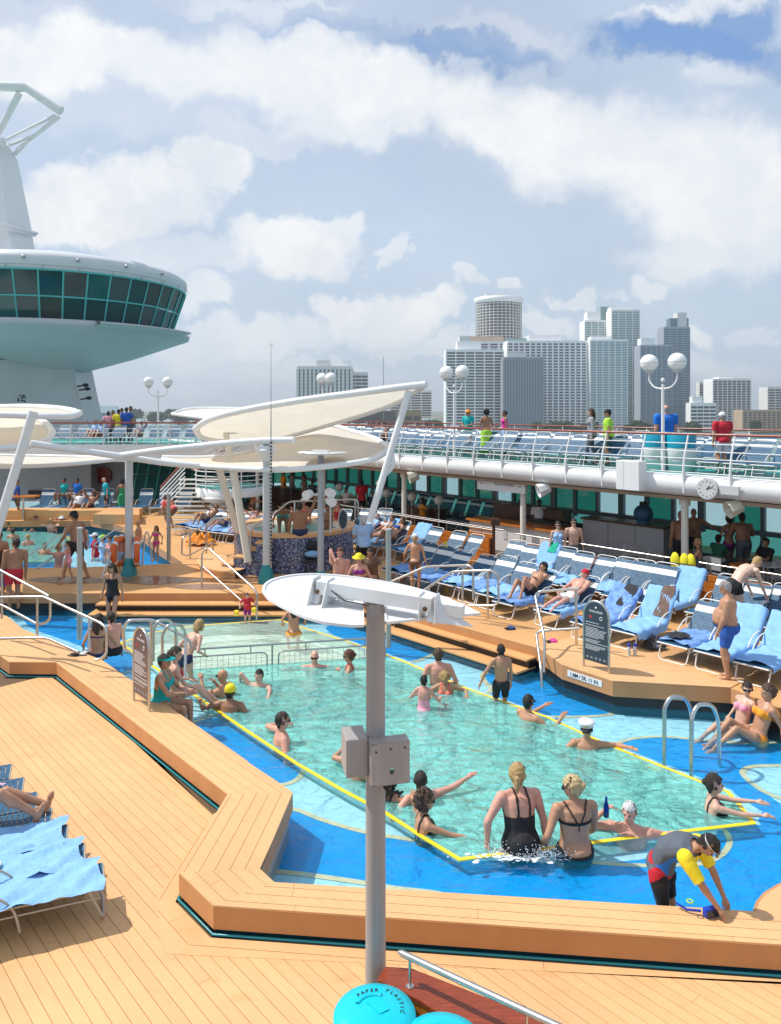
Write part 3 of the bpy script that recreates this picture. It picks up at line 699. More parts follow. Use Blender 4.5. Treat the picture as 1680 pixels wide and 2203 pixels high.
spots = [(1175, 800), (1184, 806), (1195, 812), (1206, 800), (1216, 808), (1240, 815), (1370, 880), (1388, 890), (1483, 850), (1494, 856), (1500, 862), (930, 900), (938, 905), (946, 900), (1625, 950), (1545, 940)]
spots += [(rt.uniform(290, 440), rt.uniform(1300, 1600)) for _ in range(16)]+[(rt.uniform(1100, 1500), rt.uniform(900, 950)) for _ in range(6)]
for i, (px, d) in enumerate(spots):
    c = dp(px, 900, d); tt = thing('shore_tree', 'dark leafy tree on the far shore among the buildings', 'tree', (c.x, d, ZSEA+2), rt.random()*6, 'trees on the far shore')
    s_ = rt.uniform(.8, 1.3)*(1.9 if px < 500 else 1.1); tt.scale = (s_, s_, s_)
    obj('crown', crowns[i % 4], tt); obj('trunk', trk, tt)
# ================================================================== SHIP: CROWN LOUNGE AND MAST (left)
M_under = mat('lounge_underside', (.50, .51, .52), .4, var=.08, vscale=.4)
M_lgl = mat('lounge_glass', (.010, .06, .06), .08)
M_mull = mat('teal_mullion', (.10, .50, .47), .4)
M_roof = mat('lounge_roof', (.66, .68, .68), .45)
cx, cy, R0 = -25.0, 57.0, 9.5
lounge = thing('observation_lounge', 'grey-white saucer-shaped lounge with a slanted band of dark green windows at the upper left', 'ship lounge', (cx, cy, HC))
N = 72
def ring(rs): return rs
M().lathe((0, 0, 0), [(0, 10.6), (6, 10.55), (R0-.5, 9.95), (R0+.05, 9.55), (R0+.05, 9.25), (R0-.15, 8.75), (R0-.1, 8.65)], N).build('roof', M_roof, lounge)
M().lathe((0, 0, 0), [(R0-.95, 5.62), (R0+.1, 5.62), (R0+.25, 5.45), (R0+.2, 5.2), (5.6, 3.7), (1.6, 2.5), (0, 2.3)], N).build('underside', M_under, lounge)
M().lathe((0, 0, 0), [(R0-.1, 5.2), (R0+1.1, 5.35), (R0+1.1, 5.47), (R0, 5.62)], 24, a0=-.9, a1=-.12).build('balcony_wing', M_under, lounge)
r_t, r_b, zt, zb_ = R0-.1, R0-1.15, 8.7, 5.6
M().lathe((0, 0, 0), [(r_b-1.6, 5.6), (r_t-1.6, 8.7)], 36).build('inner_core', mat('lounge_inside', (.03, .03, .035), .6), lounge)
nb_ = 40; LG = [M_lgl, M_lgl, mat('lounge_glass_green', (.01, .11, .10), .08), M_lgl, mat('lounge_glass_warm', (.035, .05, .045), .1), mat('lounge_glass_grey', (.05, .08, .085), .08)]; rl_ = random.Random(8)
for k in range(nb_):
    a0 = 2*math.pi*k/nb_; a1 = 2*math.pi*(k+1)/nb_
    am = (a0+a1)/2
    if math.sin(am) > .55: continue
    for (u0, u1) in ((0, .47), (.5, 1.)):
        m = M()
        def pt(a, u): r = r_b+(r_t-r_b)*u; return (r*math.cos(a), r*math.sin(a), zb_+(zt-zb_)*u)
        m.poly([pt(a0, u0), pt(a1, u0), pt(a1, u1), pt(a0, u1)]); m.build('window_pane', rl_.choice(LG), lounge)
    M().tube([(r_b*1.005*math.cos(a0), r_b*1.005*math.sin(a0), zb_), (r_t*1.005*math.cos(a0), r_t*1.005*math.sin(a0), zt)], .055, 4, smooth=False).build('mullion', M_mull, lounge)
for u in (0, .485, 1.0):
    r = (r_b+(r_t-r_b)*u)*1.004; z = zb_+(zt-zb_)*u
    M().tube([(r*math.cos(2*math.pi*j/72), r*math.sin(2*math.pi*j/72), z) for j in range(72)], .07 if u != .485 else .06, 5, closed=True).build('window_rail', M_mull, lounge)
m = M()
for j in range(30):
    a = -1.9+j*.075; m.tube([((R0+.1)*math.cos(a), (R0+.1)*math.sin(a), 8.95), ((R0+.1)*math.cos(a+.07), (R0+.1)*math.sin(a+.07), 8.95)], .02, 4)
    if j % 3 == 0: m.tube([((R0+.1)*math.cos(a), (R0+.1)*math.sin(a), 8.95), ((R0+.0)*math.cos(a), (R0+.0)*math.sin(a), 8.7)], .03, 4)
m.build('grab_rail', M_dsteel, lounge)
for j in range(6):
    a = -2.0+j*.33; M().ball(((R0+.1)*math.cos(a), (R0+.1)*math.sin(a), 9.4), .13, 8).build('roof_lamp', M_dsteel, lounge)
# tower under the lounge
tw = thing('lounge_tower', 'broad tapering grey-white tower carrying the saucer lounge', 'ship tower', (cx, cy, HC))
pts_t = [dp(-150, 780, 56), dp(162, 792, 56)]; pts_b = [dp(-220, 905, 56), dp(206, 905, 56)]
m = M(); vs = []
for (a, b, z) in ((pts_b[0].x, pts_b[1].x, -4.0), (pts_t[0].x, pts_t[1].x, 3.3)):
    for (x, y) in ((a, 54.8), (a+(b-a)*.62, 52.6), (b, 55.4), (b-.4, 60), (a, 60)): vs.append((x-cx, y-cy, z))
ex = (pts_b[1].x-pts_t[1].x)/3.9*0
m.add(vs, [(i, (i+1) % 5, 5+(i+1) % 5, 5+i) for i in range(5)]+[(5, 6, 7, 8, 9)]); m.build('tower_shell', M_under, tw)
for (x, y) in ((184, 828), (188, 836), (191, 856)):
    p = dp(x, y, 55.2)-Vector((cx, cy, HC)); M().ball(p, .2, 8, (1.2, 1, .7)).tube([p, p-Vector((.6, 0, .1))], .06, 6).build('floodlight', M_black, tw)
p = dp(47, 857, 53)-Vector((cx, cy, HC)); m = M(); rr = random.Random(5)
for k in range(12): m.ball(p+Vector((rr.uniform(-.25, .25), 0, rr.uniform(-.25, .25))), .07, 6)
m.build('wall_lamp_cluster', M_black, tw)
# radar mast above
mast = thing('funnel_mast', 'white tapering mast with a tubular radar frame on top, above the saucer lounge', 'mast', (cx, cy, HC+10))
def fr(x, y, d): p = dp(x, y, d); return p-Vector((cx, cy, HC+10))
def prism3(a, b):  # loops of equal length
    n = len(a); return M().add(list(a)+list(b), [(i, (i+1) % n, n+(i+1) % n, n+i) for i in range(n)]+[tuple(range(n, 2*n))])
lo = [fr(-120, 552, 52), fr(28, 548, 52), fr(76, 548, 55), fr(40, 548, 60), fr(-120, 548, 60)]
mi = [fr(-90, 490, 52), fr(15, 485, 52.5), fr(68, 493, 55), fr(30, 490, 59), fr(-90, 490, 59)]
hi = [fr(-50, 345, 53), fr(0, 340, 53.5), fr(38, 345, 55), fr(15, 340, 58), fr(-50, 340, 58)]
to = [fr(-45, 300, 54), fr(-5, 298, 54), fr(22, 318, 55), fr(10, 300, 57), fr(-45, 300, 57)]
prism3(lo, mi).build('lower_casing', M_white, mast); prism3(mi, hi).build('upper_casing', M_white, mast); prism3(hi, to).build('mast_cap', M_white, mast)
m = M()
m.tube([fr(-100, 484, 51.8), fr(16, 484, 51.8), fr(80, 502, 54.8), fr(60, 506, 56)], .10, 6); m.tube([fr(-100, 490, 51.8), fr(16, 491, 51.8), fr(76, 507, 54.8)], .08, 6)
m.build('catwalk', M_white, mast)
m = M(); m.tube([fr(-260, 188, 54), fr(-60, 183, 54), fr(56, 187, 54), fr(131, 238, 54)], .34, 14); m.build('radar_frame', M_mw, mast)
m = M(); m.tube([fr(42, 200, 54), fr(2, 275, 54.5), fr(-30, 330, 55)], .22, 12)
for a, b in (((122, 250), (30, 330)), ((118, 248), (14, 300)), ((128, 252), (36, 322)), ((75, 290), (20, 312)), ((60, 303), (34, 332))): m.tube([fr(*a, 54), fr(*b, 55)], .11, 10)
m.build('frame_strut', M_mw, mast)
M().ball(fr(6, 306, 53.8), .25, 8, (1, 1, 1.5)).build('horn', M_white, mast)
# ================================================================== SHIP: UPPER DECKS
def rail(m, a, b, h=1.08, n=6, bars=5, lean=0., post=.028, bar=.016, side=None, top=None):
    pass
M_udeck = mat('teal_deck_coating', (.01, .30, .27), .5, var=.12, vscale=1.5)
M_soff = mat('soffit_panel', (.46, .44, .40), .6)
M_rail = mat('rail_paint', (.74, .74, .73), .35)
M_handr = mat('varnished_handrail', (.27, .055, .03), .25, var=.2, streak=(3, 3, 1))
ZU = 3.43
tu = 19.9
sA, sB = -42., 6.
ud = thing('upper_deck', 'teal upper sun deck with white curved edge along the right side', 'ship deck'); ud['kind'] = 'structure'; del ud['category']; del ud['label']
M().prism([st(sA, tu+.12), st(sB, tu+.12), st(sB, 27.2), st(sA, 27.2)], ZU-.18, ZU).build('deck_plate', M_udeck, ud)
M().prism([st(sA, tu+.3), st(sB, tu+.3), st(sB, 27.1), st(sA, 27.1)], ZU-.62, ZU-.185).build('soffit', M_soff, ud)
# white curved edge beam
m = M(); prof = [(.25, ZU+.05), (.0, ZU+.04), (-.10, ZU-.05), (-.13, ZU-.25), (-.06, ZU-.45), (.10, ZU-.54), (.32, ZU-.56)]
vs = []
for s_ in (sA, sB): vs += [st(s_, tu+a, z) for a, z in prof]
k = len(prof); m.add(vs, [(i, i+1, k+i+1, k+i) for i in range(k-1)], True); m.build('edge_beam', M_white, ud)
M().prism([st(sA, tu+.1), st(sB, tu+.1), st(sB, tu+.3), st(sA, tu+.3)], ZU-.66, ZU-.565).build('edge_trim', mat('bronze_trim', (.33, .22, .14), .5), ud)
rr_ = thing('deck_railing', 'long white curved-post railing with a varnished red handrail along the right upper deck', 'railing', (0, 0, 0))
posts = []
s_ = -38.5
while s_ < 1.5:
    p = M(); c = [(-.02, -.42), (-.10, -.05), (-.13, .25), (-.06, .6), (.06, .9), (.14, 1.12)]
    p.tube([st(s_, tu+a, ZU+z) for a, z in c], [.05, .05, .032, .028, .026, .024], 6)
    p.prism([st(s_-.02, tu-.13), st(s_+.02, tu-.13), st(s_+.02, tu-.02), st(s_-.02, tu-.02)], ZU-.45, ZU+.1)
    p.build('railing_post', M_rail, rr_); s_ += 1.28
for z, a in ((.12, -.11), (.30, -.13), (.50, -.09), (.70, -.03), (.90, .06)):
    M().tube([st(-39, tu+a, ZU+z), st(2, tu+a, ZU+z)], .014, 5).build('railing_bar', M_rail, rr_)
M().tube([st(-39, tu+.15, ZU+1.15), st(2, tu+.15, ZU+1.15)], .036, 8).build('handrail', M_handr, rr_)
# outboard railing
ob = thing('outboard_railing', 'white railing on the far outboard side of the right upper deck', 'railing')
m = M()
for i in range(34): m.tube([st(-39+i*1.3, 27.0, ZU), st(-39+i*1.3, 27.0, ZU+1.1)], .03, 5)
m.build('railing_posts', M_rail, ob, kind='stuff')
for z in (.25, .5, .75): M().tube([st(-39, 27, ZU+z), st(5, 27, ZU+z)], .015, 4).build('railing_bar', M_rail, ob)
M().tube([st(-39, 27, ZU+1.1), st(5, 27, ZU+1.1)], .035, 6).build('handrail', M_handr, ob)
# cross deck on the left (far end)
CY = 37.6
cross = thing('cross_deck', '', ''); cross['kind'] = 'structure'; del cross['category']; del cross['label']
xl, xr = -34., at(560, 958, ZU).x
M().box(((xl+xr)/2, CY+4.0, ZU-.1), (xr-xl, 8.0, .2)).build('deck_plate', M_udeck, cross)
M().box(((xl+xr)/2, CY-.03, ZU-.35), (xr-xl, .10, .85)).build('edge_beam', M_white, cross)
M().box(((xl+xr)/2, CY+3.9, ZU-.5), (xr-xl, 7.6, .1)).build('soffit', M_soff, cross)
cr = thing('cross_railing', 'white barred railing with varnished handrail across the far left upper deck', 'railing')
x = xl+.5
while x < xr-.2:
    M().tube([(x, CY, ZU), (x, CY, ZU+1.1)], .035, 6).build('railing_post', M_rail, cr); x += 1.62
for z in (.2, .42, .64, .86): M().tube([(xl, CY, ZU+z), (xr, CY, ZU+z)], .018, 5).build('railing_bar', M_rail, cr)
M().tube([(xl, CY, ZU+1.14), (xr, CY, ZU+1.14)], .042, 8).build('handrail', M_handr, cr)
# wall under the cross deck: white bulkheads, sloping teal glass
bw = thing('bulkhead', 'white bulkhead with screen and round red hatch under the far left deck', 'ship wall')
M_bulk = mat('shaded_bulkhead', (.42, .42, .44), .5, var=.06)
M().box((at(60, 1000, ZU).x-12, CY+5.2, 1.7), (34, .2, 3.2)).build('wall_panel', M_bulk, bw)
a = dp(110, 1000, CY+4.8)
M().box((dp(82, 1000, CY+5).x, CY+5.0, HC-(1075-877)/FD*(CY+5)+.3), (1.05, .12, .45)).build('screen', M_black, bw)
M().tube([(dp(222, 0, CY+5).x, CY+4.9, HC-3.75), (dp(222, 0, CY+5).x, CY+5.1, HC-3.75)], .48, 16).build('round_hatch', mat('red_hatch', (.25, .02, .02), .4), bw)
p0, p1, p2 = dp(136, 1000, CY+4.5), dp(198, 1100, CY+4.5), dp(205, 1000, CY+4.5)
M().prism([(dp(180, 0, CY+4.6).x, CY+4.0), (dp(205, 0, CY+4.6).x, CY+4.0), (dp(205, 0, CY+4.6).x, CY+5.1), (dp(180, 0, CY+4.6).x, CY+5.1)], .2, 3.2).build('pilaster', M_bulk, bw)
gw = thing('slanted_window_wall', 'dark teal slanted glass wall under the cross deck behind the curved stair', 'window wall')
M_tglass = mat('teal_window_glass', (.02, .15, .14), .1)
xs = [dp(270+i*24, 0, CY+4).x for i in range(13)]
for i in range(12):
    for (za, zc, ya, yc) in ((.4, 1.7, CY+3.2, CY+4.0), (1.75, 3.0, CY+4.0, CY+4.8)):
        M().poly([(xs[i]+.04, ya, za), (xs[i+1]-.04, ya, za), (xs[i+1]-.04, yc, zc), (xs[i]+.04, yc, zc)]).build('window_pane', M_tglass, gw)
    M().tube([(xs[i], CY+3.15, .3), (xs[i], CY+4.8, 3.05)], .05, 5).build('mullion', M_mull, gw)
# starboard side: window wall under the right upper deck
sg = thing('window_wall', 'teal tinted floor-to-ceiling ship windows in grey frames under the right upper deck', 'window wall')
mm = bpy.data.materials.new('tinted_glass'); mm.use_nodes = True; t = NT(mm.node_tree); t.n.clear(); o_ = t.new('ShaderNodeOutputMaterial')
tp = t.new('ShaderNodeBsdfTransparent'); tp.inputs[0].default_value = (.26, .66, .56, 1); gs = t.new('ShaderNodeBsdfGlossy'); gs.inputs[1].default_value = .05
df = t.new('ShaderNodeBsdfDiffuse'); df.inputs[0].default_value = (.07, .40, .33, 1); mx0 = t.new('ShaderNodeMixShader'); mx0.inputs[0].default_value = .25; t.ln(tp.outputs[0], mx0.inputs[1]); t.ln(df.outputs[0], mx0.inputs[2])
mx = t.new('ShaderNodeMixShader'); mx.inputs[0].default_value = .06; t.ln(mx0.outputs[0], mx.inputs[1]); t.ln(gs.outputs[0], mx.inputs[2]); t.ln(mx.outputs[0], o_.inputs[0])
M_tint = mm
M_wfr = mat('grey_window_frame', (.20, .25, .27), .4)
TG = 25.2; w = 1.02; s_ = -37.; i = 0
rw = random.Random(11)
while s_ < 3.:
    openp = rw.random() < .2 and s_ > -30
    if not openp: M().prism([st(s_+.05, TG), st(s_+w-.05, TG), st(s_+w-.05, TG+.02), st(s_+.05, TG+.02)], 1.35, 2.78).build('window_pane', M_tint, sg)
    M().add([st(s_+.05, TG-.45, .45), st(s_+w-.05, TG-.45, .45), st(s_+w-.05, TG-.02, 1.2), st(s_+.05, TG-.02, 1.2)], [(0, 1, 2, 3)]).build('window_pane', M_tint, sg)
    M().box(st(s_, TG, 2.0), (.13 if i % 3 else .22, .16, 1.8), RS).build('mullion', M_wfr, sg)
    a = .16
    M().add([st(s_-.05, TG-.5, .3), st(s_+.05, TG-.5, .3), st(s_+.05, TG-.02, 1.25), st(s_-.05, TG-.02, 1.25)], [(0, 1, 2, 3)]).build('slanted_mullion', M_wfr, sg)
    s_ += w; i += 1
for (z, h_) in ((1.28, .16), (2.84, .14)): M().prism([st(-37.5, TG-.06), st(3.5, TG-.06), st(3.5, TG+.10), st(-37.5, TG+.10)], z-h_/2, z+h_/2).build('window_transom', M_wfr, sg)
M().prism([st(-37.5, TG-.6), st(3.5, TG-.6), st(3.5, TG-.44), st(-37.5, TG-.44)], .3, .5).build('sill', M_wfr, sg)
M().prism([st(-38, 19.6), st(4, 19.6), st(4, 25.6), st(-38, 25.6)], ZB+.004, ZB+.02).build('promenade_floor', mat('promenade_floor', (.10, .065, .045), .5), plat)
# far glass behind the hot tub is part of the same wall (its left end turns across)
fw = thing('rear_window_wall', 'pale teal glass windbreak beyond the hot tub', 'window wall')
Pa = st(-37, TG); xs = [Pa.x-1.15*k for k in range(6)]
for k in range(5):
    M().box((xs[k]-.575, Pa.y, 1.9), (1.05, .03, 1.9)).build('window_pane', M_tint, fw); M().box((xs[k], Pa.y, 1.8), (.1, .1, 2.4)).build('mullion', M_wfr, fw)
# columns that carry the deck edge
for i, s_ in enumerate((-33., -27.5, -22.2, -16.3, -10.6, -5.05)):
    c = thing('deck_column', ['', '', '', '', '', ''][i] or ['slim white column carrying the upper deck behind the hot tub', 'white column under the upper deck right of the hot tub', 'white column standing left of the towel desk', 'white column between the towel desk and the standing couple', 'white column half hidden behind the grey bar wall', 'white column at the right edge beside the man bending over loungers'][i], 'column', st(s_, 20.35, ZB))
    M().cyl((0, 0, 0), .10, 2.5, 14).build('shaft', M_white2, c); M().cyl((0, 0, 2.28), .15, .2, 14).build('capital', M_white2, c)

# ================================================================== AIR
hz = bpy.data.materials.new('haze_air'); hz.use_nodes = True; t = NT(hz.node_tree); t.n.clear(); o_ = t.new('ShaderNodeOutputMaterial'); pv = t.new('ShaderNodeVolumePrincipled')
pv.inputs['Color'].default_value = (.86, .92, 1., 1); pv.inputs['Density'].default_value = .00017; pv.inputs['Anisotropy'].default_value = .3; t.ln(pv.outputs[0], o_.inputs['Volume'])
hm_ = M(); hm_.prism([(-6100, -2600), (6100, -2600), (6100, 9100), (-6100, 9100)], ZSEA-2, 240); hm_.build('haze', hz, kind='stuff')
# ================================================================== TEXT
FONT = None
def text(name, s, size, m_, parent, loc, rot, ext=.0015, align='CENTER', sx=1.):
    cu = bpy.data.curves.new('txt', 'FONT'); cu.body = s; cu.size = size; cu.align_x = align; cu.align_y = 'CENTER'; cu.extrude = ext; cu.resolution_u = 2; cu.offset = size*.012
    tmp = bpy.data.objects.new('txt', cu); COL.objects.link(tmp)
    me = bpy.data.meshes.new_from_object(tmp.evaluated_get(bpy.context.evaluated_depsgraph_get()))
    bpy.data.objects.remove(tmp); bpy.data.curves.remove(cu)
    me.materials.clear(); me.materials.append(m_)
    o = obj(name, me, parent, loc); o.rotation_euler = rot; o.scale = (sx, 1, 1); return o
UP = math.radians(90)
M_ink = mat('black_lettering', (.02, .02, .022), .5)
M_wtxt = mat('white_lettering', (.8, .8, .8), .5)
# ================================================================== NEAR LIGHT POST
M_discw = mat('disc_white_paint', (.80, .795, .79), .3, var=.04, vscale=3)
M_rust = mat('rusty_bolt', (.20, .11, .05), .7, metal=.4, var=.5, vscale=60)
lp = thing('deck_light_post', 'tall grey post with a wide white reflector disc and two grey boxes, in the foreground', 'lamp post', (-.1166, 6.0, .69)); lp.scale = (.8696,)*3
M().tube([(0, 0, -.79), (0, 0, 1.6), (.0, 0, 3.55)], [.094, .089, .083], 28).build('post', M_greypost, lp)
M().cyl((0, 0, -.79), .17, .02, 20).build('base_plate', M_greypost, lp)
R6 = Matrix.Rotation(math.radians(5.5), 4, 'Y')
LPO = Vector((-.1166, 6.0, .69)); LPS = .8696
def disc_pt(px, py, dz=0):
    xc, zc, T_ = -.1166, LPO.z+3.475*LPS, math.tan(math.radians(5.5)); sx_, sz_ = (px-840)/FD, -(py-877)/FD
    y = (zc+T_*xc-HC)/(sz_+T_*sx_); return (Vector((sx_*y, y, HC+sz_*y+dz))-LPO)/LPS
outl_ = smoothline([disc_pt(*p) for p in ((563, 1274), (568, 1260), (588, 1248), (625, 1240), (670, 1237), (730, 1240), (800, 1249), (870, 1262), (930, 1278))], 5)+[disc_pt(*p) for p in ((965, 1291), (1000, 1306), (1034, 1323), (960, 1329), (880, 1338), (832, 1343), (830, 1300), (782, 1298), (783, 1349))]+smoothline([disc_pt(*p) for p in ((760, 1350), (700, 1343), (650, 1329), (605, 1308), (575, 1290))], 5)
dc = M(); n_ = len(outl_); up_ = Vector((.095, 0, 1)).normalized()*.022; cen = sum(outl_, Vector())/n_
inn = [p.lerp(cen, .035) for p in outl_]
dc.add([p for p in outl_]+[p+up_ for p in outl_]+[p+up_ for p in inn]+[p+up_*.35 for p in inn], [tuple(reversed(range(n_)))]+[(i, (i+1) % n_, n_+(i+1) % n_, n_+i) for i in range(n_)]+[(n_+i, n_+(i+1) % n_, 2*n_+(i+1) % n_, 2*n_+i) for i in range(n_)]+[(2*n_+i, 2*n_+(i+1) % n_, 3*n_+(i+1) % n_, 3*n_+i) for i in range(n_)]+[tuple(range(3*n_, 4*n_))])
dc.build('reflector_disc', M_discw, lp)
hb = math.radians(-17)
def local(l, h, z): return Vector((l*math.cos(hb)-h*math.sin(hb), l*math.sin(hb)+h*math.cos(hb), z))
m = M(); RB = Matrix.Rotation(hb, 3, 'Z') @ Matrix.Rotation(math.radians(4.5), 3, 'Y')
for (yy, zz, sy, sz) in ((0, .055, .20, .012), (-.10, 0, .012, .12), (.10, 0, .012, .12)): m.box(Vector((0, 0, 3.63))+RB@Vector((0, yy, zz)), (1.08, sy, sz), mat4=RB)
bevel(m.build('channel_beam', M_discw, lp), .004)
for sgn in (-1, 1):
    c = Vector((0, 0, 3.61))+RB@Vector((sgn*.50, 0, 0))
    m = M(); n_ = RB@Vector((1, 0, 0)); q = RB@Vector((0, 1, 0)); u = Vector((0, 0, 1))
    zpl = lambda v: 3.487-.0963*(v.x)
    for off in (-.07, .07):
        p = c+n_*off; h2 = zpl(p)-p.z
        vs = [p-q*(.26 if sgn < 0 else .13)+u*h2, p+q*.22+u*h2, p+q*.06+u*.10, p-q*.10+u*.10]; vs2 = [v+n_*.008 for v in vs]
        m.add(vs+vs2, [(0, 1, 2, 3), (7, 6, 5, 4), (0, 4, 5, 1), (1, 5, 6, 2), (2, 6, 7, 3), (3, 7, 4, 0)])
    m.build('bracket', M_discw, lp)
    m = M(); vs = [c+n_*.40*sgn, c-q*(.18 if sgn < 0 else .10), c+q*.16, c+u*.09]; vs = [Vector((v.x, v.y, zpl(v))) for v in vs[:3]]+[vs[3]]
    m.add(vs, [(0, 1, 3), (0, 3, 2), (1, 2, 3), (0, 2, 1)]); m.build('gusset', M_discw, lp)
    m = M(); m.tube([c-q*.17-n_*.0, c-q*.155], [.022, .022], 6); m.tube([c-q*.17, c-q*.19], [.012, .012], 6); m.build('bolt', M_rust, lp)
    M().box(c+n_*.22+q*.03+u*-.02, (.16, .12, .10), mat4=RB).build('lamp_box', M_discw, lp)
M().tube([c-n_*.9-q*.1+u*.02, c-n_*.75-q*.13-u*.05, c-n_*.52-q*.12-u*.06], .006, 5).build('cable', M_black, lp)
# boxes on the post
zb0 = HC-(1622-877)/FD*6.9
b = M(); b.box((-.19, .02, zb0+.02), (.20, .30, .34), math.radians(12)); bevel(b.build('junction_box', M_greypost, lp), .012)
Rp = Matrix.Rotation(math.radians(14), 3, 'Z')
def plate(m, c, hole=True):
    # a front plate with a round hole: ring of quads around the hole
    W_, H_, r = .172, .185, .022; pts = []; n = 24
    for i in range(n):
        a = 2*math.pi*i/n; dx, dy = math.cos(a), math.sin(a); k = min(W_/abs(dx) if dx else 9, H_/abs(dy) if dy else 9)
        pts.append((dx*k, dy*k, dx*r+.01, dy*r*1.2-.07))
    vs = [c+Rp@Vector((a, 0, b_)) for a, b_, _, _ in pts]+[c+Rp@Vector((h1, 0, h2)) for _, _, h1, h2 in pts]
    m.add(vs, [(i, (i+1) % n, n+(i+1) % n, n+i) for i in range(n)])
m = M(); pc = Vector((.135, -.17, zb0-.005)); plate(m, pc)
for (x, z, sx, sz) in ((0, .185, .344, 0), (0, -.185, .344, 0), (-.172, 0, 0, .37), (.172, 0, 0, .37)):
    a = pc+Rp@Vector((x, .07, z)); m.box(a, (sx or .004, .14, sz or .004), mat4=Rp)
m.build('cover_plate', M_greypost, lp)
m = M()
for x, z in ((-.13, .115), (.0, .13), (.13, .13)): m.tube([pc+Rp@Vector((x, -.003, z)), pc+Rp@Vector((x, -.008, z))], [.009, .009], 8)
m.build('screw_holes', M_ink, lp)
m = M()
for k in range(3): m.tube([Vector((.06, -.09, zb0-.22)), Vector((.12, -.14, zb0-.26-.015*k)), Vector((.20, -.16, zb0-.27+.012*k)), Vector((.25-.02*k, -.16, zb0-.255-.025*k))], .010, 6)
m.build('cable_loop', M_black, lp)
# ================================================================== BINS, WOODEN WALL, STEEL RAIL
M_bin = mat('turquoise_plastic', (.0, .55, .68), .35, var=.05, bump=.12, bscale=120)
def recycling_bin(cx_, cy_, label, rz, words):
    b_ = thing('recycling_bin', label, 'bin', (cx_, cy_, 0), rz)
    M().lathe((0, 0, 0), [(0, 0), (.23, 0), (.25, .9)], 32).build('body', M_bin, b_)
    M().lathe((0, 0, 0), [(.25, .90), (.29, .90), (.295, .985), (.288, 1.0), (.20, 1.03), (0, 1.04)], 40).build('lid', M_bin, b_)
    m = M(); ring_ = []
    for rr2, zz in ((.205, 1.031), (.195, 1.044), (.175, 1.044), (.165, 1.035)): ring_.append((rr2, zz))
    m.lathe((0, 0, 0), [(a*.72, z+.002) for a, z in ring_], 24, a0=math.radians(60), a1=math.radians(150)); m.build('lid_slot_lip', M_bin, b_)
    m = M()
    m.prism([(.03, -.06), (.10, -.03), (.05, .10), (-.05, .06)], 1.041, 1.0425); m.build('recycling_mark', M_bin, b_)
    for word, a0, r in words:
        for i, ch in enumerate(word):
            a = math.radians(a0-(i-(len(word)-1)/2)*11.5)
            text('lettering', ch, .042, M_ink, b_, (r*math.cos(a), r*math.sin(a), 1.041-.25*(r-.1)*.3), (0, 0, a-math.pi/2), .0005)
    return b_
c1 = at(806, 2180, 1.0); recycling_bin(c1.x, c1.y, 'turquoise recycling bin with a lid reading paper and plastic beside the wooden wall', math.radians(10), [('PAPER', 100, .175), ('PLASTIC', 18, .195)])
c1 = at(952, 2248, 1.0); recycling_bin(c1.x, c1.y, 'second turquoise bin, only its rim showing at the bottom edge', 0, [])
wwl = thing('wooden_wall', 'low varnished mahogany wall with orange teak sides behind the turquoise bin', 'wall')
top = [at(x, y, 1.0) for x, y in ((812, 2106), (828, 2078), (886, 2082), (1060, 2150), (1245, 2226), (1190, 2290), (1000, 2218), (905, 2152))]
bevel(M().prism(top, .96, 1.0).build('cap', M_varn, wwl), .006)
ins = [p+(sum(top, Vector())/len(top)-p)*.06 for p in top]
M().prism(ins, 0, .957).build('side', M_varn2, wwl)
rl = thing('foreground_handrail', 'polished steel handrail above the varnished wooden wall in the foreground', 'handrail')
ra = at(864, 2050, 1.22); rb = at(1330, 2268, 1.22)
M().tube([ra-(rb-ra).normalized()*.03, ra, rb], [.012, .024, .024], 14).build('rail', M_steel, rl)
for k in (.045, .62):
    p = ra+(rb-ra)*k; M().tube([(p.x, p.y, 1.0), (p.x, p.y, 1.21)], .011, 8).build('stanchion', M_steel, rl); M().cyl((p.x, p.y, 1.0), .03, .008, 14).build('foot_flange', M_steel, rl)
# ================================================================== CANOPIES
def resamp(P, k):
    P = [Vector(p) for p in P]; L = [0]
    for i in range(1, len(P)): L.append(L[-1]+(P[i]-P[i-1]).length)
    out = []
    for j in range(k):
        t_ = L[-1]*j/(k-1); i = max(1, next((q for q in range(len(L)) if L[q] >= t_-1e-9), len(L)-1))
        u = (t_-L[i-1])/max(1e-9, L[i]-L[i-1]); out.append(P[i-1].lerp(P[i], u))
    return out
def canopy(label, ra_, rb_, tr_=.085, sag=.35, m_=None, ring_=False, k=40):
    A = resamp(smoothline([dp(*p) for p in ra_], 8), k); B = resamp(smoothline([dp(*p) for p in rb_], 8), k)
    c = thing('sail_canopy', label, 'sun canopy')
    M().tube(A, tr_, 10).build('frame_tube', M_white, c); M().tube(B, tr_, 10).build('frame_tube', M_white, c)
    m = M(); r = 9; vs = []
    for i in range(k):
        wv = math.sin(math.pi*i/(k-1))
        for j in range(r):
            u = .03+.94*j/(r-1); p = A[i].lerp(B[i], u); p = p-Vector((0, 0, sag*4*u*(1-u)*wv*.5)); vs.append(p)
    m.add(vs, [(i*r+j, i*r+j+1, (i+1)*r+j+1, (i+1)*r+j) for i in range(k-1) for j in range(r-1)], True)
    m.build('canvas', m_ or M_canvas, c)
    m = M()
    for Q, O_ in ((A, B), (B, A)):
        for i in range(0, k*3-3):
            f = i/3; a = Q[int(f)].lerp(Q[min(k-1, int(f)+1)], f-int(f)); bb = O_[int(f)].lerp(O_[min(k-1, int(f)+1)], f-int(f)); d = (bb-a)
            if d.length < .3: continue
            d = d.normalized(); m.tube([a+Vector((0, 0, tr_*1.05))-d*tr_*.2, a+d*tr_*1.6], .013, 3, smooth=False)
    m.build('lacing', M_white2, c, kind='stuff'); return c
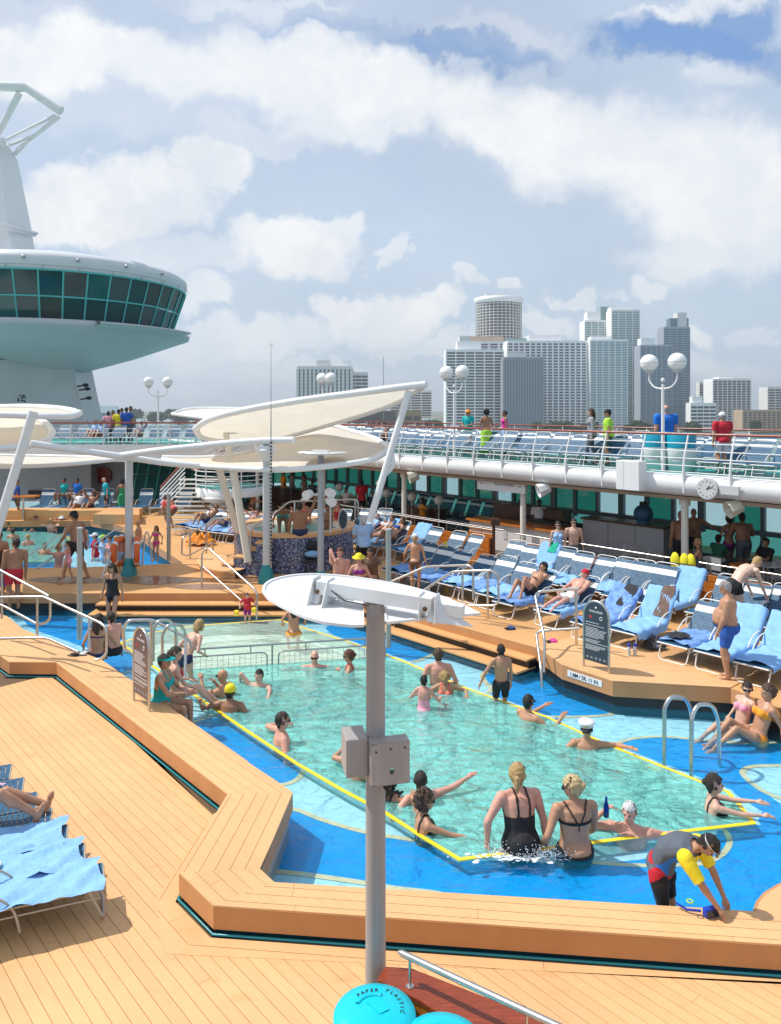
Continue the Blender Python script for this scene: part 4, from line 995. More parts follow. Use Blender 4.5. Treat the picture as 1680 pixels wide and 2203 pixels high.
canopy('long leaf-shaped cream sail canopy rising to a point on the right', [(420, 922, 25), (450, 902, 24), (520, 883, 23.2), (640, 862, 22.5), (760, 846, 22), (850, 834, 21.6), (915, 827, 21.5)],
       [(420, 922, 25), (438, 940, 26), (520, 949, 26.5), (600, 941, 26.5), (700, 914, 25.5), (800, 884, 24), (860, 862, 22.7), (915, 827, 21.5)], .10, .1)
canopy('broad flat cream sail canopy below the pointed one, above the hot tub', [(350, 988, 24.5), (410, 1000, 23.5), (484, 1006, 22.6), (573, 1010, 21.9), (638, 1009, 21.6), (731, 1000, 21.6), (800, 988, 22), (840, 966, 23)],
       [(350, 984, 25.5), (450, 984, 26), (540, 972, 26.5), (620, 940, 27), (700, 915, 27), (761, 929, 26), (810, 945, 25), (840, 966, 23.2)], sag=.1)
canopy('small pale sail canopy far behind, left of the long pointed canopy', [(370, 890, 33), (400, 881, 33.5), (450, 878, 34), (530, 880, 34)], [(370, 890, 33), (420, 897, 32), (500, 906, 31), (530, 900, 31)], .07, .1, M_white2, k=24)
canopy('oval cream sail canopy at the left edge, uppermost of the three', [(-120, 879, 24), (0, 876, 24), (60, 875, 24), (126, 879, 23.6), (172, 888, 23)], [(-120, 893, 21.5), (0, 892, 21.8), (100, 895, 22), (150, 895, 22.5), (172, 888, 23)], .095, .1, k=30)
canopy('rounded cream sail canopy at the left edge crossed by a slanted post', [(-140, 905, 25), (-60, 897, 25), (20, 896, 25), (70, 900, 24.5), (101, 912, 24), (113, 930, 23.2)], [(-140, 975, 21), (-60, 970, 21.2), (0, 965, 21.6), (63, 957, 22), (101, 946, 22.6), (113, 930, 23.2)], .10, .2, k=30)
canopy('low cream sail canopy along the left, under the crossing tubes', [(-140, 974, 27), (0, 979, 27), (110, 981, 27), (200, 983, 26), (275, 985, 24)], [(-140, 1006, 22.8), (0, 1004, 23), (80, 1002, 23), (180, 996, 23), (275, 985, 24)], .06, .2, k=30)
fr_ = thing('canopy_frame', 'white tubular frame on teal-footed posts carrying the sail canopies', 'canopy frame')
def tubeD(name, pts, r, m_, par, n=10, sm=6): return M().tube(smoothline([dp(*p) for p in pts], sm) if sm else [dp(*p) for p in pts], r, n).build(name, m_, par)
tubeD('frame_tube', [(66, 953, 21.5), (151, 966, 22), (252, 980, 22.6), (353, 995, 23.0), (430, 1002, 23.2)], .10, M_white, fr_)
tubeD('frame_tube', [(252, 981, 22.7), (330, 970, 22.4), (423, 960, 22.2), (477, 954, 22), (560, 948, 21.8), (632, 946, 21.6)], .10, M_white, fr_)
tubeD('slanted_post', [(72, 884, 20), (0, 1119, 20), (-30, 1210, 20)], .12, M_white, fr_, 14, 0)
tubeD('slanted_post', [(880, 840, 21.6), (795, 1122, 21.6)], .10, M_white, fr_, 14, 0)
tubeD('slanted_post', [(471, 1008, 23.0), (511, 1142, 23.4)], .105, M_cream, fr_, 14, 0)
tubeD('slanted_post', [(501, 1008, 22.6), (534, 1208, 22.6)], .115, M_cream, fr_, 14, 0)
tubeD('slanted_post', [(481, 898, 25.5), (496, 1000, 25.2)], .10, M_cream, fr_, 12, 0)
tubeD('slanted_post', [(538, 884, 26.5), (552, 975, 26.2)], .06, M_white, fr_, 10, 0)
tubeD('slanted_post', [(838, 960, 22.5), (846, 1000, 22.3), (820, 1030, 22), (812, 1040, 21.8)], .055, M_white, fr_, 8, 6)
M_greyw = mat('pale_grey_post', (.56, .57, .58), .35)
for (px, ytop, ybase, r, cone) in ((573, 945, 1253, .105, 1), (277.5, 988, 1237, .115, 1)):
    d = FD*(HC-ZB)/(ybase-877.); x = (px-840)/FD*d; ztop = HC-(ytop-877)/FD*d
    M().tube([(x, d, ZB), (x, d, ztop)], r, 16).build('upright_post', M_greyw, fr_)
    M().lathe((x, d, ZB), [(.24, 0), (.235, .12), (.13, .48), (.12, .52), (0, .52)], 20).build('teal_foot', M_teal, fr_)
    M().lathe((x, d, ztop-.62), [(r, 0), (r+.02, .0), (.30, .32), (.22, .45), (r, .45)], 14, smooth=False).build('head_bracket', M_white, fr_) if px > 400 else None
d2 = 21.9*.998; whip = thing('whip_antenna', 'thin tall whip antenna beside the teal-footed canopy post', 'antenna', dp(583, 946, 21.6))
M().tube([(0, 0, -3.6), (0, 0, 0), (.0, 0, 2.72)], [.022, .018, .006], 6).build('rod', M_dsteel, whip); m = M()
for k in range(34): m.tube([(0, 0, -3.4+k*.1), (0, 0, -3.36+k*.1)], .032, 6)
m.build('climbing_studs', M_black, whip, kind='stuff')
M().tube([(-.05, 0, 2.62), (.0, 0, 2.72), (.08, 0, 2.60)], .006, 4).build('tip', M_dsteel, whip)
aw = thing('thin_mast', 'thin dark antenna mast standing behind the canopy tip', 'antenna', dp(825, 920, 40)); M().tube([(0, 0, 0), (0, 0, 3.7)], .02, 5).build('rod', M_dsteel, aw)
# second disc lamp
d = 22.1; l2 = thing('deck_light_post', 'distant slim grey post with a white reflector disc standing in front of the hot tub', 'lamp post', (at(692, 1245, ZB).x, d, ZB))
M().tube([(0, 0, 0), (.0, 0, 3.75)], [.10, .085], 14).build('post', mat('bluegrey_post', (.40, .43, .46), .4), l2); M().lathe((0, 0, 0), [(.14, 0), (.13, .28), (.1, .3)], 14).build('teal_foot', M_teal, l2)
M().lathe((.06, 0, 3.66), [(0, -.02), (.5, .0), (.73, .05), (.72, .07), (0, .04)], 32).build('reflector_disc', M_discw, l2)
M().box((0, -.05, 3.75), (.5, .12, .08), -.3).build('channel_beam', M_discw, l2)
m = M()
for (x, z) in ((-.28, 2.55), (.22, 2.6), (.25, 2.35)): m.tube([(x, -.12, z), (x+.12*(1 if x > 0 else -1), -.3, z-.05)], [.12, .14], 10)
m.box((0, 0, 2.5), (.5, .06, .05)); m.build('floodlight', M_discw, l2)
# ================================================================== GLOBE LAMPS
def globe_lamp(label, px, t_, zb__, loc=None, dist=None, h=2.55, sp=.36, rz=None, arm=True):
    if dist is None:
        sl_ = (px-840)/FD; y = t_/(sl_*.749+.6625); x = sl_*y
    else: y = dist; x = (px-840)/FD*y
    g = thing('globe_lamp', label, 'lamp', (x, y, zb__), RS if rz is None else rz)
    M().tube([(0, 0, 0), (0, 0, h-.62)], [.055, .04], 12).build('post', M_white, g); M().ball((0, 0, h-.50), .06, 10).build('finial', M_white, g)
    for sx in (-1, 1):
        a = rnd_corner([(0, 0, h-.75), (sx*sp*.6, 0, h-.72), (sx*sp, 0, h-.52), (sx*sp, 0, h-.28)], .25, 5); M().tube(a, .026, 8).build('arm', M_white, g)
        gl = M().ball((sx*sp, 0, h), .255, 24).build('globe', M_glassb, g); M().lathe((sx*sp, 0, h), [(.257, -.012), (.262, 0), (.257, .012)], 24).build('seam', M_greyw, gl)
        M().lathe((sx*sp, 0, h), [(.10, -.30), (.12, -.24), (.16, -.20)], 12).build('collar', M_greyw, g)
    return g
globe_lamp('white twin-globe lamp, nearest and largest, at the right upper deck', 1426, 20.25, ZU, h=3.16, sp=.43)
globe_lamp('white twin-globe lamp in front of the white balconied tower', 977, 20.25, ZU, h=3.16, sp=.40)
globe_lamp('white twin-globe lamp in front of the lone dark slab tower', 702, 20.25, ZU, h=3.16, sp=.32)
globe_lamp('white twin-globe lamp against the sky on the far left deck', 340, 0, ZU, dist=38.4, h=3.17, sp=.47, rz=0)
def stub_lamp(px, py, d, label):
    p = dp(px, py, d); g = thing('globe_lantern', label, 'lamp', (p.x, p.y, ZB), group='single globe lanterns in the shade under the upper deck')
    M().tube([(0, 0, 0), (0, 0, p.z-ZB-.2)], .03, 8).build('post', M_white2, g); M().ball((0, 0, p.z-ZB), .20, 16).build('globe', M_glassb, g)
for px, py in ((730, 1048), (778, 1054), (831, 1061), (886, 1069), (944, 1076)):
    sl_ = (px-840)/FD; y = 22.5/(sl_*.749+.6625); stub_lamp(px, py, y, 'cream globe lantern on a short post in the shade behind the hot tub and planters')
# ================================================================== HANDRAILS
def hrail(label, parts, r=.026, m_=None, cat='handrail'):
    h = thing('handrail', label, cat)
    for nm, pts, rc_ in parts:
        P = [dp(*p) for p in pts]
        if rc_: P = rnd_corner(P, rc_, 4)
        M().tube(P, r, 8).build(nm, m_ or M_steel, h)
    return h
hrail('long sloping steel handrail leading down the left corner steps into the pool', [
 ('top_rail', [(-40, 1285, 15.6), (93, 1283, 15.3), (219, 1341, 14.4), (229, 1352, 14.3), (229, 1404, 14.3), (219, 1416, 14.3), (205, 1420, 14.3)], .1),
 ('lower_rail', [(-40, 1374, 15.6), (100, 1371, 15.2), (168, 1402, 14.6)], .2), ('stanchion', [(80, 1283, 15.4), (80, 1366, 15.4)], 0), ('stanchion', [(192, 1328, 14.7), (191, 1402, 14.6)], 0),
 ('brace', [(108, 1290, 15.2), (108, 1330, 15.2), (98, 1340, 15.3), (82, 1342, 15.4)], .1)])
hrail('second steel handrail behind it sloping from the left edge', [('top_rail', [(-40, 1205, 16.9), (0, 1226, 16.5), (104, 1281, 15.7)], 0), ('lower_rail', [(-30, 1290, 16.6), (10, 1304, 16.3), (80, 1342, 15.6)], 0), ('stanchion', [(4, 1228, 16.5), (4, 1330, 16.5)], 0)])
hrail('steel handrail going down from the middle platform to the small child', [('top_rail', [(434, 1263, 21.4), (434, 1193, 21.4), (441, 1180, 21.4), (450, 1180, 21.4), (547, 1266, 19.9), (553, 1277, 19.8), (552, 1332, 19.8)], .08), ('lower_rail', [(436, 1218, 21.4), (520, 1292, 20.3)], 0)])
hrail('steel handrail of the steps left of the hot tub', [('top_rail', [(391, 1191, 25.4), (392, 1156, 25.4), (468, 1114, 26.5), (514, 1113, 26.5), (560, 1114, 26.5)], .1), ('stanchion', [(409, 1205, 25.5), (409, 1146, 25.5)], 0), ('stanchion', [(444, 1200, 25.9), (444, 1126, 25.9)], 0),
 ('brace', [(391, 1191, 25.4), (400, 1195, 25.4), (409, 1193, 25.5), (456, 1168, 26)], .1), ('stanchion', [(458, 1205, 26), (458, 1165, 26)], 0)], .028)
hrail('curved steel handrail beside the hot tub steps', [('top_rail', [(539, 1215, 22.9), (539, 1143, 22.9), (545, 1132, 22.9), (583, 1110, 24), (604, 1094, 24), (621, 1079, 24), (770, 1074, 24.2), (771, 1110, 24.2)], .15), ('stanchion', [(634, 1152, 23.3), (634, 1080, 23.5)], 0), ('stanchion', [(711, 1148, 23.4), (711, 1077, 23.8)], 0), ('stanchion', [(764, 1120, 24.2), (764, 1076, 24.2)], 0)], .03)
hrail('steel handrail of the far pool steps behind the walking man', [('top_rail', [(48, 1224, 23.5), (46, 1206, 23.5), (55, 1198, 23.6), (138, 1146, 27), (142, 1160, 27)], .1), ('lower_rail', [(80, 1222, 23.8), (140, 1180, 26)], 0), ('stanchion', [(136, 1222, 24.4), (136, 1150, 26.4)], 0)])
hrail('steel handrail in front of the man with white trunks', [('top_rail', [(218, 1245, 22), (240, 1185, 22.5), (200, 1172, 25), (246, 1140, 26), (262, 1138, 26)], .1), ('stanchion', [(306, 1215, 22.9), (312, 1150, 22.9), (316, 1142, 22.9), (320, 1150, 22.9), (328, 1210, 22.9)], .1)])
hrail('outer steel handrail of the right pool steps near the reflector disc', [('top_rail', [(813, 1263, 19.8), (917, 1218, 19.4), (1008, 1215, 18.4), (1018, 1223, 18.3), (1018, 1290, 18.3)], .15), ('stanchion', [(995, 1292, 18.5), (995, 1216, 18.5)], 0)], .028)
hrail('inner steel handrail of the right pool steps with a bent end', [('top_rail', [(896, 1279, 18.6), (973, 1229, 18.2), (1055, 1226, 17.6), (1071, 1235, 17.5), (1073, 1292, 17.5), (1066, 1302, 17.5), (1008, 1302, 17.9)], .12), ('stanchion', [(1049, 1331, 17.8), (1049, 1228, 17.6)], 0), ('stanchion', [(926, 1340, 18.2), (922, 1262, 18.3)], 0)], .028)
hrail('low looped grab rail standing in the water beside the pole', [('top_rail', [(877, 1342, 18.6), (884, 1351, 18.5), (906, 1351, 18.4), (922, 1338, 18.4)], .1), ('stanchion', [(902, 1386, 18.2), (901, 1345, 18.4)], 0), ('brace', [(824, 1368, 19), (845, 1368, 18.8), (848, 1345, 18.8)], .1)])
hrail('steel handrail at the corner of the right terrace above the sign', [('top_rail', [(1247, 1266, 15.5), (1160, 1272, 16.3), (1151, 1281, 16.2), (1172, 1376, 15.3), (1170, 1446, 15.1)], .15), ('stanchion', [(1240, 1388, 15.9), (1239, 1268, 15.8)], 0),
 ('lower_rail', [(1247, 1351, 15.6), (1160, 1357, 15.9), (1154, 1366, 15.9), (1164, 1440, 15.1), (1166, 1478, 15.0)], .15)], .028)
# pool ladders
lad = thing('pool_ladder', 'two bright steel ladder hoops in the blue water at the right of the pool', 'pool ladder')
M().tube(rnd_corner([dp(1429, 1690, 11.95), dp(1429, 1520, 11.95), dp(1443, 1498, 11.97), dp(1475, 1500, 12.15), dp(1488, 1530, 12.35), dp(1488, 1700, 12.35)], .16, 6), .032, 12).build('hoop', M_steel, lad)
M().tube(rnd_corner([dp(1487, 1715, 11.6), dp(1487, 1545, 11.6), dp(1500, 1515, 11.65), dp(1533, 1515, 11.85), dp(1546, 1550, 12.0), dp(1548, 1690, 12.0)], .16, 6), .032, 12).build('hoop', M_steel, lad)
l3 = thing('pool_ladder', 'steel ladder hoops and frame beside the left rules sign', 'pool ladder')
def z7(X, Y, d): return dp(188.2+X*.28011, 1298.8+Y*.28011, d)
for pts in ([(505, 440, 14.6), (505, 190, 14.6), (545, 125, 14.6), (640, 125, 14.9), (680, 200, 15.1), (680, 330, 15.1)], [(575, 400, 14.2), (575, 230, 14.2), (620, 160, 14.2), (720, 160, 14.5), (755, 235, 14.7), (750, 590, 14.2)],
            [(330, 370, 14.9), (285, 350, 14.9), (275, 190, 14.9), (310, 125, 14.9), (500, 120, 15), (780, 275, 15.2), (805, 335, 15.2)], [(490, 470, 14.4), (490, 130, 14.4)]):
    M().tube(rnd_corner([z7(*p) for p in pts], .14, 5), .030, 8).build('hoop', M_steel, l3)
# net fence across the pool
nf = thing('pool_net_fence', 'grey framed net fence separating the shallow end of the pool', 'fence')
fa, fb_ = dp(395, 1398, 16.0), dp(835, 1370, 16.9)
def fpt(u, z): p = fa.lerp(fb_, u); return Vector((p.x, p.y, z))
ztop = HC-(1396-877)/FD*16.05; zlow = ztop-.16
M().tube([fpt(0, ztop), fpt(1, ztop)], .022, 6).build('top_rail', M_dsteel, nf)
for (u0, u1) in ((.0, .395), (.45, .985)):
    M().tube(rnd_corner([fpt(u0, -.4), fpt(u0, zlow), fpt(u1, zlow), fpt(u1, -.4)], .12, 4), .018, 6).build('panel_frame', M_dsteel, nf)
    m = M(); n = int((u1-u0)*38)
    for i in range(1, n): m.tube([fpt(u0+(u1-u0)*i/n, -.45), fpt(u0+(u1-u0)*i/n, zlow)], .005, 3)
    for i in range(7): m.tube([fpt(u0, zlow-.10*(i+1)), fpt(u1, zlow-.10*(i+1))], .005, 3)
    m.build('net', M_greyw, nf, kind='stuff')
    for u in (u0+(u1-u0)*.25, u0+(u1-u0)*.8): M().tube([fpt(u, zlow), fpt(u, ztop)], .015, 5).build('spacer', M_dsteel, nf)
M().tube([fpt(.42, -1.2), fpt(.42, ztop)], .022, 6).build('fence_post', M_dsteel, nf)
# grey poles standing in the water
M_pole = mat('galvanised_pole', (.42, .43, .42), .35, metal=.5, var=.1)
for (px, y0, y1, d, r, lb) in ((171.5, 1137, 1375, 17.8, .062, 'thick grey pole standing in the water left of the woman in black'), (363, 1063, 1206, 24.6, .065, 'grey pole at the corner of the far pool steps'), (835.5, 1140, 1392, 17.4, .062, 'grey pole rising from the water behind the reflector disc')):
    p = dp(px, y1, d); q = dp(px+1, y0, d); o = thing('water_pole', lb, 'pole', p); M().tube([(0, 0, 0), (0, 0, q.z-p.z)], r, 14).build('shaft', M_pole, o); M().cyl((0, 0, q.z-p.z), r*1.08, .03, 14).build('cap', M_greyw, o)
# ================================================================== SIGNS
M_slate = mat('dark_slate_board', (.035, .055, .075), .4)
M_brnb = mat('brown_board', (.13, .085, .08), .4)
def rules_sign(label, bl, br, m_, flip=False, hgt=1.32):
    a, b_ = at(*bl, ZB), at(*br, ZB); w_ = (b_-a).length; h = thing('rules_sign', label, 'sign', a, math.atan2((b_-a).y, (b_-a).x))
    arch = [(0, 0, 0), (0, 0, hgt-w_/2)]+[(w_/2-w_/2*math.cos(math.pi*i/12), 0, hgt-w_/2+w_/2*math.sin(math.pi*i/12)) for i in range(1, 12)]+[(w_, 0, hgt-w_/2), (w_, 0, 0)]
    M().tube(arch, .024, 8).build('tube_frame', M_steel, h)
    pr = [(.02, .16), (w_-.02, .16), (w_-.02, hgt-w_/2)]+[(w_/2+(w_/2-.02)*math.cos(math.pi*i/14), hgt-w_/2+(w_/2-.02)*math.sin(math.pi*i/14)) for i in range(1, 14)]+[(.02, hgt-w_/2)]
    m = M(); n = len(pr); m.add([(x, -.012, z) for x, z in pr]+[(x, .012, z) for x, z in pr], [tuple(range(n)), tuple(reversed(range(n, 2*n)))]+[(i, n+i, n+(i+1) % n, (i+1) % n) for i in range(n)]); m.build('board', m_, h)
    text('heading', 'POOL RULES', .052, M_wtxt, h, (w_/2, -.014, hgt-.20), (UP, 0, 0))
    rr = random.Random(len(label)); m = M(); z = hgt-.42
    while z > .34:
        ln_ = rr.uniform(.55, .98); x = .05; 
        while x < .05+(w_-.1)*ln_: q = rr.uniform(.015, .04); m.box((x+q/2, -.0135, z), (q, .002, .009)); x += q+.008
        z -= .026 if rr.random() < .75 else .05
    m.build('small_print', M_wtxt, h, kind='stuff')
    M().ball((w_/2, -.014, hgt-.12), .022, 10, (1, .15, 1)).build('crest', M_wtxt, h)
    M().tube([(w_*.28, -.014, hgt-.31), (w_*.28, -.016, hgt-.31)], .03, 12).build('red_mark', mat('red_print', (.6, .03, .04), .5), h)
    M().tube([(w_*.7+.032*math.cos(a_*math.pi/6), -.016, hgt-.31+.032*math.sin(a_*math.pi/6)) for a_ in range(12)], .006, 4, closed=True).build('ring_mark', M_wtxt, h)
    m = M()
    for k in range(5): m.box((w_*(.16+.17*k), -.0135, .235), (.045, .002, .04))
    m.build('pictograms', mat('print_grey', (.25, .3, .36), .5), h)
    return h
rules_sign('arched dark slate pool rules board on the right terrace', (1256, 1434), (1310, 1451), M_slate)
rules_sign('arched brown pool rules board on the left pool surround', (288, 1506), (321, 1529), M_brnb, hgt=1.30)
# depth plate on the terrace fascia
pA, pB = T[3], T[4]; dv = (pB-pA).normalized(); nv = Vector((dv.y, -dv.x, 0))
plq = thing('depth_plate', 'white plate reading 1.8M / 5ft. 11 IN. on the terrace fascia', 'sign', pA.lerp(pB, .12)+nv*.006+Vector((0, 0, -.11)), math.atan2(dv.y, dv.x))
Lq = (pB-pA).length*.68; bevel(M().box((Lq/2, 0, 0), (Lq, .012, .12)).build('plate', mat('sign_white', (.78, .79, .78), .4), plq), .004)
text('lettering', '1.8M / 5ft. 11 IN.', .105, M_ink, plq, (Lq/2, -.0085, 0), (UP, 0, 0), sx=Lq/(.105*8.2))
# ================================================================== HOT TUB
bm_ = bpy.data.materials.new('blue_mosaic_tile'); bm_.use_nodes = True; t = NT(bm_.node_tree); b = t.n['Principled BSDF']; tc = t.new('ShaderNodeTexCoord')
vo = t.new('ShaderNodeTexVoronoi'); vo.inputs['Scale'].default_value = 22; vo.inputs['Randomness'].default_value = .6; t.ln(tc.outputs['Object'], vo.inputs['Vector'])
sp = t.new('ShaderNodeSeparateColor'); t.ln(vo.outputs['Color'], sp.inputs[0])
t.ln(t.ramp(sp.outputs[0], [(0, (.06, .065, .12)), (.35, (.09, .14, .30)), (.55, (.17, .22, .38)), (.75, (.40, .42, .48)), (.9, (.11, .10, .14))], 'CONSTANT'), b.inputs[0]); b.inputs['Roughness'].default_value = .25
hc = Vector((-3.14, 25.05, ZB)); tub = thing('hot_tub', 'round raised whirlpool clad in blue mosaic with a wooden rim', 'hot tub', hc)
M().lathe((0, 0, 0), [(1.93, 0), (1.93, 1.08)], 56, smooth=True).build('mosaic_wall', bm_, tub)
M().lathe((0, 0, 0), [(1.98, 1.08), (1.98, 1.18), (1.62, 1.18), (1.62, .95)], 56, smooth=False).build('wooden_rim', M_plank, tub)
M().lathe((0, 0, 0), [(1.62, .96), (1.60, 1.14), (1.45, 1.16), (1.42, .6), (0, .6)], 48).build('inner_shell', M_white2, tub)
M().lathe((0, 0, 0), [(1.44, 1.02), (0, 1.02)], 40).build('water_surface', M_wdeep, tub)
for k, (a, r, z) in enumerate(((-2.35, 2.35, .28), (-2.2, 2.2, .52), (-2.02, 2.12, .76), (-1.88, 2.1, .98))):
    c = Vector((r*math.cos(a), r*math.sin(a), 0)); M().box(c+Vector((0, 0, z/2-.02)), (.55, .42, z-.04), a+.3).build('step_base', bm_, tub); M().box(c+Vector((0, 0, z)), (.6, .46, .05), a+.3).build('step_tread', M_plank, tub)
m = M(); m.lathe((-.6, -.4, 0), [(2.35, .0), (2.35, .14), (2.42, .15), (2.42, .20), (1.5, .20)], 40, smooth=False, a0=math.radians(165), a1=math.radians(250)); m.build('curved_base_step', M_plank, tub)
ov = thing('oval_notice', 'dark oval notice board standing on the hot tub rim', 'sign', dp(738, 1140, 23.6)); 
m = M(); m.lathe((0, 0, 0), [(0, -.02), (.13, -.02), (.13, .02), (0, .02)], 20, smooth=False); bo = m.build('board', M_slate, ov, (0, 0, .33)); bo.rotation_euler = (UP, 0, 0); bo.scale = (1, 2.2, 1)
m = M(); m.tube([(.14*math.cos(q*.3142), -.02, .33+.3*math.sin(q*.3142)) for q in range(20)], .02, 5, closed=True); m.build('rim', M_greyw, ov); M().tube([(0, 0, -.1), (0, 0, .05)], .02, 6).build('stem', M_steel, ov)
# ================================================================== TOWEL DESK, BAR, EDGE FITTINGS
def sy(px, t_):
    sl_ = (px-840)/FD; y = t_/(sl_*.749+.6625); return sl_*y*.6625-y*.749
def stbox(m, s0, s1, t0, t1, z0, z1): return m.prism([st(s0, t0), st(s1, t0), st(s1, t1), st(s0, t1)], z0, z1)
M_sh = mat('white_counter', (.72, .69, .68), .35)
td = thing('towel_desk', 'white towel counter with orange teak slats and dark wooden top under the pool towels sign', 'counter')
sa, sb = sy(1010, 20.6), sy(1188, 20.6)
stbox(M(), sa, sb, 20.6, 21.3, ZB, 1.24).build('front_panel', M_sh, td)
stbox(M(), sa-.1, sb+.5, 20.5, 21.4, 1.24, 1.30).build('counter_top', M_varn2, td)
for z in (.95, .72): stbox(M(), sa-.02, sa+1.15, 20.56, 20.6, z, z+.12).build('teak_slat', M_varn2, td)
stbox(M(), sa+1.6, sa+1.75, 20.58, 20.6, .75, 1.15).build('notice', M_greyw, td)
stbox(M(), sa-.0, sb-.5, 21.9, 22.4, ZB, 1.75).build('dark_cabinet', M_brown, td)
stbox(M(), sa+1.5, sb+.3, 21.4, 21.9, 1.1, 1.42).build('desk_screen', M_black, td)
gc = thing('grey_bar_counter', 'long pale grey bar wall with dark top right of the standing couple', 'counter')
sa, sb = sy(1253, 21.6), sy(1428, 21.6); M_gpan = mat('grey_panel', (.33, .34, .36), .4)
for k in range(3): stbox(M(), sa+(sb-sa)*k/3+.01, sa+(sb-sa)*(k+1)/3-.01, 21.6, 22.2, ZB, 1.62).build('panel', M_gpan, gc)
stbox(M(), sa-.05, sb+.05, 21.55, 22.3, 1.62, 1.68).build('bar_top', M_brown, gc)
ur = thing('barrel_urn', 'dark blue round drinks urn on the grey bar counter', 'urn', st(sy(1384, 21.9), 21.9, 1.68)); M().ball((0, 0, .30), .30, 20, (1, 1, .95)).build('bowl', M_navy, ur); M().cyl((0, 0, .55), .12, .12, 12).build('lid', M_black, ur); M().cyl((0, 0, 0), .2, .1, 14).build('foot', M_navy, ur)
for px, w_ in ((905, 2.4), (625, 3.5)):
    q = sy(px, 22.6); bt = thing('bar_table', 'long dark brown table in the shade %s' % ('left of the towel desk' if px > 800 else 'behind the hot tub'), 'table')
    stbox(M(), q-w_/2, q+w_/2, 22.4, 23.1, 1.02, 1.10).build('table_top', M_brown, bt); stbox(M(), q-w_/2+.1, q+w_/2-.1, 22.5, 23.0, ZB, 1.02).build('cabinet', M_brown, bt)
bs = thing('pool_towels_sign', 'long white hanging sign reading POOL TOWELS between STATION marks', 'sign', st(sy(1027, 20.15), 20.15, 2.87), RS)
Ls = 2.12; M().box((Ls/2, 0, -.21), (Ls, .03, .42)).build('board', mat('sign_white', (.78, .79, .78), .4), bs)
for s_, x, z, q in (('STATION', .20, -.06, .095), ('STATION', Ls-.22, -.06, .095), ('POOL TOWELS', Ls*.58, -.18, .125), ('TWO', .20, -.2, .06), ('ONE', Ls-.22, -.2, .06)):
    text('lettering', s_, q, M_ink, bs, (x, -.017, z), (UP, 0, 0))
for x in (.25, Ls-.25): M().tube([(x, 0, 0), (x, 0, .15)], .015, 5).build('hanger', M_steel, bs)
ck = thing('deck_clock', 'round white clock with black hands fixed to the upper deck edge', 'clock', st(sy(1523, 19.62), 19.62, 3.17), RS)
m = M(); m.tube([(0, -.06, 0), (0, .06, 0)], [.28, .28], 32); m.build('case', M_greyw, ck); m = M(); m.tube([(0, -.068, 0), (0, -.061, 0)], [.255, .255], 32); m.build('dial', mat('dial_white', (.60, .60, .60), .4), ck)
m = M()
for k in range(12):
    a = k*math.pi/6; R_ = Matrix.Rotation(a, 3, 'Y'); m.box(R_@Vector((0, -.072, .20)), (.014, .004, .045), mat4=R_)
m.build('hour_marks', M_ink, ck)
for a, l, w_ in ((70, .20, .016), (42, .14, .022)): R_ = Matrix.Rotation(math.radians(a), 3, 'Y'); M().box(R_@Vector((0, -.076, l/2-.02)), (w_, .004, l), mat4=R_).build('hand', M_ink, ck)
M().box((.55, .05, 0), (.5, .12, .22)).build('mount', M_greyw, ck)
bx = thing('deck_edge_box', 'tall white equipment box fixed outside the upper deck railing', 'equipment box', st(sy(1358, 19.65), 19.65, 0), RS); bevel(M().box((0, 0, 3.38), (.74, .42, .84)).build('casing', M_white, bx), .02); M().box((-.12, -.212, 3.38), (.01, .006, .80)).build('door_seam', M_greyw, bx)
M_spk = mat('speaker_cream', (.60, .57, .46), .5)
for px, lb, col in ((888, 'cream horn loudspeaker under the deck edge left of the towels sign', M_spk), (1168, 'white box loudspeaker under the deck edge right of the towels sign', M_white), (1578, 'cream horn loudspeaker under the deck edge below the clock', M_spk)):
    q = thing('loudspeaker', lb, 'loudspeaker', st(sy(px, 19.95), 19.95, 2.68), RS-.6); m = M(); R_ = Matrix.Rotation(math.radians(18), 3, 'X')
    m.lathe((0, 0, 0), [(.16, -.22), (.24, .16), (.22, .17), (.12, .0), (0, -.02)], 8, smooth=False); o = m.build('horn', col, q); o.rotation_euler = (math.radians(90+18), 0, 0); M().box((0, .1, .14), (.06, .2, .06)).build('bracket', col, q)
for k, (px, lb) in enumerate(((1413, 'turquoise topped white tub in front of the man in the blue shirt, left one'), (1466, 'turquoise topped white tub right of the twin-globe lamp post'))):
    q = thing('towel_tub', lb, 'tub', st(sy(px, 21.3), 21.3, ZU)); M().lathe((0, 0, 0), [(0, 0), (.36, 0), (.40, .72)], 24).build('body', M_white, q); M().lathe((0, 0, 0), [(.405, .70), (.42, 1.12), (.40, 1.14), (.38, .9), (0, .9)], 24).build('turquoise_rim', mat('turquoise_paint', (.0, .28, .42), .3), q)
    m = M(); m.lathe((0, 0, 0), [(.402, .3), (.404, .36)], 16, a0=-2.6, a1=-1.2); m.build('logo_band', M_greyw, q)
# ================================================================== PLANTER WALL AND SIDE RAILING (right terrace)
pw = thing('planter_wall', 'low orange teak wall with steel rail behind the loungers of the right terrace', 'wall')
segs = [(sy(813, 18.75), sy(1050, 18.75)), (sy(1100, 18.75), sy(1440, 18.9)), (sy(1502, 18.9), 1.5)]
for a, b_ in segs:
    for k in range(5): stbox(M(), a, b_, 18.78+(.004*(k % 2)), 18.86, ZB+.02+k*.155, ZB+.165+k*.155).build('teak_board', M_varn2, pw)
    stbox(M(), a, b_, 18.87, 19.05, ZB, 1.06).build('core', M_brown, pw)
    M().tube([st(a, 18.95, 1.34), st(b_, 18.95, 1.34)], .022, 6).build('rail', M_steel, pw)
    s_ = a+.2
    while s_ < b_: M().tube([st(s_, 18.95, 1.05), st(s_, 18.95, 1.34)], .013, 5).build('stanchion', M_steel, pw); s_ += 1.6
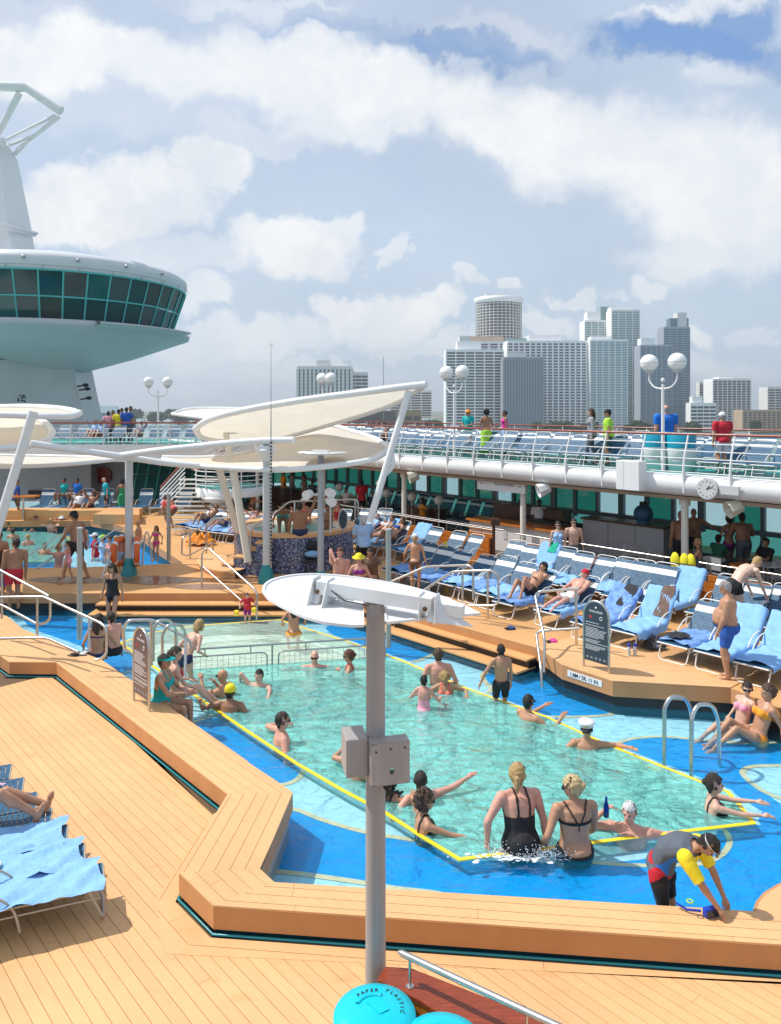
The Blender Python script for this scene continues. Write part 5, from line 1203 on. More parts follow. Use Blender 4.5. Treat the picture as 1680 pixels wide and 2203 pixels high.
M().tube([st(segs[0][0]-3, 19.3, 1.32), st(segs[0][1]+.2, 19.3, 1.32)], .02, 6).build('rear_rail', M_steel, pw)
# curved stair in the middle distance
cs = thing('curved_stair', 'white curved staircase with barred railings left of the hot tub', 'staircase')
bx0 = dp(398, 1056, 31.5); lx = dp(400, 0, 31.5).x; rx = dp(548, 0, 31.5).x; cz = (HC-(1072-877)/FD*31.5)
m = M(); cc = Vector(((lx+rx)/2, 33.4, 0)); rd = (rx-lx)/2*1.05
m.lathe(cc, [(rd, cz-.05), (rd, cz+.33), (0, cz+.33)], 28, smooth=True); m.build('landing', M_white, cs)
M().lathe(cc, [(rd-.08, cz+.335), (0, cz+.336)], 28).build('landing_floor', M_udeck, cs)
m = M()
for z in (.45, .65, .85, 1.05, 1.28): m.tube([cc+Vector((rd*math.cos(a), rd*math.sin(a), cz+z)) for a in [math.radians(180+i*9) for i in range(21)]], .022, 5)
for i in range(7): a = math.radians(180+i*30); m.tube([cc+Vector((rd*math.cos(a), rd*math.sin(a), cz+.3)), cc+Vector((rd*math.cos(a), rd*math.sin(a), cz+1.28))], .03, 5)
m.build('landing_railing', M_white, cs)
for k in range(12):
    z = ZB+.17*k; a0 = dp(356, 0, 31).x+.21*k*0; x = dp(440-k*0, 0, 31.5).x; M().box((x-.3, 31.5+k*.16, z+.02), (2.4, .34, .05)).build('stair_tread', M_white2, cs)
for (xa, xb, d) in ((345, 398, 31.), (440, 560, 33.5)):
    for j in range(6): M().tube([dp(xa, 1100-j*9 if xa < 400 else 1000-j*13, d), dp(xb, 1043-j*9 if xa < 400 else 935-j*13, d+1.5)], .028, 5).build('stair_rail', M_white, cs)
    M().tube([dp(xa, 1048 if xa < 400 else 930, d), dp(xb, 990 if xa < 400 else 865, d+1.5)], .04, 6).build('stair_handrail', M_handr, cs) if xa < 400 else None
m = M(); m.prism([(rx-.1, 33.5), (rx+2.6, 35.0), (rx+2.6, 36.6), (rx-.1, 35.2)], 0, .1); 
for k in range(10):
    p = dp(420+k*13, 1010-k*10, 34); M().box((p.x, 34.6, p.z), (.30, 1.4, .05)).build('upper_stair_tread', mat('stair_tread_orange', (.42, .19, .09), .5), cs)
cc2 = dp(468, 1120, 32.2); M().lathe((cc2.x, 32.6, ZB), [(.42, 0), (.42, 1.0), (.75, 1.15), (.75, 1.25), (0, 1.25)], 20).build('pedestal', M_white2, cs)
# life rings on the left teal-footed post
d = FD*(HC-ZB)/(1237-877.); xx = (277.5-840)/FD*d
M_or = mat('life_ring_orange', (.72, .13, .02), .5)
for sx, lb in ((-1, 'orange life ring hanging on the left side of the teal-footed post'), (1, 'orange life ring hanging on the right side of the teal-footed post')):
    lr = thing('life_ring', lb, 'life ring', (xx+sx*.24, d-.02, 1.02), math.radians(90+sx*18)); P = [Vector((.37*math.cos(a), 0, .37*math.sin(a))) for a in [2*math.pi*i/28 for i in range(28)]]
    M().tube(P, .085, 12, closed=True).build('ring', M_or, lr)
    for q in range(4): a = math.pi/4+q*math.pi/2; M().tube([(.37*math.cos(a-.09), 0, .37*math.sin(a-.09)), (.37*math.cos(a+.09), 0, .37*math.sin(a+.09))], .089, 12).build('reflective_band', M_white, lr)
# far left bench strip & orange blocks
fbn = thing('far_bench', 'long orange wooden bench edge beyond the far pool', 'bench')
a, b_ = at(8, 1118, ZB), at(296, 1116, ZB); M().box(((a.x+b_.x)/2-4, a.y+.5, .5), (b_.x-a.x+8, .9, .42)).build('board', M_far, fbn)
M().prism([at(200, 1127, ZB), at(238, 1112, ZB), at(300, 1116, ZB), at(300, 1128, ZB)], ZB+.01, .72).build('corner_block', M_far, fbn)
# ================================================================== SUN LOUNGERS
def lounger_meshes(fm, key, simple=False):
    W2, SH, LS = .31, .35, 1.22      # half width, seat height, seat length (local y: foot end 0, hinge LS)
    d = {}
    m = M()
    for sx in (-1, 1):
        m.tube([(sx*W2, .02, SH), (sx*W2, LS+.16, SH)], .016, 6)
    m.tube([(-W2, .02, SH), (W2, .02, SH)], .016, 6)
    if not simple:
        for sx in (-1, 1): m.tube([(sx*W2, .05, SH-.09), (sx*W2, LS+.1, SH-.09)], .011, 5)
    d['frame'] = m.mesh('frame', fm)
    def hoop(y0, y1):
        m = M(); P = rnd_corner([(-W2+.01, y0, SH-.01), (-W2+.02, y1, .02), (W2-.02, y1, .02), (W2-.01, y0, SH-.01)], .09, 4); m.tube(P, .015, 6); return m.mesh('leg', fm)
    d['leg1'] = hoop(.16, .02); d['leg2'] = hoop(LS-.1, LS+.06)
    def arm(sx):
        m = M(); m.tube(smoothline([(sx*(W2+.02), LS-.42, .10), (sx*(W2+.03), LS-.34, SH+.02), (sx*(W2+.03), LS-.10, SH+.20), (sx*(W2+.03), LS+.18, SH+.24), (sx*(W2+.02), LS+.42, SH+.16)], 4), .014, 5); return m.mesh('arm', fm)
    d['arm1'] = arm(-1); d['arm2'] = arm(1)
    m = M(); k = 20 if not simple else 10; p = LS/k
    for i in range(k): m.box((0, p*(i+.5)+.02, SH+.012), (2*W2+.03, p*.86, .010))
    d['seat'] = m.mesh('seat', M_navy)
    BL = .74; m = M(); m.mi = 0; k = 14 if not simple else 7; p = BL/k
    for i in range(k):
        m.mi = 1 if (i in ((9, 10, 11) if not simple else (5,))) else 0
        m.box((0, p*(i+.5), .012), (2*W2+.02, p*.88, .010))
    me = m.mesh('backrest', [M_navy, M_strapw]); d['backrest'] = me
    m = M(); P = rnd_corner([(-W2, 0, 0), (-W2, BL+.07, 0), (W2, BL+.07, 0), (W2, 0, 0)], .14, 5); m.tube(P, .015, 6); d['back_frame'] = m.mesh('back_frame', fm)
    return d
LM = {'n': lounger_meshes(M_frame, 'n'), 'b': lounger_meshes(M_framed, 'b'), 's': lounger_meshes(M_frame, 's', True)}
def lounger(loc, heading, back=48, kind='n', label='', group=None, sx=1.):
    "heading: direction from the foot end to the head end"
    r = thing('sun_lounger', label, 'sun lounger', loc, heading-math.pi/2, group); r.scale = (sx, 1, 1)
    L = LM[kind]; hinge = (0, 1.24, .36); A = math.radians(back)
    for k_, nm in (('frame', 'frame'), ('leg1', 'leg'), ('leg2', 'leg'), ('arm1', 'arm'), ('arm2', 'arm'), ('seat', 'seat')):
        if kind == 's' and k_.startswith('arm') and k_ == 'arm2': continue
        obj(nm, L[k_], r)
    for nm in ('backrest', 'back_frame'):
        o = obj(nm, L[nm], r, hinge); o.rotation_euler = (A, 0, 0)
    return r
def local_pt(loc, heading, x, y, z):
    c, s_ = math.cos(heading-math.pi/2), math.sin(heading-math.pi/2); return Vector((loc[0]+x*c-y*s_, loc[1]+x*s_+y*c, loc[2]+z))
towel_n = [0]
def towel(loc, heading, label, where='seat', back=48, m_=None, seed=None, group=None, width=.66, y0=.1, y1=1.2, crumple=.012):
    "a towel lying over the seat and/or the backrest of a lounger; follows its surface and hangs over the sides"
    towel_n[0] += 1; rr = random.Random(seed or towel_n[0]*13); A = math.radians(back); W_ = width/2
    def surf(y):
        if y < 1.24: return (y, .375)
        q = y-1.24
        if q < .80: return (1.24+q*math.cos(A)-.02*math.sin(A), .385+q*math.sin(A))
        e = q-.80; return (1.24+.80*math.cos(A)+.03, .40+.80*math.sin(A)-e)
    ya, yb = {'seat': (y0, y1), 'back': (1.15, 2.45), 'full': (y0, 2.35)}[where]
    nx, ny = 15, int((yb-ya)*20); skew = rr.uniform(-.10, .10); vs = []; f1, f2, f3 = rr.uniform(5, 9), rr.uniform(0, 6), rr.uniform(9, 15)
    for j in range(ny+1):
        y = ya+(yb-ya)*j/ny
        for i in range(nx+1):
            u = -1+2*i/nx; x = u*(W_+.09)+skew*math.sin(y*2+f2); yy, zz = surf(y+.04*math.sin(u*3+f2)); h = crumple*(math.sin(y*f1+u*2.5+f2)**3*1.6+math.sin(u*f3*.35+y*3.1)*.6+max(0, math.sin(y*f3+u*5.5))**4*1.2+rr.uniform(-.12, .12))
            over = max(0, abs(x)-.33)
            vs.append((max(-.36, min(.36, x)), yy, zz+.012+abs(h)-over*1.4))
    m = M(); m.add(vs, [(j*(nx+1)+i, j*(nx+1)+i+1, (j+1)*(nx+1)+i+1, (j+1)*(nx+1)+i) for j in range(ny) for i in range(nx)], True)
    o = m.build('towel', m_ or M_towel, None, loc, label=label, category='towel', group=group); o.rotation_euler = (0, 0, heading-math.pi/2); return o
HN = math.atan2(NV.y, NV.x)
# right terrace, back row and front row
g1, g2 = 'loungers in the back row of the right terrace', 'loungers in the front row of the right terrace'
row1 = []
for px in (818, 846, 873, 908, 936, 990, 1014, 1109, 1141, 1173, 1208, 1239, 1262, 1292, 1330, 1362, 1412, 1572, 1604, 1637, 1668, 1700):
    s_ = sy(px, 18.25)
    if row1 and s_-row1[-1][1] < .62: s_ = row1[-1][1]+.62
    row1.append((px, s_))
ORD = 'first second third fourth fifth sixth seventh eighth ninth tenth eleventh twelfth thirteenth fourteenth fifteenth sixteenth seventeenth eighteenth nineteenth twentieth twenty-first twenty-second'.split()
rb = random.Random(21); R1 = []
for px, s_ in row1:
    lb = '%s lounger from the left in the back row, against the orange teak wall' % ORD[len(R1)]
    loc = st(s_, 16.62+rb.uniform(-.08, .08), ZB); bk = rb.uniform(44, 60); lounger(loc, HN, bk, 'n', lb, g1); R1.append((px, loc, bk))
R2 = []
for s_ in (-16.4, -15.68, -14.96, -14.2, -13.45, -12.72, -11.9, -10.75, -9.6, -8.75, -7.6, -6.85, -6.05, -5.2):
    loc = st(s_, (14.05 if s_ > -12.5 else 14.35)+rb.uniform(-.1, .12), ZB); bk = rb.uniform(38, 52); lounger(loc, HN, bk, 'n', '%s lounger from the left in the front row, foot end towards the pool' % ORD[len(R2)], g2); R2.append((s_, loc, bk))
gt = 'pale blue towels spread on the right terrace loungers'
for i, (px, loc, bk) in enumerate(R1):
    if px in (846, 908, 1173, 1412): towel(loc, HN, {846: 'blue towel over the leftmost loungers beside the sunbathers', 908: 'pale blue towel hanging over a back-row lounger left of the yellow cone', 1173: 'pale blue towel over the back-row lounger with the green cloth', 1412: 'pale blue towel over the lounger left of the yellow vests'}[px], 'full' if px != 908 else 'back', bk, m_=M_towel)
    elif px in (1208, 1239, 1262, 1292, 818, 936): towel(loc, HN, 'rumpled pale blue towel on the %s lounger of the back row' % ORD[i], 'seat', bk, group=gt, crumple=.02)
for i, (s_, loc, bk) in enumerate(R2):
    if i in (11, 12): towel(loc, HN, 'pale blue towel spread over the whole front-row lounger beside the man in blue trunks' if i == 11 else 'pale blue towel covering the front-row lounger right of the man in blue trunks', 'full', bk, crumple=.02)
    elif i == 9: towel(loc, HN, 'pale blue towel covering the lounger left of the man in blue trunks', 'full', bk, crumple=.02)
    elif i == 8: towel(loc, HN, 'patterned blue towel bunched on the lounger behind the slate sign', 'full', bk, m_=M_towel2, crumple=.03)
    else: towel(loc, HN, 'rumpled blue towel on the %s lounger of the front row' % ORD[i], 'seat', bk, m_=(M_towel if i % 2 else M_towel2), group='blue towels on the front-row lounger seats', crumple=.022)
# clothes and bags on them
def cloth(label, loc, size, m_, seed, cat='clothes', name='cloth'):
    rr = random.Random(seed); n = 12; vs = []
    for j in range(n+1):
        for i in range(n+1):
            u, v = -1+2*i/n, -1+2*j/n; q = max(0, 1-(u*u+v*v)*.55); vs.append((size[0]*u*(1+.15*math.sin(v*5+seed))/2, size[1]*v*(1+.15*math.sin(u*4+seed))/2, size[2]*q*(.6+.4*math.sin(u*7+seed)*math.cos(v*6+seed*2))+rr.uniform(0, .012)))
    m = M(); m.add(vs, [(j*(n+1)+i, j*(n+1)+i+1, (j+1)*(n+1)+i+1, (j+1)*(n+1)+i) for j in range(n) for i in range(n)], True)
    return m.build(name, m_, None, loc, label=label, category=cat)
M_dk = mat('dark_cloth', (.03, .03, .035), .9, bump=.4, bscale=20); M_bk = mat('brown_cloth', (.17, .11, .085), .9, var=.3, bump=.4, bscale=20)
M_red = mat('red_cloth', (.62, .02, .05), .8, var=.2); M_green = mat('green_cloth', (.0, .42, .26), .8, var=.2, bump=.4)
def on_back(R, x, q, z=.03):
    s_, loc, bk = R; A = math.radians(bk); return local_pt(loc, HN, x, 1.24+q*math.cos(A), .38+q*math.sin(A)+z)
def hung(label, R, wd, ln_, m_, x=0, cat='clothes'):
    s_, loc, bk = R; A = math.radians(bk); n = 10; vs = []
    for j in range(n+1):
        q = .84-ln_*j/n
        for i in range(n+1):
            xx = x+wd*(-.5+i/n)*(1+.12*math.sin(j*.9)); e = .03+.02*abs(math.sin(i*1.3+j*.5)); vs.append((xx, 1.24+q*math.cos(A)-e*math.sin(A), .385+q*math.sin(A)+e*math.cos(A)))
    m = M(); m.add(vs, [(j*(n+1)+i, j*(n+1)+i+1, (j+1)*(n+1)+i+1, (j+1)*(n+1)+i) for j in range(n) for i in range(n)], True)
    o = m.build('hung_cloth', m_, None, loc, label=label, category=cat); o.rotation_euler = (0, 0, HN-math.pi/2)
hung('black shirt hanging over the lounger behind the slate sign', R2[8], .30, .62, M_dk, .12)
hung('brown shirt hanging over the towel-covered lounger left of the man in blue trunks', R2[9], .28, .75, M_bk, .16)
hung('green cloth hanging over the towel on a back-row lounger', R1[9], .26, .34, M_green, .12)
cloth('crumpled red cloth on the lounger at the right edge', on_back(R2[13], .0, .5), (.55, .4, .16), M_red, 3)
cloth('white and red cloth lying on a lounger beside the covered towel lounger', local_pt(R1[15][1], HN, 0, .8, .42), (.5, .4, .1), M_towelw, 5)
cloth('dark folded cloth on the lounger foot behind the man in blue trunks', local_pt(R2[10][1], HN, -.1, .45, .42), (.45, .35, .10), M_dk, 8)
cloth('black bag on the deck under the loungers right of the slate sign', local_pt(R2[9][1], HN, .45, .55, .02), (.4, .35, .32), M_dk, 9, 'bag', 'bag')
cloth('bright red cap and towel on a lounger behind the right pole', local_pt(R1[0][1], HN, .1, 1.5, .7), (.35, .3, .2), M_red, 12)
cloth('orange beach bag on the deck in front of the far left loungers', at(432, 1172, ZB), (1.0, .7, .55), mat('orange_cloth', (.75, .25, .02), .8, var=.4), 14, 'bag', 'bag')
# far-left group in front of the curved stair
for i, (px, py) in enumerate(((385, 1150), (402, 1153), (420, 1157), (440, 1162), (456, 1165), (472, 1167), (489, 1169))):
    p = at(px, py, ZB); lounger(p, math.radians(56), rb.uniform(30, 55), 'n', 'blue lounger in the sunny row left of the hot tub', 'loungers left of the hot tub')
    towel(p, math.radians(56), 'blue towel on a lounger left of the hot tub', 'seat', group='towels left of the hot tub', m_=M_towel if i % 2 else M_towel2)
for i, x in enumerate((-4.9, -4.1, -3.4, -2.4, -1.5, -.8)):
    lounger((x, 28.6+i*.15, ZB), math.radians(70), 45, 'n', 'blue lounger in the row just behind the hot tub', 'loungers behind the hot tub')
# shaded loungers under the decks
for i in range(8):
    x = -16.6+i*.95; lounger((x, 35.6, ZB), math.radians(88), 62, 'n', 'navy lounger standing in the shade under the far left deck', 'loungers under the far left deck')
for i in range(9):
    s_ = sy(795, 23.2)+i*.8; lounger(st(s_, 22.9, ZB), HN, 62, 's', 'navy lounger in the shade along the ship windows', 'shaded loungers along the ship windows')
# upper right deck, three rows
gu = 'rows of blue loungers on the upper right deck'
tub_s = [sy(1413, 21.3), sy(1466, 21.3)]
for r_, (t0, lb) in enumerate(((20.75, 'blue lounger in the front row of the upper right deck, nearest the railing'), (22.75, 'blue lounger in the middle row of the upper right deck'), (24.75, 'blue lounger in the outboard row of the upper right deck'))):
    s_ = -36.
    while s_ < -1.5:
        if not (r_ == 0 and tub_s[0]-.9 < s_ < tub_s[1]+.9) and rb.random() > .04:
            lounger(st(s_, t0+rb.uniform(-.08, .08), ZU), HN+rb.uniform(-.05, .05), rb.choice((38, 46, 52)), 's', lb, gu)
        s_ += .76
for i in range(14):
    lounger((-17+i*.95, CY+.9+.1*(i % 3), ZU), math.radians(90), 45, 's', 'lounger on the far left upper deck behind the railing', 'loungers on the far left upper deck')
# bottom left corner
hd = math.radians(22)+math.pi; ux, uy = math.cos(math.radians(22)), math.sin(math.radians(22))
P0 = Vector((-3.02, 8.12, 0)); LBL = ['pale blue towel-covered lounger nearest the camera at the lower left', 'second towel-covered lounger from the camera at the lower left', 'third towel-covered lounger from the camera at the lower left', 'lounger carrying the bare-legged sunbather at the lower left', 'bare navy lounger behind the sunbather\'s legs', 'navy lounger with a pink item, sixth from the camera at the left edge', 'farthest navy lounger of the lower left row']
CORN = []
for i in range(7):
    foot = P0+Vector((-.345*i-.01*i, .385*i, 0)); loc = foot+Vector((-.23*uy*-1*-1*0, 0, 0))
    lounger(loc, hd, 14, 'b', LBL[i], 'loungers in the lower left corner', sx=.70); CORN.append(loc)
for i in (0, 1, 2): towel(CORN[i], hd, ['light blue towel nearest the camera, hanging low over its lounger', 'light blue towel with folds, second from the camera', 'light blue towel next to the sunbather\'s legs'][i], 'full', 14, width=.44, crumple=.022, y0=.04, seed=40+i)
cloth('pink and white cloth on the sixth lounger at the left edge', local_pt(CORN[5], hd, 0, .42, .40), (.3, .2, .05), mat('pink_cloth', (.8, .45, .55), .8), 4)
pb = thing('paperback_book', 'pale green book on the second towel at the left edge', 'book', local_pt(CORN[1], hd, .0, .95, .42), .3); M().box((0, 0, 0), (.2, .14, .02)).build('cover', mat('book_green', (.55, .65, .5), .5), pb)
# ================================================================== SMALL THINGS
def shoes(label, p, rz, m_, L=.26, gap=.1, group=None, sandal=False):
    s_ = thing('pair_of_shoes', label, 'shoes', p, rz)
    for k in (-1, 1):
        c = Vector((0, k*gap/2+.0, 0)); sh = M(); sh.ball((0, k*gap*.5, .012), L/2, 12, (1, .38, .09)).build('sole', M_black if not sandal else m_, s_)
        sh = M(); sh.ball((L*.14, k*gap*.5, .035), L*.30, 12, (1, .55, .42)).build('upper', m_, s_)
M_clog = mat('blue_clog', (.02, .07, .25), .5); M_pink = mat('pink_rubber', (.80, .05, .35), .5)
shoes('dark blue clogs lying on the right terrace boards', at(1097, 1353, ZB), .3, M_clog)
shoes('pink flip-flops near the corner of the right terrace', at(1187, 1381, ZB), .1, M_pink)
shoes('black shoes on the main deck against the left surround', at(24, 1452, 0), .2, M_dk, .28)
shoes('black sandals on the main deck beside the black shoes', at(52, 1450, 0), .3, M_dk, .28)
shoes('black and white sandals on the surround beside the seated couple', at(176, 1408, ZB), .1, M_strapw, .24)
shoes('dark sandals at the end of the handrail on the left surround', at(160, 1409, ZB), -.2, M_dk, .26)
cone = thing('caution_cone', 'tall yellow caution cone standing between the back-row loungers', 'caution cone', at(958, 1228, ZB)); M_ycone = mat('yellow_plastic', (.85, .60, .02), .4)
M().tube([(0, 0, .02), (0, 0, .9)], [.15, .055], 16).build('cone', M_ycone, cone); M().box((0, 0, .012), (.36, .36, .024)).build('base', M_ycone, cone)
m = M()
for k in range(4): m.box((0, -.135+k*.022, .25+.11*k), (.12-.015*k, .012, .05))
m.build('warning_print', M_ink, cone)
vt = thing('side_table', 'small steel table with yellow life vests in the gap of the teak wall', 'table', st(sy(1470, 18.6), 18.6, ZB), RS)
M().box((0, 0, .72), (.55, .4, .03)).build('table_top', M_greyw, vt)
for x in (-.25, .25):
    for y in (-.17, .17): M().tube([(x, y, 0), (x, y, .71)], .016, 6).build('leg', M_steel, vt)
M_vest = mat('vest_yellow', (.85, .75, .02), .7, var=.2, bump=.3, bscale=15)
for k, (px, lb) in enumerate(((1452, 'yellow life vest hanging on the left of the small steel table'), (1470, 'yellow life vest hanging in the middle behind the steel table'), (1482, 'yellow life vest standing on top of the teak wall gap'))):
    p = st(sy(px, 18.9), 18.9+.05*k, ZB); v_ = thing('life_vest', lb, 'life vest', p, RS); M().ball((0, 0, .98), .13, 12, (1, .6, 1.9)).build('body', M_vest, v_); M().tube([(-.12, -.08, .95), (.12, -.08, .95)], .012, 5).build('strap', M_ink, v_)
for k, px in enumerate((1353, 1366)):
    b_ = thing('water_bottle', ['blue-capped bottle under the front-row lounger, left one', 'blue-capped bottle under the front-row lounger, right one'][k], 'bottle', at(px, 1412, ZB)); M().cyl((0, 0, 0), .035, .2, 12).build('body', M_greyw, b_); M().cyl((0, 0, .2), .03, .06, 12).build('cap', mat('bottle_blue', (.01, .05, .5), .4), b_)
sb_ = thing('station_post', 'short dark post with a grey box between the planter walls', 'post', st(sy(1062, 18.9), 18.9, ZB)); M().cyl((0, 0, 0), .05, 1.25, 10).build('shaft', M_brown, sb_); bevel(M().box((.05, 0, 1.32), (.28, .2, .22)).build('box', M_brown, sb_), .02)
# wheelchair-like stroller near the tub
sr = thing('stroller', 'black folded pushchair with a blue bundle parked beside the mosaic tub', 'pushchair', at(672, 1236, ZB))
for sx in (-.2, .2):
    for yy in (-.22, .25): P = [Vector((sx, yy+.1*math.cos(a), .1+.1*math.sin(a))) for a in [k*.628 for k in range(10)]]; M().tube(P, .018, 6, closed=True).build('wheel', M_black, sr)
    M().tube([(sx, -.22, .1), (sx, .1, .55), (sx, .35, .95)], .014, 6).build('frame_tube', M_black, sr)
M().box((0, .02, .42), (.38, .42, .08)).build('seat', M_dk, sr); M().ball((0, .0, .62), .2, 12, (1.2, .9, .5)).build('bundle', M_towel, sr)
M().ball((0, .2, .85), .24, 12, (.9, .8, .6)).build('hood', M_dk, sr)
# ================================================================== PEOPLE
SK = {'light': (.66, .40, .29), 'tan': (.50, .26, .155), 'dtan': (.36, .175, .10), 'pink': (.68, .34, .25), 'brown': (.15, .075, .045), 'pale': (.74, .50, .39)}
def skin(k): return mat('skin_'+k, SK[k], .42, var=.22, vscale=5, spec=.45, bump=.25, bscale=22)
HC_ = {'black': (.012, .010, .009), 'dark': (.030, .018, .012), 'brown': (.085, .045, .025), 'blond': (.52, .34, .14), 'lblond': (.62, .46, .24), 'grey': (.36, .35, .34), 'white': (.70, .69, .67), 'auburn': (.13, .04, .02)}
def hairm(k): return mat('hair_'+k, HC_[k], .5, var=.4, vscale=26, bump=1., bscale=70, streak=(1.6, 1.6, .35))
CC = {'black': (.012, .012, .014), 'navy': (.015, .03, .10), 'blue': (.02, .10, .42), 'royal': (.01, .16, .62), 'red': (.55, .012, .03), 'white': (.78, .78, .78), 'teal': (.0, .42, .42), 'green': (.02, .30, .12), 'lime': (.42, .72, .06), 'pink': (.85, .04, .36), 'orange': (.90, .32, .02), 'yellow': (.86, .70, .02),
      'lblue': (.38, .55, .80), 'aqua': (.02, .50, .62), 'purple': (.25, .02, .22), 'grey': (.30, .30, .33), 'brown': (.14, .08, .05), 'coral': (.80, .15, .12), 'dpink': (.85, .35, .45), 'dgreen': (.01, .12, .07), 'slate': (.10, .12, .15)}
def clothm(k): return mat('fabric_'+k, CC[k], .75, var=.15, vscale=10, bump=.25, bscale=18)
V3 = lambda *a: Vector(a)
def ik(a, t_, l1, l2, pole):
    a, t_ = Vector(a), Vector(t_); d = t_-a; D = d.length
    if D > (l1+l2)*.995: d = d.normalized()*(l1+l2)*.995; D = d.length; t_ = a+d
    D = max(D, abs(l1-l2)+.03); x = (l1*l1-l2*l2+D*D)/(2*D); h = math.sqrt(max(0, l1*l1-x*x)); dn = d.normalized(); p = Vector(pole); p = p-dn*p.dot(dn)
    if p.length < 1e-4: p = Vector((1, 0, 0))
    return a+dn*x+p.normalized()*h, t_
def loft(m, path, radii, side, n=14):
    P = [Vector(p) for p in path]; rings = []
    for i, p in enumerate(P):
        d = (P[min(i+1, len(P)-1)]-P[max(i-1, 0)]).normalized(); x = side-d*side.dot(d); x.normalize(); y = x.cross(d)
        w_, dd_ = radii[i]; rings.append([p+x*math.cos(q)*w_+y*math.sin(q)*dd_ for q in [2*math.pi*j/n for j in range(n)]])
    vs = [v for r in rings for v in r]; fs = [(i*n+j, i*n+(j+1) % n, (i+1)*n+(j+1) % n, (i+1)*n+j) for i in range(len(P)-1) for j in range(n)]
    fs += [tuple(reversed(range(n))), tuple(range((len(P)-1)*n, len(P)*n))]; m.add(vs, fs)
def capsule(m, a, b, ra, rb, n=10):
    a, b = Vector(a), Vector(b); m.tube([a, a.lerp(b, .25), a.lerp(b, .5), a.lerp(b, .8), b], [ra, ra*.98+rb*.02, (ra+rb)*.5, rb*1.02, rb], n); m.ball(a, ra, n); m.ball(b, rb, n)
tmpl = bpy.data.objects.new('tmp', None)
def remeshed(m, vox):
    me = m.mesh('body', []) if False else None
    me = bpy.data.meshes.new('t'); me.from_pydata(m.v, [], m.f); me.update()
    o = bpy.data.objects.new('t', me); COL.objects.link(o)
    r = o.modifiers.new('r', 'REMESH'); r.mode = 'VOXEL'; r.voxel_size = vox; r.use_smooth_shade = True
    s_ = o.modifiers.new('s', 'SMOOTH'); s_.factor = .5; s_.iterations = 3
    out = bpy.data.meshes.new_from_object(o.evaluated_get(bpy.context.evaluated_depsgraph_get()))
    bpy.data.objects.remove(o); bpy.data.meshes.remove(me); return out
def submesh(name, V, N, F, mask, off, m_, parent, Q=None):
    if name == 'hair':
        c_ = V[F].mean(1); off = off*(.75+.55*np.abs(np.sin(V[:, 0:1]*95+V[:, 2:3]*60)*np.cos(V[:, 1:2]*80+V[:, 2:3]*35)))
    idx = np.nonzero(mask)[0]
    if len(idx) == 0: return None
    fs = F[idx]; u, inv_ = np.unique(fs, return_inverse=True); inv_ = inv_.reshape(fs.shape)
    vv = V[u]+N[u]*(off[u] if isinstance(off, np.ndarray) else off)
    me = bpy.data.meshes.new(name); me.from_pydata(vv.tolist(), [], inv_.tolist()); me.materials.append(m_)
    me.polygons.foreach_set('use_smooth', [True]*len(fs)); me.update()
    return obj(name, me, parent)
NP = [0]
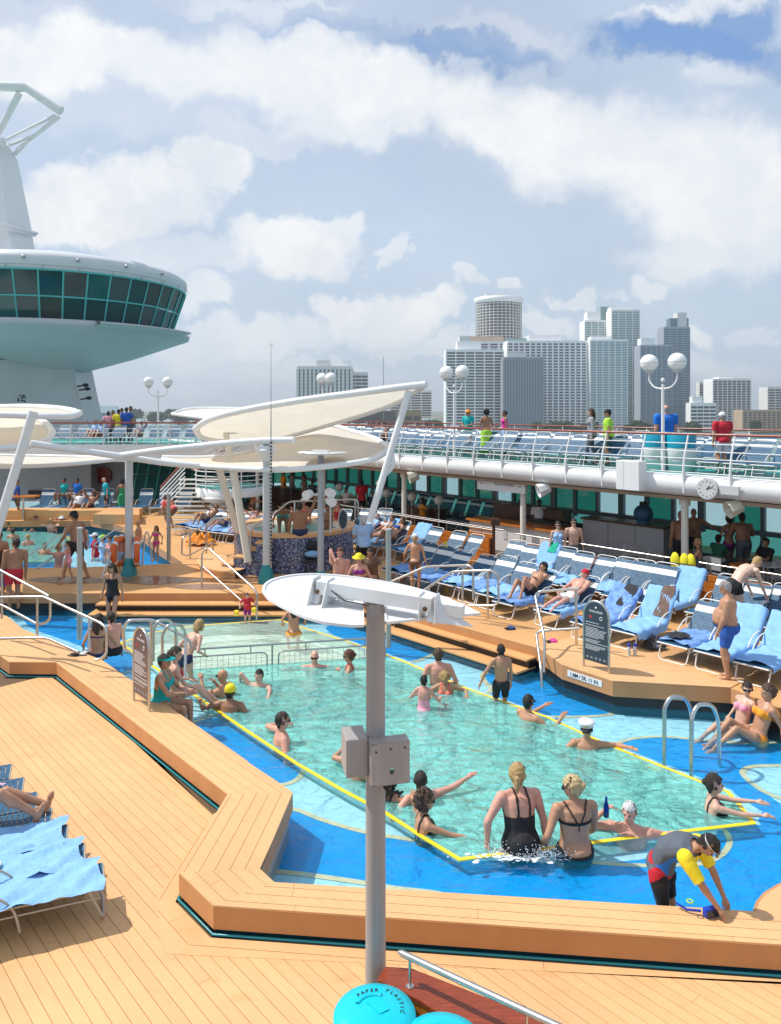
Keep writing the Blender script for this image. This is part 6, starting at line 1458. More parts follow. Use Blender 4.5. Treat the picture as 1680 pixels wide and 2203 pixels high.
def person(label, pos, yaw=0, s=1., sk='tan', hair=('dark', 'short'), wear=(), male=True, pel=None, neck=None, bend=None, hands=None, feet=None, head=(0, 1, 0), fat=0., vox=.016, glasses=False, hat=None, elb=None, knee=None, toes=None, noleg=False, build=1., curl=.5, shw=None, group=None, facecam=False):
    NP[0] += 1
    if isinstance(pos[2], tuple): pos = (pos[0], pos[1], ZW-pos[2][0]*s)
    root = thing('person', label, 'person', pos, math.radians(yaw), group); root.scale = (s, s, s)
    pel = Vector(pel or (0, 0, .93)); neck = Vector(neck or (0, 0, 1.45)); up = (neck-pel).normalized()
    side = Vector((1, 0, 0)); side = (side-up*side.dot(up)).normalized(); fwd = up.cross(side)*1.0
    if fwd.y < 0 and abs(up.z) > .3: fwd = -fwd
    hw = (.195 if male else .165)*build if shw is None else shw; hipw = .095 if male else .105
    b_ = build
    shc = neck-up*.055
    SH = {-1: shc-side*hw, 1: shc+side*hw}; HP = {-1: pel-side*hipw, 1: pel+side*hipw}
    hands = hands or {}; feet = feet or {}; elb = elb or {}; knee = knee or {}; J = {}
    m = M(); segs = []
    spine = [pel-up*.07, pel, pel.lerp(neck, .25), pel.lerp(neck, .5), pel.lerp(neck, .72), pel.lerp(neck, .88), pel.lerp(neck, .97), neck+up*.02]
    if bend:
        for k, f in ((2, .6), (3, 1.), (4, .8), (5, .4)): spine[k] = spine[k]+Vector(bend)*f
    if male: rad = [(.125, .10), (.165*b_, .115*b_), (.150*b_, .110*b_), (.160*b_, .115*b_), (.180*b_, .125*b_), (.175*b_, .105*b_), (.12, .075), (.06, .055)]
    else: rad = [(.125, .10), (.172*b_, .118*b_), (.128*b_, .095*b_), (.132*b_, .10*b_), (.150*b_, .105*b_), (.145*b_, .09*b_), (.10, .065), (.05, .05)]
    loft(m, spine, rad, side)
    m.ball(pel-up*.01-fwd*.05, .115*b_, 12, (1.25, 1, .95)) if abs(up.z) > .6 else m.ball(pel, .13*b_, 12)
    if fat: m.ball(pel.lerp(neck, .28)+fwd*.07, .135+.05*fat, 14, (1.15, 1., 1.1)); m.ball(pel.lerp(neck, .2), .16+.02*fat, 14, (1.15, .9, .9))
    if not male:
        for q in (-1, 1): m.ball(pel.lerp(neck, .70)+fwd*.085*b_+side*q*.068, .062*b_, 10)
    else:
        for q in (-1, 1): m.ball(pel.lerp(neck, .76)+fwd*.06*b_+side*q*.075, .075*b_, 10, (1, .6, .8))
    HN_ = {}
    for q in (-1, 1):
        tgt = Vector(hands.get(q, (q*.27, .04, .80))); e, h = ik(SH[q], tgt, .285, .255, elb.get(q, (q*.5, -1, -.3)))
        fr_a = 1.12*b_ if male else .9*b_
        capsule(m, SH[q], e, .050*fr_a, .037*fr_a); capsule(m, e, h, .038*fr_a, .025*fr_a)
        m.ball(SH[q]-side*q*.01, .060*fr_a, 10)
        loft(m, [shc+up*.05+side*q*.03, shc+up*.03+side*q*hw*.5, SH[q]+up*.01], [(.045, .045), (.045, .05), (.04, .045)], fwd, 8)
        segs += [('uarm', SH[q], e, .05), ('farm', e, h, .035)]; HN_[q] = (e, h)
        d = (h-e).normalized(); m.ball(h+d*.045, .036, 10, (1, 1, 1)); segs.append(('hand', h, h+d*.16, .04))
    if not noleg:
        for q in (-1, 1):
            tgt = Vector(feet.get(q, (q*.10, 0, .08))); k_, f_ = ik(HP[q], tgt, .43, .43, knee.get(q, (q*.1, 1, .15)))
            lt = (1.08 if male else 1.0)*b_
            capsule(m, HP[q]-up*.02, k_, .083*lt, .052*lt); m.ball(HP[q].lerp(k_, .3), .085*lt, 10, (1, 1, 1))
            capsule(m, k_, f_, .050*lt, .034*lt); m.ball(k_.lerp(f_, .28)-(Vector((0, 1, 0)) if abs((f_-k_).normalized().y) < .7 else Vector((0, 0, 1)))*.018, .054*lt, 10)
            td = Vector((toes or {}).get(q, (q*.12, 1, -.25))).normalized(); capsule(m, f_-td*.03-V3(0, 0, .02), f_+td*.15+V3(0, 0, -.035), .036, .026); m.ball(f_+td*.11+V3(0, 0, -.03), .037, 8)
            segs += [('thigh', HP[q], k_, .08), ('shin', k_, f_, .05), ('foot', f_, f_+td*.15, .04)]
    hd = Vector(head).normalized(); hu = (up*.65+Vector((0, 0, .6))); hu = (hu-hd*hu.dot(hd)).normalized(); hs = hd.cross(hu)
    hc = neck+up*.075+hu*.085+hd*.018; Rm = Matrix((hs, hd, hu)).transposed()
    capsule(m, neck-up*.03, hc-hu*.05-hd*.02, .058 if male else .047, .054 if male else .045)
    def hb(c, r, sq): 
        mm = M(); mm.ball((0, 0, 0), r, 16, sq); return m.add([hc+Rm@(Vector(c)+Vector(v)) for v in mm.v], mm.f)
    hb((0, -.012, .022), .100, (.76, .95, 1.0)); hb((0, .022, -.045), .068, (.80, .92, .95)); hb((0, .052, -.082), .030, (.9, .8, .7))
    hb((0, .094, -.018), .020, (.62, .9, 1.2)); hb((0, .083, -.056), .018, (1.3, .55, .5)); hb((0, .080, .018), .03, (1.6, .4, .4))
    for q in (-1, 1): hb((q*.077, -.008, -.008), .020, (.4, .9, 1.3))
    segs += [('torso', pel, neck, .13), ('head', hc-hu*.02, hc+hu*.02, .09), ('neck', neck, hc-hu*.06, .05)]
    me = remeshed(m, vox); me.materials.append(skin(sk)); n = len(me.vertices)
    V = np.empty(n*3, np.float32); me.vertices.foreach_get('co', V); V = V.reshape(-1, 3); N = np.empty(n*3, np.float32); me.vertices.foreach_get('normal', N); N = N.reshape(-1, 3)
    nf = len(me.polygons); L = np.empty(len(me.loops), np.int32); me.loops.foreach_get('vertex_index', L)
    if len(L) != nf*4: me.polygons; F = np.array([list(p.vertices)[:4] if len(p.vertices) >= 4 else list(p.vertices)+[p.vertices[2]] for p in me.polygons])
    else: F = L.reshape(-1, 4)
    C = V[F].mean(1)
    best = np.full(len(C), 9e9); lab = np.zeros(len(C), int); par = np.zeros(len(C))
    for i, (nm, a, b2, r) in enumerate(segs):
        a_ = np.array(a); d = np.array(b2)-a_; t_ = np.clip(((C-a_)@d)/(d@d), 0 if nm != 'torso' else -.3, 1.1 if nm == 'torso' else 1); dist = np.linalg.norm(C-(a_+t_[:, None]*d), axis=1)/r
        k = dist < best; best[k] = dist[k]; lab[k] = i; par[k] = t_[k]
    nm = np.array([s_[0] for s_ in segs])[lab]; tp = ((C-np.array(pel))@np.array(neck-pel))/((neck-pel).length_squared)
    fw = (C-np.array(pel.lerp(neck, .5)))@np.array(fwd); sd = (C-np.array(pel))@np.array(side)
    tor = (nm == 'torso'); thg = (nm == 'thigh')
    # fingers, joined to the body mesh
    fm = M()
    for q in (-1, 1):
        e, h = HN_[q]; d = (h-e).normalized(); ax = Vector((0, 0, 1)).cross(d)
        if ax.length < .3: ax = fwd.copy()
        ax.normalize(); dn = d.cross(ax).normalized()*(-1)
        if dn.z > 0: dn = -dn
        loft(fm, [h-d*.01, h+d*.03, h+d*.085], [(.024, .016), (.038, .017), (.040, .013)], ax, 8)
        for k in range(4):
            b0 = h+d*(.083-.004*abs(k-1.3))+ax*(-.030+.020*k); l = (.068, .078, .074, .058)[k]; c1 = b0+d*l*.5-dn*-.004*curl; c1 = b0+d*l*.48+dn*l*.18*curl*1.2; c2 = c1+d*l*.42+dn*l*.5*curl
            fm.tube([b0, c1, c2], [.0095, .0088, .007], 6)
        tb = h+d*.03+ax*(-.034*q if q > 0 else .034)*(-1); sg = 1 if (tb-h).dot(ax) > 0 else -1; fm.tube([tb, tb+d*.035+ax*sg*.022, tb+d*.07+ax*sg*.024+dn*.01], [.013, .011, .008], 6)
    fme = fm.mesh('f', skin(sk)); bmx = bmesh.new(); bmx.from_mesh(me); bmx.from_mesh(fme); bmx.to_mesh(me); bmx.free(); bpy.data.meshes.remove(fme)
    me.polygons.foreach_set('use_smooth', [True]*len(me.polygons)); me.update(); obj('body', me, root)
    # clothes grown from the body's own surface
    for g in wear:
        kind, col = g[0], g[1]; mt = clothm(col) if isinstance(col, str) else col; off = .012; nme = kind
        if kind == 'trunks': mask = (tor & (tp < .10)) | (thg & (par < (g[2] if len(g) > 2 else .72))); off = .016
        elif kind == 'briefs': mask = ((tor & (tp < .04)) | (thg & (par < .16))); off = .008; nme = 'swim_briefs'
        elif kind == 'swimsuit': mask = (tor & (tp < .78) & ~((fw < 0) & (tp > .52))) | (thg & (par < .12)) | (tor & (np.abs(np.abs(sd)-.07) < .012) & (tp > .5)); off = .008
        elif kind == 'bikini_top': mask = tor & (((tp > .60) & (tp < .80) & (fw > .03)) | ((tp > .64) & (tp < .69))); off = .008
        elif kind == 'tied_straps': mask = tor & (fw < 0) & (tp > .5) & (np.abs(np.abs(sd)-(tp-.62).clip(0, 1)*.3) < .010); off = .009; nme = 'straps'
        elif kind == 'shirt': mask = (tor & (tp > -.12) & (tp < 1.02)) | ((nm == 'uarm') & (par < (g[2] if len(g) > 2 else .68))) | (thg & (par < .05)); off = .020
        elif kind == 'tank': mask = (tor & (tp > -.05) & (tp < .93)) & ~((nm == 'uarm')); off = .014; nme = 'tank_top'
        elif kind == 'long_shirt': mask = (tor & (tp > -.1) & (tp < 1.02)) | (nm == 'uarm') | ((nm == 'farm') & (par < .9)) | (thg & (par < .06)); off = .02; nme = 'long_sleeved_shirt'
        elif kind == 'trousers': mask = (tor & (tp < .08)) | thg | ((nm == 'shin') & (par < .9)); off = .016
        elif kind == 'sleeve_patch': mask = ((nm == 'uarm') & (par < .85)) | (tor & (tp > .72) & (fw > -.02) & (tp < 1.0)); off = .024; nme = 'shirt_sleeves'
        elif kind == 'side_patch': mask = tor & (np.abs(sd) > .10) & (tp > .1) & (tp < .72) & (fw > -.06) & (fw < .06); off = .024; nme = 'side_panel'
        elif kind == 'waist_stripe': mask = (tor & (tp < .10) & (tp > -.02)) | (thg & (np.abs(fw) < .05) & (par < .4)); off = .022; nme = 'waist_stripe'
        elif kind == 'dress':
            mask = tor & (tp < (g[2] if len(g) > 2 else .8)); off = .014
            zb = .15; m2 = M(); m2.lathe((0, 0, 0), [(.20, .95), (.215, .85), (.20, .6), (.22, .35), (.25, zb), (.235, zb+.01)], 20); m2.v = [(x, y*.8, z) for x, y, z in m2.v]; m2.build('skirt', mt, root)
        else: continue
        submesh(nme, V, N, F, mask, off, mt, root)
    # hair
    loc = (C-np.array(hc))@np.array(Rm)   # x side, y forward, z up
    isH = (nm == 'head') | ((nm == 'neck') & (loc[:, 2] > -.10)) | (np.linalg.norm(loc, axis=1) < .15)
    if hair:
        hcn, hst = hair; hm = hairm(hcn)
        jt = .012*np.sin(loc[:, 0]*110)+.010*np.sin(loc[:, 1]*130+loc[:, 0]*60)
        mask = isH & (((loc[:, 2]+jt > .052) & (loc[:, 1] > .0)) | ((loc[:, 1]+jt <= -.004) & (loc[:, 2] > -.02)) | ((loc[:, 1] < -.040) & (loc[:, 2]+jt > -.088)))
        if hst != 'bald' and hst != 'fringe': submesh('hair', V, N, F, mask, .014 if hst == 'short' else .022, hm, root)
        if hst == 'fringe': submesh('hair', V, N, F, isH & (loc[:, 1] < -.0) & (loc[:, 2] > -.06) & (loc[:, 2] < .03), .008, hm, root)
        P = lambda x, y, z: hc+Rm@Vector((x, y, z))
        m2 = M()
        if hst == 'long':
            loft(m2, [P(0, -.05, .06), P(0, -.10, -.02), P(0, -.105, -.12), P(0, -.11, -.22), P(.0, -.10, -.32)], [(.07, .05), (.10, .05), (.105, .045), (.09, .035), (.04, .02)], hs, 10)
            for q in (-1, 1): loft(m2, [P(q*.07, 0, .03), P(q*.095, -.01, -.06), P(q*.09, -.02, -.16), P(q*.08, -.02, -.24)], [(.03, .02), (.035, .025), (.03, .02), (.01, .01)], hs, 8)
            m2.build('long_hair', hm, root)
        elif hst == 'bun': m2.ball(P(0, -.115, .03), .042, 10); m2.build('bun', hm, root)
        elif hst == 'tail': loft(m2, [P(0, -.10, .03), P(0, -.15, .02), P(0, -.165, -.06), P(0, -.15, -.14)], [(.02, .02), (.035, .03), (.03, .025), (.01, .01)], hs, 8); m2.build('ponytail', hm, root)
        elif hst in ('curly', 'bushy'):
            rr = random.Random(NP[0])
            for k in range(80):
                a = rr.uniform(0, 6.28); e = rr.uniform(-.6, 1.5) if hst == 'bushy' else rr.uniform(-1.2, 1.5); v = Vector((math.cos(a)*math.cos(e)*.09, math.sin(a)*math.cos(e)*.105, math.sin(e)*.115))
                if v.y > .04 and v.z < .05: continue
                m2.ball(P(v.x*1.08, v.y*1.08-.02, v.z*1.05+.02), rr.uniform(.018, .030), 6)
            m2.build('curls', hm, root)
        elif hst == 'bob':
            for q in (-1, 1): loft(m2, [P(q*.06, -.02, .06), P(q*.092, -.015, 0), P(q*.09, -.03, -.09)], [(.03, .05), (.03, .055), (.012, .03)], hs, 8)
            loft(m2, [P(0, -.09, .04), P(0, -.10, -.05), P(0, -.09, -.11)], [(.07, .04), (.075, .03), (.05, .015)], hs, 8); m2.build('side_hair', hm, root)
    P = lambda x, y, z: hc+Rm@Vector((x, y, z))
    if glasses:
        m2 = M()
        for q in (-1, 1):
            R_ = Rm @ Matrix.Rotation(0, 3, 'X'); m2.box(P(q*.033, .090, .006), (.050, .022, .034), mat4=Rm); m2.tube([P(q*.058, .088, .012), P(q*.080, .0, .008)], .005, 4)
        m2.box(P(0, .098, .012), (.02, .008, .008), mat4=Rm); m2.build('sunglasses', mat('sunglass_black', (.01, .01, .012), .15), root)
    else:
        m2 = M()
        for q in (-1, 1): m2.ball(P(q*.030, .083, .004), .010, 6)
        m2.build('eyes', mat('eye_dark', (.06, .035, .03), .3), root)
        m2 = M(); m2.box(P(0, .0905, -.056), (.034, .010, .008), mat4=Rm); m2.build('mouth', mat('lip', (.40, .12, .10), .5), root)
    if hat:
        kind, col = hat[0], hat[1]; mt = clothm(col); m2 = M()
        def lat(prof, dy=0, sx=1, sy=1, dz=0):
            mm = M(); mm.lathe((0, 0, 0), prof, 20); m2.add([P(v[0]*sx, v[1]*sy+dy, v[2]+dz) for v in mm.v], mm.f, True)
        if kind == 'cap':
            lat([(.094, .035), (.096, .06), (.084, .105), (.05, .135), (0, .142)], -.012, .95, 1.1); mm = M(); mm.lathe((0, 0, 0), [(.0, .036), (.082, .034), (.084, .042), (0, .046)], 16); m2.add([P(v[0], v[1]*1.1+.075, v[2]) for v in mm.v], mm.f, True); m2.build('cap', mt, root)
        elif kind == 'visor':
            lat([(.096, .045), (.098, .075)], -.01, .95, 1.1); mm = M(); mm.lathe((0, 0, 0), [(.0, .046), (.10, .040), (.10, .048), (0, .054)], 16); m2.add([P(v[0], v[1]*1.15+.07, v[2]) for v in mm.v], mm.f, True); m2.build('visor', mt, root)
        elif kind == 'brim': lat([(.17, .035), (.175, .048), (.096, .058), (.09, .11), (.06, .14), (0, .145)], -.01, .95, 1.1); m2.build('brimmed_hat', mt, root)
        elif kind == 'captain':
            lat([(.096, .035), (.098, .085), (.13, .115), (.12, .14), (0, .135)], -.01, .95, 1.08); m2.build('captain_hat', mt, root); mm = M(); mm.lathe((0, 0, 0), [(.0, .036), (.082, .028), (.084, .036), (0, .046)], 16); m3 = M(); m3.add([P(v[0], v[1]*1.1+.075, v[2]) for v in mm.v], mm.f, True); m3.build('hat_peak', M_dk, root); m3 = M(); m3.ball(P(0, .10, .085), .018, 8); m3.build('hat_badge', clothm('yellow'), root); m3 = M(); mm = M(); mm.lathe((0, 0, 0), [(.099, .036), (.101, .056)], 20); m3.add([P(v[0]*.95, v[1]*1.08-.01, v[2]) for v in mm.v], mm.f, True); m3.build('hat_band', M_dk, root)
        elif kind == 'bandana': lat([(.096, .02), (.098, .06), (.085, .105), (.05, .135), (0, .142)], -.014, .95, 1.12); m2.build('bandana', mt, root)
        elif kind == 'goggles':
            mm = M(); mm.lathe((0, 0, 0), [(.094, .036), (.097, .05)], 20); m2.add([P(v[0]*.98, v[1]*1.12-.01, v[2]+.012+v[1]*.25) for v in mm.v], mm.f, True); m2.build('goggle_strap', M_greyw, root); m3 = M()
            for q in (-1, 1): m3.ball(P(q*.032, .102, .055), .024, 8, (1, .7, .8))
            m3.build('goggles', mat('goggle_lens', (.25, .22, .16), .1), root)
    root['_m'] = 0; del root['_m']
    return root
def W_(px, py, wl, s=1.): p = at(px, py, ZW); return (p.x, p.y, (wl,))       # stands in the water, the surface wl above its soles
def G(px, py, z=ZB): p = at(px, py, z); return tuple(p)
def scl(px_h, py_foot, z, unit=1.74): return px_h*(HC-z)/(py_foot-877.)/unit
def SG(px, py_foot, hpx, z=ZB): p = at(px, py_foot, z); return dict(pos=tuple(p), s=scl(hpx, py_foot, z))
H = lambda l, r: {-1: l, 1: r}
near = .011
# ---- in the near pool, foreground first
b_ = clothm('black')
boy = person('boy in a black and yellow swim shirt leaning over the near edge with a mask', (2.82, 7.97, ZL-.02), -130, .94, 'tan', ('black', 'short'), [('shirt', 'slate', .8), ('sleeve_patch', 'yellow'), ('side_patch', 'royal'), ('trunks', 'black', .8), ('waist_stripe', 'red')], neck=(0, .36, 1.27), bend=(0, -.10, .06),
       hands=H((-.12, .66, .72), (.12, .70, .72)), head=(0, .55, -1), vox=near, hat=('goggles', 'grey'), elb=H((-1, 0, .2), (1, 0, .2)), curl=.9)
# the sleeves end above the elbow: forearms bare
for ch in list(boy.children):
    if ch.name.startswith('long_sleeved'):
        pass
mk = thing('swim_mask', 'blue diving mask resting on the surround in the boy\'s hands', 'mask', at(1530, 1970, ZB)); M_mk = mat('mask_blue', (.01, .05, .45), .25)
bevel(M().box((0, 0, .045), (.17, .07, .09), .3).build('frame', M_mk, mk), .02); M().box((0, -.04, .05), (.13, .01, .06), .3).build('lens', mat('lens_dark', (.02, .03, .06), .05), mk); M().tube([(-.1, 0, .05), (-.22, .05, .03), (-.30, .12, .05)], .012, 6).build('strap', M_mk, mk)
wb = thing('wristband', 'yellow-green band on the boy\'s wrist', 'wristband', at(1484, 1938, .44)); M().tube([(.03*math.cos(k*.7), .03*math.sin(k*.7), 0) for k in range(9)], .007, 5, closed=True).build('band', clothm('lime'), wb)
person('blond woman in a black one-piece swimsuit seen from behind at the near rim', (W_(1120, 1822, 0.86)), 18, 1.12, 'pink', ('blond', 'tail'), [('swimsuit', 'black')], male=False, build=1.32, neck=(.03, .12, 1.43), hands=H((-.36, .10, .92), (.30, -.05, .84)), head=(.45, .8, 0), vox=near, elb=H((-1, -.4, 0), (1, -.6, 0)))
person('blond woman with a bun in a strappy black bikini seen from behind', (W_(1236, 1830, 0.92)), 8, 1.13, 'tan', ('lblond', 'bun'), [('bikini_top', 'black'), ('tied_straps', 'black'), ('briefs', 'black')], male=False, build=1.25, hands=H((-.33, .10, .98), (.22, .25, .95)), head=(-.8, .5, -.1), vox=near, glasses=True)
person('white-haired man holding up a blue bottle, leaning back on the near rim', (W_(1354, 1788, 1.38)), 158, 1.08, 'pink', ('white', 'short'), [('trunks', 'grey')], fat=.6, build=1.15, hands=H((-.50, .0, 1.44), (.30, .10, 1.60)), head=(.15, 1, 0), vox=near, elb=H((-.3, -1, -.5), (.6, 0, -1)), noleg=True)
bt = thing('blue_bottle', 'blue aluminium bottle held up by the white-haired man', 'bottle', dp(1304, 1756, 9.80)); M().lathe((0, 0, 0), [(0, 0), (.036, 0), (.037, .13), (.018, .19), (.016, .25), (0, .25)], 14).build('body', mat('bottle_metal_blue', (.01, .05, .30), .2, metal=.6), bt)
person('woman with dark bun leaning both arms over the right corner of the yellow rim', (W_(1535, 1742, 1.29)), -100, 1.08, 'light', ('dark', 'bun'), [('swimsuit', 'black')], male=False, hands=H((-.12, .56, 1.38), (.14, .58, 1.34)), head=(0, 1, .05), vox=near, elb=H((-.3, 0, -1), (.3, 0, -1)), noleg=True)
person('curly-haired woman in sunglasses at the left rim reaching an arm down the yellow edge', (W_(912, 1782, 1.29)), -75, 1.12, 'tan', ('brown', 'curly'), [('swimsuit', 'black')], male=False, hands=H((-.46, .02, 1.36), (.28, .52, 1.25)), head=(.1, 1, 0), vox=near, glasses=True, elb=H((-.3, 0, -1), (.5, 0, -1)), noleg=True)
person('swimmer stretching one arm out to the right behind the curly-haired woman', (W_(905, 1722, 1.35)), 20, 1.05, 'pink', ('dark', 'short'), [('trunks', 'navy')], hands=H((-.4, .2, 1.2), (.72, .05, 1.52)), head=(.3, 1, 0), vox=near, noleg=True, curl=0)
person('dark-haired man half hidden by the grey post box with one arm along the left rim', (W_(768, 1668, 1.29)), -60, 1.08, 'tan', ('dark', 'short'), [('trunks', 'navy')], hands=H((-.62, .06, 1.38), (.1, .4, 1.15)), head=(0, 1, 0), vox=near, elb=H((-.2, -1, 0), (1, 0, -1)), noleg=True)
person('swimmer with dark hair just visible right of the grey post', (W_(838, 1715, 1.37)), -40, 1., 'tan', ('black', 'long'), [('swimsuit', 'black')], male=False, hands=H((-.3, .4, 1.2), (.40, .40, 1.36)), head=(.4, 1, -.2), noleg=True)
person('dark-haired man in glasses turned right at the left rim', (W_(606, 1597, 1.30)), -72, 1.14, 'pink', ('dark', 'short'), [('trunks', 'navy')], hands=H((-.50, .12, 1.36), (.35, .25, 1.2)), head=(0, 1, .02), vox=near, glasses=True, elb=H((-.3, -1, 0), (1, 0, -1)), noleg=True)
person('man in a yellow bandana with his arms along the left rim', (W_(495, 1527, 1.30)), -10, 1.05, 'dtan', ('dark', 'short'), [('trunks', 'navy')], hands=H((-.60, .12, 1.36), (.3, .2, 1.2)), head=(.2, 1, 0), vox=near, hat=('bandana', 'yellow'), noleg=True)
person('bald man in profile raising his left hand near the ladder', (W_(480, 1492, 1.30)), 70, 1.08, 'tan', None, [('trunks', 'navy')], fat=.3, hands=H((-.05, .42, 1.52), (.18, .28, 1.40)), head=(0, 1, 0), vox=near, glasses=True, elb=H((-.6, 0, -1), (.6, 0, -1)), noleg=True)
person('dark-haired boy swimming towards the camera with one arm forward', (W_(557, 1474, 1.42)), 165, 1., 'light', ('black', 'short'), [('trunks', 'navy')], hands=H((-.42, .48, 1.42), (.45, -.1, 1.40)), head=(.1, 1, .1), vox=.013, elb=H((-.4, 0, .5), (.5, 0, .5)), noleg=True, curl=0)
person('bald man in sunglasses and grey beard against the net fence', (W_(677, 1433, 1.43)), 180, 1.1, 'pink', None, [('trunks', 'navy')], fat=.5, hands=H((-.46, .1, 1.42), (.55, .12, 1.40)), head=(0, 1, 0), vox=.013, glasses=True, noleg=True)
person('woman with brown hair tied up, looking left beside the net fence', (W_(752, 1438, 1.37)), 88, 1.08, 'tan', ('auburn', 'bun'), [('swimsuit', 'red')], male=False, hands=H((-.3, .3, 1.3), (.4, .3, 1.25)), head=(0, 1, 0), vox=.013, glasses=True, noleg=True)
person('short-haired man with his back to the camera hugging the blond woman at the far rim', (W_(943, 1470, 1.10)), 5, 1.10, 'pink', ('brown', 'short'), [('trunks', 'red')], hands=H((-.25, .2, 1.0), (.28, .2, 1.05)), head=(0, 1, -.05), vox=.013, noleg=True)
person('blond woman crouching in front of the short-haired man in the water', (W_(958, 1488, 1.30)), 170, 1., 'tan', ('blond', 'bushy'), [('swimsuit', 'coral')], male=False, hands=H((-.42, .1, 1.3), (.3, .25, 1.3)), head=(0, .6, -.5), vox=.013, noleg=True)
person('small dark-haired child with wet hair in the middle of the far rim', (W_(912, 1524, 0.98, .8)), -20, .80, 'pink', ('black', 'short'), [('swimsuit', 'dpink')], male=False, hands=H((-.3, .3, 1.15), (.3, .3, 1.15)), vox=.014, noleg=True)
person('slim boy standing on the blue ledge with his back to the camera', (at(1078, 1508, ZW).x, at(1078, 1508, ZW).y, ZL-.30), 10, .88, 'tan', ('black', 'short'), [('trunks', 'black')], hands=H((-.50, .05, .82), (.25, .1, .85)), head=(.15, 1, 0), vox=.012, elb=H((-1, -.2, .3), (1, -1, 0)), build=.9)
person('man in sunglasses with both arms folded on the far rim', (W_(1136, 1545, 1.35)), -55, 1.08, 'tan', ('black', 'short'), [('trunks', 'navy')], hands=H((-.1, .48, 1.42), (.42, .32, 1.42)), head=(-.1, 1, 0), vox=.013, glasses=True, elb=H((-.5, 0, -1), (.5, 0, -1)), noleg=True)
person('man in a white captain hat and sunglasses with one arm on the right rim', (W_(1262, 1606, 1.35)), 170, 1.06, 'tan', ('dark', 'short'), [('trunks', 'navy')], hands=H((-.62, .08, 1.42), (.35, .3, 1.2)), head=(.15, 1, 0), vox=.012, glasses=True, hat=('captain', 'white'), noleg=True)
# seated on the ledge, right corner
person('dark-haired woman in a pink striped bikini top sitting on the right ledge', (5.98, 13.1, ZL+.02), 112, 1., 'light', ('dark', 'short'), [('bikini_top', 'dpink'), ('briefs', 'dpink')], male=False, pel=(0, 0, .12), neck=(0, -.12, .63), hands=H((-.26, .1, .28), (.35, -.1, .2)), feet=H((-.12, .82, .04), (.10, .80, .03)), head=(-.7, .8, -.05), vox=.012, glasses=True, knee=H((0, .2, 1), (0, .2, 1)))
person('woman in an orange bikini sitting in the shallow water at the right edge', (6.08, 12.72, ZL+.02), 95, 1.12, 'tan', ('brown', 'bun'), [('bikini_top', 'orange'), ('briefs', 'orange')], male=False, pel=(0, 0, .12), neck=(0, -.16, .62), hands=H((-.2, -.28, .06), (.35, -.22, .05)), feet=H((-.12, .72, .04), (.10, .66, .03)), head=(0, 1, .05), vox=.012, knee=H((0, .3, 1), (0, .3, 1)))
# right terrace
person('stout grey-haired man in blue trunks standing among the loungers, seen in profile', **SG(1566, 1460, 212), yaw=65, sk='tan', hair=('grey', 'short'), wear=[('trunks', 'blue', .8)], fat=1.2, build=1.22, hands=H((-.30, .18, .80), (.28, .05, .78)), head=(0, 1, -.35), vox=.012)
person('fair-haired man in black trunks bending over a back-row lounger', (at(1588, 1352, ZB).x, at(1588, 1352, ZB).y, ZB), -75, 1.08, 'pale', ('blond', 'short'), [('trunks', 'black', .35)], pel=(0, -.10, .92), neck=(0, .34, 1.27), bend=(0, -.04, .06), hands=H((-.2, .5, .62), (.22, .55, .6)), head=(0, .7, -.7), vox=.013)
p1 = dict(hands=H((-.3, .35, .3), (.3, .35, .3)))
def on_lounger(label, R, sk, hair, wear, male=True, knees=True, s=1., **k):
    s_, loc, bk = R; A = math.radians(bk); base = local_pt(loc, HN, 0, 1.05, .42)
    nk = (0, -.13-.46*math.cos(A), .12+.46*math.sin(A))
    ft = H((-.12, .50, .02), (.10, .62, .02)) if knees else H((-.12, .85, .03), (.12, .85, .03))
    k.setdefault('hands', H((-.24, .18, .22), (.24, .16, .22)))
    return person(label, tuple(base), math.degrees(HN)+90, s, sk, hair, wear, male=male, pel=(0, 0, .11), neck=nk, feet=ft, head=(0, .8, .35), knee=H((0, .2, 1), (0, .2, 1)), **k)
on_lounger('dark-haired tanned man lounging with raised knees and folded arms', R2[6], 'tan', ('black', 'bushy'), [('trunks', 'black', .3)], vox=.013, hands=H((.1, -.05, .36), (-.1, -.08, .40)))
on_lounger('sunbather in a red cap whose legs show behind the slate sign', R2[7], 'pink', ('dark', 'short'), [('trunks', 'white')], vox=.013, hat=('bandana', 'red'), knees=False)
on_lounger('woman sunbathing on a back-row lounger beside the standing couple by the pole', R1[1], 'tan', ('brown', 'short'), [('bikini_top', 'white')], male=False, knees=False)
on_lounger('long-haired woman sitting up on a back-row lounger behind the capped woman', R1[2], 'tan', ('brown', 'long'), [('bikini_top', 'blue')], male=False)
on_lounger('sunbather holding a red bag at the left end of the back row', R1[0], 'pale', ('grey', 'short'), [('shirt', 'lblue')])
person('blond woman in a white cap and dark bikini standing beside the yellow cone', **SG(893, 1276, 128), yaw=-15, sk='tan', hair=('blond', 'tail'), wear=[('briefs', 'brown')], male=False, build=1.1, hat=('cap', 'white'), hands=H((-.35, .1, .95), (.34, .05, .82)), vox=.013)
person('white-haired man in a pale blue open shirt standing right of the mosaic tub', **SG(782, 1240, 132), yaw=20, sk='tan', hair=('white', 'short'), wear=[('shirt', 'lblue'), ('trunks', 'black', .75)], fat=.8, build=1.15, hands=H((-.2, .3, 1.05), (.3, .35, 1.0)), head=(-.2, 1, -.1), vox=.013)
